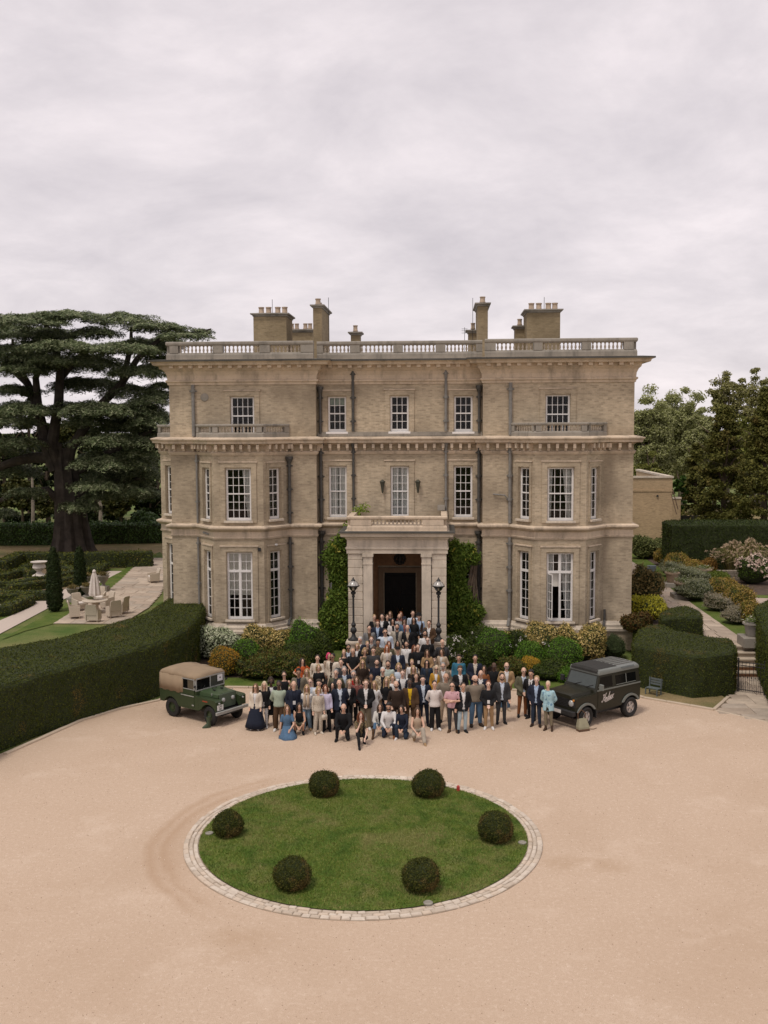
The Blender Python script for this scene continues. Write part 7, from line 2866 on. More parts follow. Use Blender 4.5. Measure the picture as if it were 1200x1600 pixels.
def cloth(kind, leg, arm):
    """garments are built round the same skeleton, a little larger"""
    key = (kind, arm) if kind in ('long', 'short', 'vest', 'jacket', 'coat', 'gilet', 'knit') else (kind, leg)
    if key in CLOTH:
        return CLOTH[key]
    mb = MB()
    if kind in ('long', 'short', 'vest', 'jacket', 'coat', 'gilet', 'knit'):
        infl = {'long': .012, 'short': .012, 'vest': .006, 'knit': .020, 'jacket': .030, 'coat': .034, 'gilet': .026}[kind]
        hem = {'long': -.07, 'short': -.06, 'vest': -.03, 'knit': -.06, 'jacket': -.15, 'coat': -.20, 'gilet': -.07}[kind]
        torso_tube(mb, infl, hem, .515 if kind != 'vest' else .49, .03 if kind in ('jacket', 'coat', 'long') else 0)
        for s in (-1, 1):
            a, e, w = arm_pts(arm, s)
            if kind in ('vest', 'gilet'):
                continue
            ra, rb = .056 + infl, .043 + infl
            if kind == 'short':
                mb.capsule(a, a.lerp(e, .62), ra, rb + .012, 10)
            else:
                mb.capsule(a, e, ra, rb, 10)
                wr = w - (w - e).normalized() * (.022 if kind != 'jacket' else .03)
                mb.capsule(e, wr, rb, .030 + infl, 10)
        me = evaluated(mb, .017, 3, .30, 'shirt' if kind in ('long', 'short', 'knit') else 'jacket')
        if kind in ('jacket', 'coat', 'gilet'):              # open front showing the shirt
            bm = bmesh.new()
            bm.from_mesh(me)
            kill = []
            for f in bm.faces:
                c = f.calc_center_median()
                w = .020 + max(0, (c.z - .13)) * .16 if c.z > .13 else .020 + (.13 - c.z) * .12
                if kind == 'gilet':
                    w += .03
                if f.normal.y < -.15 and abs(c.x) < w:
                    kill.append(f)
            bmesh.ops.delete(bm, geom=kill, context='FACES')
            bm.to_mesh(me)
            bm.free()
        CLOTH[key] = me
        return me
    T = torso_matrix(leg)
    h, lean, legs = LEGS[leg]
    if kind in ('trousers', 'wide', 'shorts'):
        torso_tube(mb, .010, -.10, .10)
        mb.xform(T)
        for i, (kn, an, az, pt) in enumerate(legs):
            s = -1 if i == 0 else 1
            hip = T @ Vector((s * .088, 0, -.03))
            kn, an = Vector(kn), Vector(an)
            g = .022 if kind == 'wide' else 0
            if kind == 'shorts':
                mb.capsule(hip, hip.lerp(kn, .75), .096, .084, 12)
                continue
            mb.capsule(hip, kn, .092, .070 + g, 12)
            e = an + (kn - an).normalized() * .015
            mb.capsule(kn, e, .068 + g, .054 + g * 1.3, 10)
        me = evaluated(mb, .018, 2, .32, 'trousers')
    elif kind in ('maxi', 'midi'):
        zb = .10 if kind == 'maxi' else .42
        fl = .25 if kind == 'maxi' else .08
        rings = []
        n = 28
        for t in (0, .08, .2, .45, .75, 1):
            z = 1.03 + (zb - 1.03) * t
            r = .155 + .04 * min(t * 4, 1) + fl * t ** 1.2
            rings.append([(r * (1 + .05 * t * math.sin(i * PI * 2 / n * 7)) * math.cos(2 * PI * i / n), r * .74 * (1 + .05 * t * math.cos(i * PI * 2 / n * 7)) * math.sin(2 * PI * i / n), z) for i in range(n)])
        mb.loft(rings)
        me = mb.mesh('skirt', [], 'all')
    elif kind == 'drape':                                    # a long dress spread over folded legs
        n = 28
        rings = []
        for z, rx, ry, yo in ((.40, .17, .12, 0), (.30, .20, .20, -.06), (.20, .25, .32, -.14), (.10, .30, .40, -.16), (.012, .37, .47, -.17), (.0, .36, .46, -.17)):
            rings.append([(rx * (1 + .06 * math.sin(i * 1.8)) * math.cos(2 * PI * i / n), yo + ry * (1 + .06 * math.cos(i * 1.35)) * math.sin(2 * PI * i / n), z) for i in range(n)])
        mb.loft(rings)
        me = mb.mesh('skirt', [], 'all')
    CLOTH[key] = me
    return me


def shoe_mesh(kind):
    k = 'shoe_' + kind
    if k in CLOTH:
        return CLOTH[k]
    mb = MB()
    R_ = lambda z, a, b, yo: [(a * math.cos(2 * PI * i / 14), yo + b * math.sin(2 * PI * i / 14) * (1.0 if math.sin(2 * PI * i / 14) > 0 else 1.15), z) for i in range(14)]
    if kind == 'boot':
        rings = [R_(0, .046, .135, -.07), R_(.03, .049, .138, -.07), R_(.06, .046, .12, -.055), R_(.10, .046, .075, -.01), R_(.2, .054, .06, .005), R_(.34, .062, .066, .01)]
    else:
        rings = [R_(0, .046, .135, -.07), R_(.025, .049, .138, -.07), R_(.05, .045, .12, -.06), R_(.085, .040, .07, -.01), R_(.10, .036, .05, .004)]
    mb.loft(rings)
    CLOTH[k] = mb.mesh('shoe', [], 'all')
    return CLOTH[k]


def hair_mesh(style):
    k = 'hair_' + style
    if k in CLOTH:
        return CLOTH[k]
    mb = MB()
    if style == 'fringe':                                    # bald on top, hair round the back and sides
        mb.ell((0, .030, .715), (.080, .075, .045), 14, 8)
    elif style == 'beard':
        mb.ell((0, -.050, .645), (.054, .050, .042), 12, 8)
        mb.ell((0, -.082, .668), (.030, .014, .008), 8, 5)
        for s in (-1, 1):
            mb.tube([(s * .064, -.012, .70), (s * .058, -.03, .665), (s * .035, -.06, .635)], [.014, .018, .018], 6)
    else:
        mb.ell((0, .022, .757), (.084, .094, .096), 18, 12)
        mb.ell((0, .042, .715), (.080, .070, .075), 14, 10)
        if style == 'thick':
            mb.ell((0, -.035, .820), (.066, .05, .030), 12, 8)
            mb.ell((.01, .01, .81), (.085, .085, .055), 12, 8)
        if style in ('long', 'bob', 'wavy'):
            end = .40 if style != 'bob' else .585
            for s in (-1, 1):
                mb.tube([(s * .035, -.052, .822), (s * .074, -.048, .765), (s * .090, -.022, .69), (s * .092, -.018, .60), (s * (.098 if style != 'wavy' else .115), -.050 if style != 'bob' else -.02, end)], [.020, .028, .032, .032, .024], 8)
                mb.tube([(s * .065, .03, .76), (s * .09, .03, .68), (s * .095, .045, end + .06)], [.03, .036, .030], 8)
            mb.tube([(0, .06, .76), (0, .085, .66), (0, .095, .56), (0, .095, end - .02)], [.07, .072, .085, .07], 12, .55)
        if style == 'curly':
            for i in range(40):
                a, t = i * 2.4, (i + .5) / 40
                z = .62 + .24 * t
                r = .11 * math.sin(PI * (.35 + .6 * t))
                if math.sin(a) < -.35 and z < .80:
                    continue
                mb.ell((r * math.cos(a), .02 + r * math.sin(a), z), (.038, .038, .036), 7, 5)
        if style == 'bun':
            mb.ell((0, .085, .80), (.042, .042, .042), 10, 8)
        if style == 'tail':
            mb.tube([(0, .10, .77), (0, .135, .72), (0, .12, .60), (0, .10, .50)], [.025, .032, .03, .012], 8)
    me = evaluated(mb, .011, 1, .45, 'hair' if style != 'beard' else 'beard')
    CLOTH[k] = me
    return me


def simple(kind):
    if kind in CLOTH:
        return CLOTH[kind]
    mb = MB()
    if kind == 'sunglasses':
        for s in (-1, 1):
            mb.ell((s * .032, -.1005, .712), (.024, .007, .017), 10, 6)
            mb.tube([(s * .054, -.094, .718), (s * .077, -.04, .716), (s * .078, .01, .712)], .003, 4)
        mb.tube([(-.02, -.104, .718), (.02, -.104, .718)], .003, 4)
    elif kind == 'glasses':
        for s in (-1, 1):
            c = [(s * .032 + .021 * math.cos(2 * PI * i / 10), -.102, .711 + .016 * math.sin(2 * PI * i / 10)) for i in range(11)]
            mb.tube(c, .0028, 4)
            mb.tube([(s * .053, -.098, .716), (s * .077, -.04, .716), (s * .078, .01, .712)], .0025, 4)
        mb.tube([(-.012, -.105, .714), (.012, -.105, .714)], .0025, 4)
    elif kind == 'lanyard':
        for s in (-1, 1):
            mb.tube([(s * .065, .02, .535), (s * .075, -.085, .45), (s * .055, -.135, .34), (s * .008, -.150, .19)], .008, 5, .5)
    elif kind == 'badge':
        mb.box(-.045, .045, -.163, -.156, .05, .18)
    elif kind == 'scarf':
        mb.tube([(-.075, -.0, .52), (-.05, -.065, .535), (.0, -.08, .53), (.05, -.065, .535), (.075, 0, .52), (.04, .075, .54), (-.04, .075, .54), (-.075, 0, .52)], .034, 8)
        for s in (-1, 1):
            mb.tube([(s * .06, -.07, .52), (s * .07, -.130, .40), (s * .07, -.155, .2), (s * .075, -.16, .02)], [.04, .055, .06, .06], 8, .35)
    elif kind == 'cap':
        mb.ell((0, .012, .775), (.089, .100, .082), 16, 10)
        mb.loft([[(.075 * math.cos(a), -.055 - .105 * math.sin(a), z) for a in (PI * i / 8 for i in range(9))] for z in (.772, .780)])
    elif kind == 'hat':
        mb.lathe([(.135, .775), (.138, .785), (.092, .79), (.088, .86), (.07, .885), (.02, .875)], (0, .012, 0), 18)
    elif kind == 'tie':
        mb.loft([[(-.014, -.120, .46), (.014, -.120, .46), (.014, -.130, .46), (-.014, -.130, .46)], [(-.024, -.142, .22), (.024, -.142, .22), (.024, -.150, .22), (-.024, -.150, .22)], [(-.004, -.142, .16), (.004, -.142, .16), (.004, -.15, .16), (-.004, -.15, .16)]])
    elif kind == 'handbag':
        mb.bbox(-.12, .12, -.05, .05, -.20, .0, .03)
        mb.tube([(-.1, 0, -.02), (-.06, 0, .16), (.06, 0, .16), (.1, 0, -.02)], .01, 6)
    elif kind == 'phone':
        mb.box(-.036, .036, -.006, .006, -.07, .07)
    elif kind == 'collar':
        for s in (-1, 1):
            mb.loft([[(s * .02, -.09, .515), (s * .075, -.02, .545), (s * .085, -.025, .515), (s * .035, -.115, .465)], [(s * .02, -.082, .515), (s * .07, -.015, .545), (s * .08, -.02, .515), (s * .035, -.107, .465)]])
    CLOTH[kind] = mb.mesh(kind, [], 'all' if kind not in ('badge', 'phone', 'collar') else False)
    return CLOTH[kind]


# ------------------------------------------------------------------ colours
SKIN = {'a': (.58, .365, .262), 'b': (.49, .29, .195), 'c': (.30, .165, .10), 'd': (.085, .045, .028), 'e': (.62, .415, .32)}
HAIRC = {'blk': (.014, .011, .010), 'dk': (.030, .019, .012), 'br': (.065, .036, .018), 'lb': (.13, .075, .035), 'bl': (.32, .215, .105), 'wb': (.52, .42, .29), 'gy': (.24, .225, .21), 'wh': (.46, .44, .42), 'au': (.13, .04, .015), 'gi': (.34, .10, .025), 'pk': (.55, .04, .12)}
FAB = {'white': (.62, .60, .58), 'cream': (.56, .49, .40), 'offw': (.52, .50, .46), 'black': (.012, .012, .013), 'navy': (.016, .020, .034), 'char': (.040, .040, .042), 'grey': (.16, .155, .15), 'lgrey': (.34, .33, .32), 'brown': (.075, .042, .022), 'dkbr': (.032, .020, .014), 'tan': (.31, .20, .105), 'beige': (.40, .31, .225), 'khaki': (.185, .155, .105), 'olive': (.10, .095, .06), 'tweed': (.15, .13, .095), 'taupe': (.20, .165, .125), 'lblue': (.34, .43, .56), 'pblue': (.48, .53, .60), 'denim': (.075, .135, .215), 'ldenim': (.17, .245, .32), 'dkden': (.022, .034, .055), 'sky': (.33, .41, .45), 'teal': (.035, .135, .20), 'sage': (.30, .35, .27), 'mint': (.40, .45, .40), 'pink': (.50, .30, .32), 'lilac': (.50, .46, .58), 'orange': (.42, .085, .022), 'rust': (.20, .075, .028), 'must': (.42, .225, .030), 'yellow': (.52, .33, .015), 'red': (.30, .02, .018), 'rose': (.20, .075, .062), 'stone': (.33, .29, .235), 'aqua': (.22, .40, .45), 'choc': (.055, .032, .020)}


def fabric(col):
    k = 'cloth ' + col
    if k in MATS:
        return MATS[k]
    if col in ('plaid', 'check', 'leopard', 'aquaprint', 'print', 'roseplaid'):
        m, nd, lk, bs = new_mat(k)
        o = coords(nd, lk)
        if col in ('plaid', 'check', 'roseplaid'):
            a, b = {'plaid': ((.07, .055, .03), (.16, .115, .055)), 'check': ((.50, .42, .31), (.30, .22, .14)), 'roseplaid': ((.22, .085, .07), (.12, .05, .045))}[col]
            ch = nd.new('ShaderNodeTexChecker')
            ch.inputs['Scale'].default_value = 14
            lk.new(o, ch.inputs[0])
            c = mixc(nd, lk, a, b, ch.outputs['Fac'])
        else:
            a, b, s = {'leopard': ((.46, .40, .32), (.20, .155, .11), 34), 'aquaprint': ((.30, .46, .50), (.10, .20, .30), 9), 'print': ((.60, .54, .50), (.16, .12, .12), 22)}[col]
            c = ramp(nd, lk, noise(nd, lk, o, s, 3, .6), [(.55 if col != 'print' else .66, a), (.64 if col != 'print' else .70, b)])
        lk.new(c, bs.inputs['Base Color'])
        bs.inputs['Roughness'].default_value = .9
        MATS[k] = m
        return m
    return plain(k, FAB[col], .88, var=.10, scale=9, spec=.2)


EYEW = plain('eye white', (.62, .60, .57), .4, var=.02)
EYED = plain('eye dark', (.02, .015, .012), .4, var=.02)
LIP = {k: plain('lip ' + k, tuple(x * y for x, y in zip(v, (.82, .55, .55))), .5, var=.04) for k, v in SKIN.items()}
SKINM = {k: plain('skin ' + k, v, .55, var=.06, scale=12) for k, v in SKIN.items()}
HAIRM = {k: plain('hair ' + k, v, .6, var=.35, scale=26, bumps=.5, bscale=60) for k, v in HAIRC.items()}
SHADES = plain('dark lens', (.01, .01, .012), .15, var=.02)


def put(name, me, parent, mats, mat=None):
    o = bpy.data.objects.new(name, me)
    COL.objects.link(o)
    o.parent = parent
    mats = mats if isinstance(mats, (list, tuple)) else [mats]
    while len(me.materials) < len(mats):
        me.materials.append(None)
    for i, m in enumerate(mats):
        o.material_slots[i].link = 'OBJECT'
        o.material_slots[i].material = m
    if mat is not None:
        o.matrix_local = mat
    return o


def step_z(x, y):
    if abs(x) > 1.75:
        return 0.0
    for k, lim in enumerate((44.0, 44.45, 44.9)):
        if y < lim:
            return .15 * k
    return .45 if y < 45.35 else .6


PEOPLE = []


def person(hx, hy, sex, skin, hair, hc, top, topc, outer, outc, bot, botc, shoe, label, leg='stand', arm='sides', ex='', hgt=None, wide=1.0, rz=None, mirror=None):
    """hx, hy: the crown of the head in the photograph"""
    base = 1.765
    if arm == 'sides' and leg == 'stand' and 'bag' not in ex:
        arm = random.choice(('sides', 'sides', 'clasp', 'behind', 'pocket', 'pocket', 'sides', 'clasp'))
        leg = random.choice(('stand', 'stand', 'step'))
    hs = (hgt or (1.79 if sex == 'm' else 1.67)) * random.uniform(.985, 1.015) / base
    H0 = (LEGS[leg][0] + .86 * math.cos(LEGS[leg][1]) - (.0 if leg in ('stand', 'step') else .02)) * hs * .985
    best = None
    d = ray(hx, hy)
    for k in range(0, 5):
        z = .15 * k
        t = (z + H0 - CAM_H) / d.z
        p = EYE + d * t
        e = abs(step_z(p.x, p.y) - z)
        if best is None or e < best[0] - 1e-6:
            best = (e, p, z)
    _, p, z = best
    z = step_z(p.x, p.y)
    lean = LEGS[leg][1]
    off = .84 * math.sin(lean) * hs                          # a leaning figure's head is ahead of its seat
    a = math.atan2(CAM_X - p.x, p.y) * .6 if rz is None else R(rz)
    a += random.gauss(0, .17)
    o = put('person', body(leg, arm), None, [SKINM[skin], EYEW, EYED, LIP[skin]])
    o.location = (p.x, p.y + off, z)
    o.rotation_euler = (random.uniform(-.02, .02), random.uniform(-.035, .035), a)
    w = (1.05 if sex == 'm' else .93) * wide
    mir = random.random() < .5 if mirror is None else mirror
    o.scale = (hs * w * (-1 if mir else 1), hs * (w * .5 + .5), hs)
    tag(o, label, 'person', 'guests gathered in front of the porch')
    T = torso_matrix(leg)
    TH = T @ HEADS
    if bot:
        put('skirt' if bot in ('maxi', 'midi', 'drape') else 'shorts' if bot == 'shorts' else 'trousers', cloth(bot, leg, arm), o, fabric(botc))
    if top:
        put({'long': 'shirt', 'short': 'shirt', 'vest': 'top', 'knit': 'sweater'}[top], cloth(top, leg, arm), o, fabric(topc), T)
    if outer:
        put({'jacket': 'jacket', 'coat': 'coat', 'gilet': 'gilet'}[outer], cloth(outer, leg, arm), o, fabric(outc), T)
    if top in ('long', 'short') and sex == 'm':
        put('collar', simple('collar'), o, fabric(topc), T)
    if shoe:
        kind = 'boot' if shoe.startswith('*') else 'low'
        for kn, an, az, pt in LEGS[leg][2]:
            m = Matrix.Translation((an[0], an[1], an[2] - .085)) @ Matrix.Rotation(az, 4, 'Z')
            if pt > 1:
                m = Matrix.Translation((an[0], an[1] - .02, an[2] + .01)) @ Matrix.Rotation(R(105), 4, 'X')
            elif pt:
                m = Matrix.Translation((an[0], an[1], an[2] - .06)) @ Matrix.Rotation(az, 4, 'Z') @ Matrix.Rotation(pt * .8, 4, 'X')
            put('shoe' if kind == 'low' else 'boot', shoe_mesh(kind), o, fabric(shoe.strip('*')), m)
    if hair:
        put('hair', hair_mesh(hair), o, HAIRM[hc], TH)
    for e in ex.split():
        if e == 'beard':
            put('beard', hair_mesh('beard'), o, HAIRM[hc if hair else 'dk'], TH)
        elif e == 'gbeard':
            put('beard', hair_mesh('beard'), o, HAIRM['gy'], TH)
        elif e == 'sun':
            put('sunglasses', simple('sunglasses'), o, SHADES, TH)
        elif e == 'glasses':
            put('glasses', simple('glasses'), o, SHADES, TH)
        elif e == 'badge':
            put('lanyard', simple('lanyard'), o, fabric('navy'), T)
            put('badge', simple('badge'), o, fabric('white'), T)
        elif e == 'lanyard':
            put('lanyard', simple('lanyard'), o, fabric('grey'), T)
        elif e.startswith('scarf'):
            put('scarf', simple('scarf'), o, fabric(e[6:] or 'beige'), T)
        elif e.startswith('cap'):
            put('cap', simple('cap'), o, fabric(e[4:]), TH)
        elif e.startswith('hat'):
            put('hat', simple('hat'), o, fabric(e[4:]), TH)
        elif e.startswith('tie'):
            put('tie', simple('tie'), o, fabric(e[4:]), T)
        elif e.startswith('bag'):
            a_, e_, w_ = arm_pts(arm, 1)
            put('handbag', simple('handbag'), o, fabric(e[4:]), T @ Matrix.Translation(w_ + Vector((0, -.02, -.15))))
    PEOPLE.append(o)
    return o
# ================================================================== the crowd
p_ = person
# front left
p_(398, 1069, 'f', 'a', 'long', 'lb', 'vest', 'white', 'jacket', 'cream', 'maxi', 'navy', 'white', 'woman in sunglasses with a white cardigan and long full navy skirt, left end', ex='sun')
p_(411, 1066, 'f', 'a', 'long', 'wb', 'vest', 'black', 'jacket', 'black', 'trousers', 'white', 'white', 'white haired woman in a black jacket and white trousers, second from the left')
p_(423, 1060, 'f', 'd', 'curly', 'dk', 'long', 'white', 'jacket', 'black', 'midi', 'black', '*choc', 'woman with big dark hair and sunglasses in a dark blazer and dark midi skirt', ex='sun', hgt=1.74)
p_(435, 1065, 'm', 'd', 'short', 'blk', 'knit', 'sage', '', '', 'wide', 'brown', 'white', 'man in sunglasses with a sage green sweater, brown trousers and white trainers', arm='behind', ex='sun')
p_(446, 1050, 'f', 'a', 'bun', 'dk', 'vest', 'black', '', '', 'trousers', 'black', 'black', 'woman in sunglasses and a black sleeveless top behind the man in sage green', ex='sun', hgt=1.76)
p_(468, 1046, 'm', 'c', 'thick', 'blk', 'long', 'navy', 'jacket', 'tweed', 'trousers', 'char', 'dkbr', 'dark haired man in an olive tweed blazer over a navy waistcoat and tie', ex='tie_navy')
p_(459, 1065, 'm', 'a', '', '', 'long', 'navy', 'jacket', 'navy', 'trousers', 'navy', 'black', 'bald man in dark navy with a white badge, left part of the front row', ex='badge')
p_(474, 1029, 'f', 'a', 'wavy', 'dk', 'short', 'orange', '', '', 'trousers', 'black', 'black', 'woman in a bright orange red shirt with her hands on her hips', arm='hips', ex='badge')
p_(448, 1103, 'f', 'a', 'long', 'lb', 'short', 'denim', '', '', 'drape', 'denim', '', 'blonde woman in a blue denim dress kneeling on the gravel at the left', leg='heels', arm='floor', hgt=1.72)
p_(466, 1100, 'f', 'b', 'long', 'dk', 'vest', 'black', '', '', 'shorts', 'olive', '*black', 'crouching woman in a sleeveless black top with bare arms and knees', leg='squat', arm='knees')
p_(478, 1071, 'f', 'a', 'long', 'bl', 'long', 'white', '', '', 'wide', 'ldenim', 'tan', 'woman with long blonde hair, a big beige scarf, white blouse and pale jeans', ex='glasses scarf_beige')
p_(496, 1074, 'f', 'a', 'bob', 'bl', 'long', 'leopard', '', '', 'wide', 'leopard', 'cream', 'blonde woman in a cream leopard patterned suit carrying a pale bag', ex='bag_cream')
p_(484, 1060, 'm', 'e', 'short', 'lb', 'long', 'pblue', '', '', 'trousers', 'char', 'dkbr', 'man with glasses in a pale grey blue shirt behind the woman with the beige scarf', ex='glasses')
p_(501, 1063, 'm', 'a', 'thick', 'dk', 'long', 'white', '', '', 'trousers', 'black', 'black', 'young dark haired man in a white shirt and black trousers, behind the leopard suit')
p_(510, 1071, 'f', 'a', 'bob', 'au', 'long', 'lilac', '', '', 'wide', 'black', 'black', 'woman with a red brown bob in a loose lilac white shirt and black trousers')
p_(518, 1067, 'f', 'a', 'long', 'blk', 'long', 'black', '', '', 'midi', 'black', 'black', 'woman with long black hair in black behind the lilac shirt')
p_(532, 1063, 'm', 'a', 'fringe', 'gy', 'long', 'pblue', 'coat', 'navy', 'trousers', 'navy', 'black', 'bald man in a long navy coat standing behind the kneeling man in black', hgt=1.83)
p_(544, 1063, 'f', 'a', 'bun', 'bl', 'vest', 'white', 'jacket', 'black', 'trousers', 'black', 'black', 'woman with tied back hair in an open black jacket over a white top', arm='hold', ex='')
p_(559, 1058, 'f', 'a', 'bob', 'lb', 'long', 'rose', 'jacket', 'roseplaid', 'trousers', 'black', 'black', 'woman in a rose brown plaid blazer and black trousers')
p_(494, 1024, 'm', 'a', 'short', 'dk', 'long', 'cream', '', '', 'trousers', 'black', 'black', 'man in a cream shirt with a dark lanyard, right of the woman in orange', arm='hold', ex='lanyard')
p_(481, 1046, 'f', 'a', 'long', 'bl', 'long', 'beige', '', '', 'trousers', 'black', 'black', 'half hidden blonde woman in beige behind the tweed blazer')
p_(499, 1039, 'f', 'a', 'bob', 'bl', 'long', 'black', '', '', 'trousers', 'black', 'black', 'blonde woman with a bob and a black long sleeved top before the cream shirt')
p_(520, 1022, 'm', 'c', 'short', 'blk', 'long', 'dkbr', 'jacket', 'cream', 'trousers', 'beige', 'brown', 'man in sunglasses and a cream linen jacket at the back left', ex='sun')
p_(512, 1021, 'f', 'a', 'bob', 'pk', 'long', 'beige', '', '', 'trousers', 'char', 'black', 'person in a small pink cap, shaped as hair, half hidden at the back left', hgt=1.60)  # a small pink cap, drawn with the bob hair shape
p_(533, 1031, 'm', 'a', 'short', 'dk', 'long', 'char', '', '', 'trousers', 'char', 'black', 'short haired man in a charcoal shirt right of the cream linen jacket')
p_(525, 1047, 'm', 'a', 'short', 'gy', 'long', 'char', 'jacket', 'olive', 'trousers', 'char', 'brown', 'grey haired man in an olive jacket behind the bald man in the navy coat')
p_(540, 1042, 'm', 'e', 'short', 'gy', 'long', 'pblue', 'jacket', 'navy', 'trousers', 'navy', 'black', 'grey haired man in a navy jacket and pale open collar')
p_(551, 1049, 'm', 'a', 'short', 'gy', 'knit', 'red', 'jacket', 'taupe', 'trousers', 'char', 'brown', 'grey bearded man with glasses, a red sweater and a brown jacket', ex='glasses gbeard')
p_(538, 1016, 'f', 'a', 'bun', 'bl', 'vest', 'black', '', '', 'trousers', 'black', 'black', 'woman with tied back fair hair in a sleeveless black top, back left')
p_(553, 1014, 'm', 'b', '', '', 'short', 'black', '', '', 'trousers', 'black', 'black', 'bald man in a black tee shirt with his hands together, back left', arm='clasp')
p_(543, 1008, 'm', 'c', 'short', 'blk', 'long', 'pblue', 'jacket', 'char', 'trousers', 'char', 'black', 'man in sunglasses with a pale shirt at the far back left', ex='sun')
p_(535, 1102, 'm', 'a', '', '', 'knit', 'black', '', '', 'trousers', 'black', 'black', 'bald smiling man in a black sweater kneeling in front', leg='kneel', arm='knees', hgt=1.84)
# front middle
p_(571, 1063, 'm', 'e', 'short', 'lb', 'long', 'white', 'jacket', 'black', 'wide', 'khaki', 'white', 'young man in a black zip jacket over a white shirt with his hands clasped', arm='clasp')
p_(585, 1065, 'f', 'a', 'long', 'bl', 'long', 'white', '', '', 'maxi', 'white', 'white', 'woman with very long blonde hair in a white top and long white skirt')
p_(568, 1032, 'f', 'a', 'long', 'bl', 'long', 'dkbr', 'jacket', 'dkbr', 'trousers', 'black', 'black', 'blonde woman in sunglasses and a brown leather jacket', ex='sun')
p_(588, 1031, 'm', 'a', 'short', 'dk', 'long', 'navy', 'jacket', 'navy', 'trousers', 'navy', 'black', 'dark bearded man in a navy blazer and dark shirt right of the brown leather jacket', ex='beard')
p_(580, 1053, 'f', 'c', 'bun', 'blk', 'knit', 'dkbr', '', '', 'trousers', 'black', 'black', 'woman with swept up black hair in a dark brown roll neck')
p_(598, 1044, 'm', 'a', 'short', 'wh', 'short', 'black', 'jacket', 'check', 'trousers', 'beige', 'brown', 'white haired man with glasses in a beige checked jacket over black', ex='glasses')
p_(605, 1033, 'm', 'b', 'short', 'dk', 'long', 'mint', '', '', 'trousers', 'beige', 'brown', 'bearded man in a pale mint shirt behind the beige checked jacket', ex='beard')
p_(603, 1060, 'f', 'a', 'long', 'bl', 'long', 'black', '', '', 'wide', 'dkden', 'black', 'blonde woman in a black velvet jacket and blue jeans')
p_(621, 1065, 'm', 'a', '', '', 'knit', 'dkbr', '', '', 'trousers', 'dkbr', 'black', 'bald bearded man in a dark brown knitted polo and dark trousers', ex='beard')
p_(614, 1056, 'f', 'a', 'curly', 'bl', 'long', 'white', '', '', 'trousers', 'beige', 'white', 'fair woman in a white top behind the bald man in dark brown', hgt=1.62)
p_(623, 1038, 'f', 'a', 'curly', 'bl', 'long', 'pblue', '', '', 'trousers', 'char', 'black', 'blonde woman with curls in a pale blue shirt')
p_(630, 1047, 'm', 'e', 'short', 'br', 'long', 'white', 'gilet', 'navy', 'trousers', 'char', 'black', 'young man in a navy knitted waistcoat over a white shirt')
p_(641, 1062, 'm', 'd', 'short', 'blk', 'knit', 'yellow', 'jacket', 'brown', 'trousers', 'brown', 'dkbr', 'man in glasses with a brown suit and a bright yellow roll neck', arm='pocket', ex='glasses')
p_(663, 1057, 'm', 'e', 'thick', 'blk', 'long', 'pblue', 'jacket', 'navy', 'trousers', 'navy', 'black', 'tall dark haired man in a navy suit with a pale blue shirt', arm='pocket', hgt=1.85)
p_(680, 1065, 'm', 'a', 'short', 'dk', 'long', 'print', '', '', 'wide', 'black', 'white', 'man in a white shirt with small dark marks, black trousers and white shoes', arm='behind')
p_(708, 1066, 'm', 'a', 'short', 'dk', 'short', 'pink', '', '', 'trousers', 'char', 'brown', 'man in sunglasses with folded arms, a pink shirt and charcoal trousers', arm='fold', ex='sun')
p_(695, 1053, 'm', 'b', '', '', 'short', 'taupe', '', '', 'trousers', 'beige', 'black', 'bald broad man in a grey khaki shirt and beige trousers, behind the white patterned shirt', wide=1.15)
p_(694, 1036, 'm', 'a', 'short', 'gy', 'long', 'white', 'jacket', 'taupe', 'trousers', 'char', 'brown', 'grey bearded man in a taupe blazer and white shirt', ex='glasses gbeard')
p_(681, 1041, 'f', 'a', 'long', 'wb', 'long', 'white', 'jacket', 'must', 'trousers', 'black', 'black', 'white blonde woman in a mustard yellow blazer', ex='sun')
p_(667, 1032, 'f', 'a', 'wavy', 'dk', 'long', 'char', 'jacket', 'dkden', 'trousers', 'black', 'black', 'woman in dark sunglasses and a dark denim jacket', ex='sun')
p_(652, 1053, 'f', 'a', 'short', 'lb', 'short', 'black', '', '', 'trousers', 'black', 'black', 'short haired woman in a black tee shirt beside the tall man in the navy suit')
p_(643, 1031, 'f', 'a', 'tail', 'bl', 'long', 'white', '', '', 'trousers', 'black', 'black', 'fair woman with tied back hair in a white shirt, middle of the crowd')
p_(648, 1041, 'f', 'a', 'long', 'bl', 'long', 'black', 'jacket', 'dkbr', 'trousers', 'black', 'black', 'woman with long blonde hair in a dark jacket in front of the white shirt')
# kneeling middle
p_(563, 1114, 'f', 'e', 'long', 'au', 'short', 'plaid', 'gilet', 'black', 'trousers', 'black', '*black', 'kneeling woman with long auburn hair and tall black boots, hand to her face', leg='lunge', arm='chin', mirror=False, hgt=1.70)
p_(593, 1101, 'f', 'a', 'long', 'br', 'vest', 'black', 'jacket', 'offw', 'trousers', 'denim', '*brown', 'kneeling woman with long brown hair in a white blazer and blue jeans', leg='lunge', arm='knees', mirror=False)
p_(608, 1100, 'm', 'b', 'thick', 'blk', 'long', 'white', '', '', 'trousers', 'navy', 'rust', 'bearded man in a white shirt with rolled sleeves kneeling in front', leg='kneel', arm='knees', ex='beard', mirror=False)
p_(630, 1104, 'f', 'a', 'bob', 'dk', 'long', 'navy', '', '', 'wide', 'dkden', 'white', 'kneeling woman with a dark bob in a navy cardigan and jeans', leg='kneelR', arm='knees')
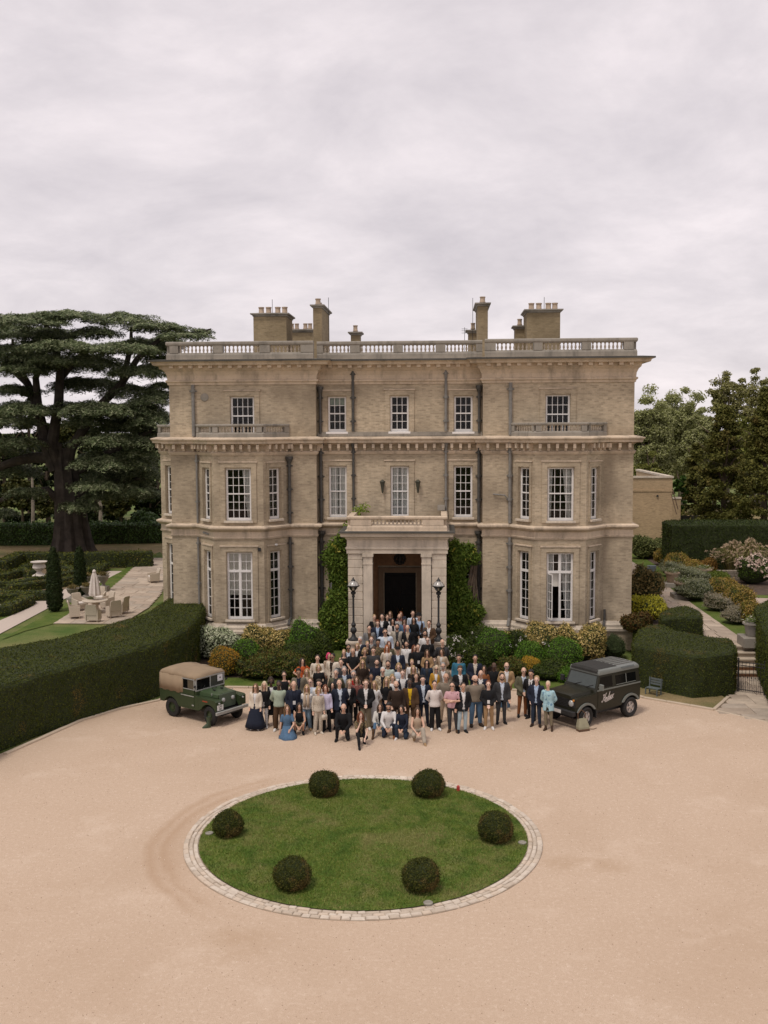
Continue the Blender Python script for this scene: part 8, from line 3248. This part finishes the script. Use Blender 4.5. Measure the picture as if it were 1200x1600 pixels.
p_(652, 1107, 'f', 'a', 'long', 'br', 'vest', 'beige', '', '', 'wide', 'stone', 'tan', 'crouching woman with long dark hair in a beige sleeveless top and trousers', leg='lungeL', arm='knees', mirror=False, hgt=1.72)
# right
p_(716, 1024, 'm', 'b', 'thick', 'dk', 'knit', 'teal', '', '', 'trousers', 'char', 'brown', 'man in a teal blue sweater in front of the white flowering shrub')
p_(742, 1024, 'm', 'b', 'short', 'blk', 'long', 'cream', 'jacket', 'navy', 'trousers', 'navy', 'black', 'dark haired man in a navy jacket and cream shirt beside the white flowers', hgt=1.85)
p_(720, 1042, 'm', 'b', 'thick', 'br', 'long', 'white', 'jacket', 'black', 'trousers', 'black', 'black', 'brown haired man in a black jacket and white shirt before the teal sweater', arm='hold')
p_(722, 1068, 'm', 'b', 'short', 'dk', 'long', 'white', 'jacket', 'black', 'trousers', 'sky', 'black', 'man in a black bomber jacket and pale blue jeans at the front', hgt=1.78)
p_(744, 1056, 'm', 'a', '', '', 'knit', 'taupe', '', '', 'trousers', 'denim', 'dkbr', 'big bald bearded man in a taupe sweater and rolled up jeans', arm='behind', ex='beard', wide=1.28, hgt=1.86)
p_(751, 1048, 'm', 'a', 'fringe', 'lb', 'long', 'white', 'coat', 'navy', 'trousers', 'navy', 'black', 'balding man in a dark navy coat and white shirt behind the big man in taupe')
p_(755, 1041, 'f', 'b', 'long', 'dk', 'long', 'rust', '', '', 'trousers', 'black', 'black', 'dark haired woman in rust brown half hidden behind the balding man')
p_(772, 1036, 'm', 'd', '', '', 'long', 'black', '', '', 'trousers', 'black', 'black', 'bald man in a plain black shirt in front of the dark shrubs')
p_(790, 1036, 'm', 'a', 'fringe', 'gy', 'long', 'white', 'jacket', 'tan', 'trousers', 'denim', 'beige', 'grey man in sunglasses with a tan jacket, white shirt and jeans', arm='clasp', ex='sun gbeard', hgt=1.85)
p_(783, 1053, 'm', 'a', 'short', 'dk', 'long', 'pblue', 'jacket', 'char', 'trousers', 'char', 'black', 'bearded man in a charcoal suit with a pale blue shirt', arm='pocket', ex='beard', hgt=1.84)
p_(764, 1065, 'm', 'e', 'short', 'au', 'knit', 'black', '', '', 'trousers', 'tan', 'white', 'man with a white badge on a black sweater, tan chinos and white trainers', arm='clasp', ex='badge', hgt=1.74)
p_(816, 1044, 'm', 'a', 'fringe', 'gy', 'long', 'pblue', 'jacket', 'olive', 'trousers', 'rust', 'black', 'bald man in an olive tweed blazer and rust red trousers', arm='clasp', ex='glasses', hgt=1.85)
p_(832, 1048, 'm', 'b', 'thick', 'blk', 'long', 'white', 'jacket', 'black', 'trousers', 'black', 'black', 'dark haired man in a black suit and tie behind the man in the navy blazer', rz=-30, hgt=1.82, ex='tie_dkbr')
p_(838, 1057, 'm', 'e', 'short', 'bl', 'long', 'lblue', 'jacket', 'navy', 'trousers', 'dkden', 'dkbr', 'fair man in a navy blazer, light blue shirt and dark jeans near the car', arm='pocket', rz=-25, hgt=1.83)
p_(858, 1066, 'f', 'a', 'short', 'wb', 'long', 'aquaprint', 'coat', 'aquaprint', 'trousers', 'khaki', '*choc', 'short haired blonde person in an aqua patterned overshirt at the right end by the car', arm='behind', rz=-20, hgt=1.74)
# steps, left side
p_(564, 996, 'm', 'a', 'short', 'wh', 'long', 'white', 'jacket', 'navy', 'trousers', 'grey', 'black', 'white haired man in a navy blazer and white shirt at the left of the steps')
p_(577, 978, 'm', 'a', 'short', 'dk', 'long', 'brown', 'jacket', 'grey', 'trousers', 'char', 'brown', 'man in a grey tweed jacket high on the left of the steps')
p_(581, 995, 'm', 'e', 'short', 'lb', 'long', 'lgrey', 'jacket', 'char', 'trousers', 'char', 'black', 'fair man in a pale grey shirt and dark jacket on the steps')
p_(558, 1006, 'f', 'a', 'bob', 'bl', 'long', 'white', 'jacket', 'black', 'trousers', 'black', 'black', 'blonde woman in a black jacket and white top at the left foot of the steps')
p_(575, 1003, 'f', 'a', 'bun', 'bl', 'vest', 'dkbr', 'jacket', 'char', 'trousers', 'black', 'black', 'woman with cropped fair hair in a dark cardigan, left part of the steps')
p_(590, 1000, 'm', 'c', 'thick', 'blk', 'long', 'plaid', '', '', 'trousers', 'black', 'black', 'dark haired man in a brown plaid overshirt on the steps')
p_(569, 1014, 'f', 'b', 'curly', 'bl', 'vest', 'plaid', '', '', 'midi', 'olive', 'black', 'curly blonde woman in a dark sleeveless patterned dress')
p_(583, 1012, 'm', 'a', 'thick', 'br', 'knit', 'char', '', '', 'trousers', 'char', 'black', 'brown haired man in a dark grey sweater below the plaid overshirt')
p_(604, 1009, 'f', 'e', 'long', 'gi', 'long', 'print', 'jacket', 'cream', 'trousers', 'black', 'black', 'woman with bright orange hair and a fringe in a cream patterned jacket')
p_(609, 1003, 'f', 'a', 'long', 'au', 'long', 'olive', '', '', 'trousers', 'black', 'black', 'woman with red blonde hair in brown behind the orange haired woman')
p_(622, 1002, 'f', 'b', 'long', 'dk', 'long', 'beige', '', '', 'trousers', 'black', 'black', 'dark haired woman in beige turned sideways behind the man in a cap')
p_(622, 1012, 'm', 'a', 'short', 'dk', 'long', 'pblue', 'jacket', 'navy', 'trousers', 'navy', 'black', 'man in a dark cap and navy blazer with a large white badge', ex='cap_black badge')
p_(584, 961, 'f', 'a', 'short', 'bl', 'long', 'taupe', 'jacket', 'black', 'trousers', 'black', 'black', 'fair short haired woman in a black jacket beside the left porch column')
p_(590, 975, 'm', 'a', 'thick', 'au', 'long', 'lblue', 'jacket', 'navy', 'trousers', 'navy', 'black', 'red brown haired man in a navy cardigan over a light blue shirt')
p_(599, 965, 'm', 'a', 'short', 'blk', 'long', 'white', 'jacket', 'black', 'trousers', 'black', 'black', 'dark haired man in a black jacket and white shirt near the porch door')
p_(605, 961, 'f', 'a', 'bun', 'br', 'long', 'white', '', '', 'trousers', 'black', 'black', 'woman with pinned up hair and a lanyard in a white blouse by the door', ex='lanyard')
p_(611, 956, 'f', 'a', 'long', 'lb', 'long', 'black', '', '', 'trousers', 'black', 'black', 'woman in black with long light brown hair, back row left of the door middle')
p_(615, 967, 'f', 'b', 'long', 'blk', 'long', 'black', 'jacket', 'print', 'trousers', 'black', 'black', 'black haired woman in a pale patterned jacket near the top of the steps')
p_(623, 965, 'm', 'b', '', '', 'long', 'lgrey', '', '', 'trousers', 'char', 'brown', 'bald bearded man in a pale grey shirt near the top of the steps', ex='beard')
p_(628, 956, 'f', 'a', 'long', 'au', 'long', 'rose', '', '', 'trousers', 'black', 'black', 'woman with long red blonde hair in the back row before the door')
p_(632, 966, 'f', 'a', 'long', 'br', 'long', 'rose', 'jacket', 'denim', 'trousers', 'black', 'black', 'woman in a navy bucket hat and denim jacket', ex='hat_navy')
p_(603, 978, 'm', 'b', 'short', 'dk', 'long', 'white', 'jacket', 'pblue', 'trousers', 'navy', 'brown', 'big man in sunglasses and a pale blue overshirt with a dark lanyard', ex='sun lanyard', wide=1.15, hgt=1.86)
p_(620, 981, 'm', 'b', 'short', 'blk', 'long', 'char', 'jacket', 'stone', 'trousers', 'stone', 'brown', 'bearded man in a pale stone coloured suit on the steps', ex='beard', hgt=1.84)
# steps, right side
p_(645, 955, 'm', 'a', 'short', 'dk', 'long', 'pblue', '', '', 'trousers', 'char', 'black', 'man in a pale blue shirt at the right of the back row by the door')
p_(647, 965, 'f', 'b', 'long', 'blk', 'long', 'black', '', '', 'trousers', 'black', 'black', 'woman with black hair dressed in black below the man in pale blue')
p_(654, 965, 'm', 'a', 'short', 'gy', 'long', 'lblue', 'gilet', 'choc', 'trousers', 'black', 'black', 'man in a black brimmed hat and brown gilet over a light blue shirt', ex='hat_black')
p_(638, 972, 'm', 'a', '', '', 'long', 'beige', 'coat', 'black', 'trousers', 'black', 'black', 'bald man in a long black coat with a white badge high on the steps', ex='badge')
p_(671, 970, 'm', 'a', 'short', 'br', 'long', 'white', 'jacket', 'brown', 'trousers', 'brown', 'brown', 'man in a brown tweed blazer by the right porch column', arm='clasp')
p_(664, 986, 'm', 'b', 'curly', 'blk', 'long', 'white', '', '', 'trousers', 'char', 'brown', 'dark curly haired bearded man in a white shirt on the right of the steps', ex='beard')
p_(669, 996, 'm', 'e', 'short', 'br', 'long', 'black', 'jacket', 'black', 'trousers', 'black', 'black', 'man with glasses and a black jacket with a pale lanyard right of the steps', ex='glasses lanyard')
p_(690, 1000, 'm', 'a', '', '', 'short', 'dkbr', 'jacket', 'char', 'trousers', 'char', 'black', 'bald man in a dark grey jacket standing under the right lamp post', hgt=1.84)
p_(637, 1003, 'm', 'b', 'short', 'dk', 'long', 'white', '', '', 'trousers', 'beige', 'brown', 'dark bearded man in a white shirt in the middle of the steps', ex='beard')
p_(646, 1009, 'f', 'a', 'long', 'au', 'long', 'black', 'jacket', 'black', 'trousers', 'black', 'black', 'woman with long auburn hair in a black jacket leaning to her neighbour', rz=20)
p_(655, 1007, 'm', 'a', 'short', 'blk', 'knit', 'black', '', '', 'trousers', 'black', 'black', 'dark haired man in a black jumper with a white badge beside the auburn hair', ex='badge')
p_(669, 1016, 'f', 'b', 'wavy', 'br', 'vest', 'tan', 'jacket', 'tan', 'trousers', 'tan', 'brown', 'woman with long brown hair in a tan jacket')
p_(691, 1015, 'f', 'b', 'bob', 'br', 'long', 'offw', 'jacket', 'beige', 'trousers', 'cream', 'brown', 'brown haired woman turned sideways in a cream jacket', rz=-35, ex='lanyard')
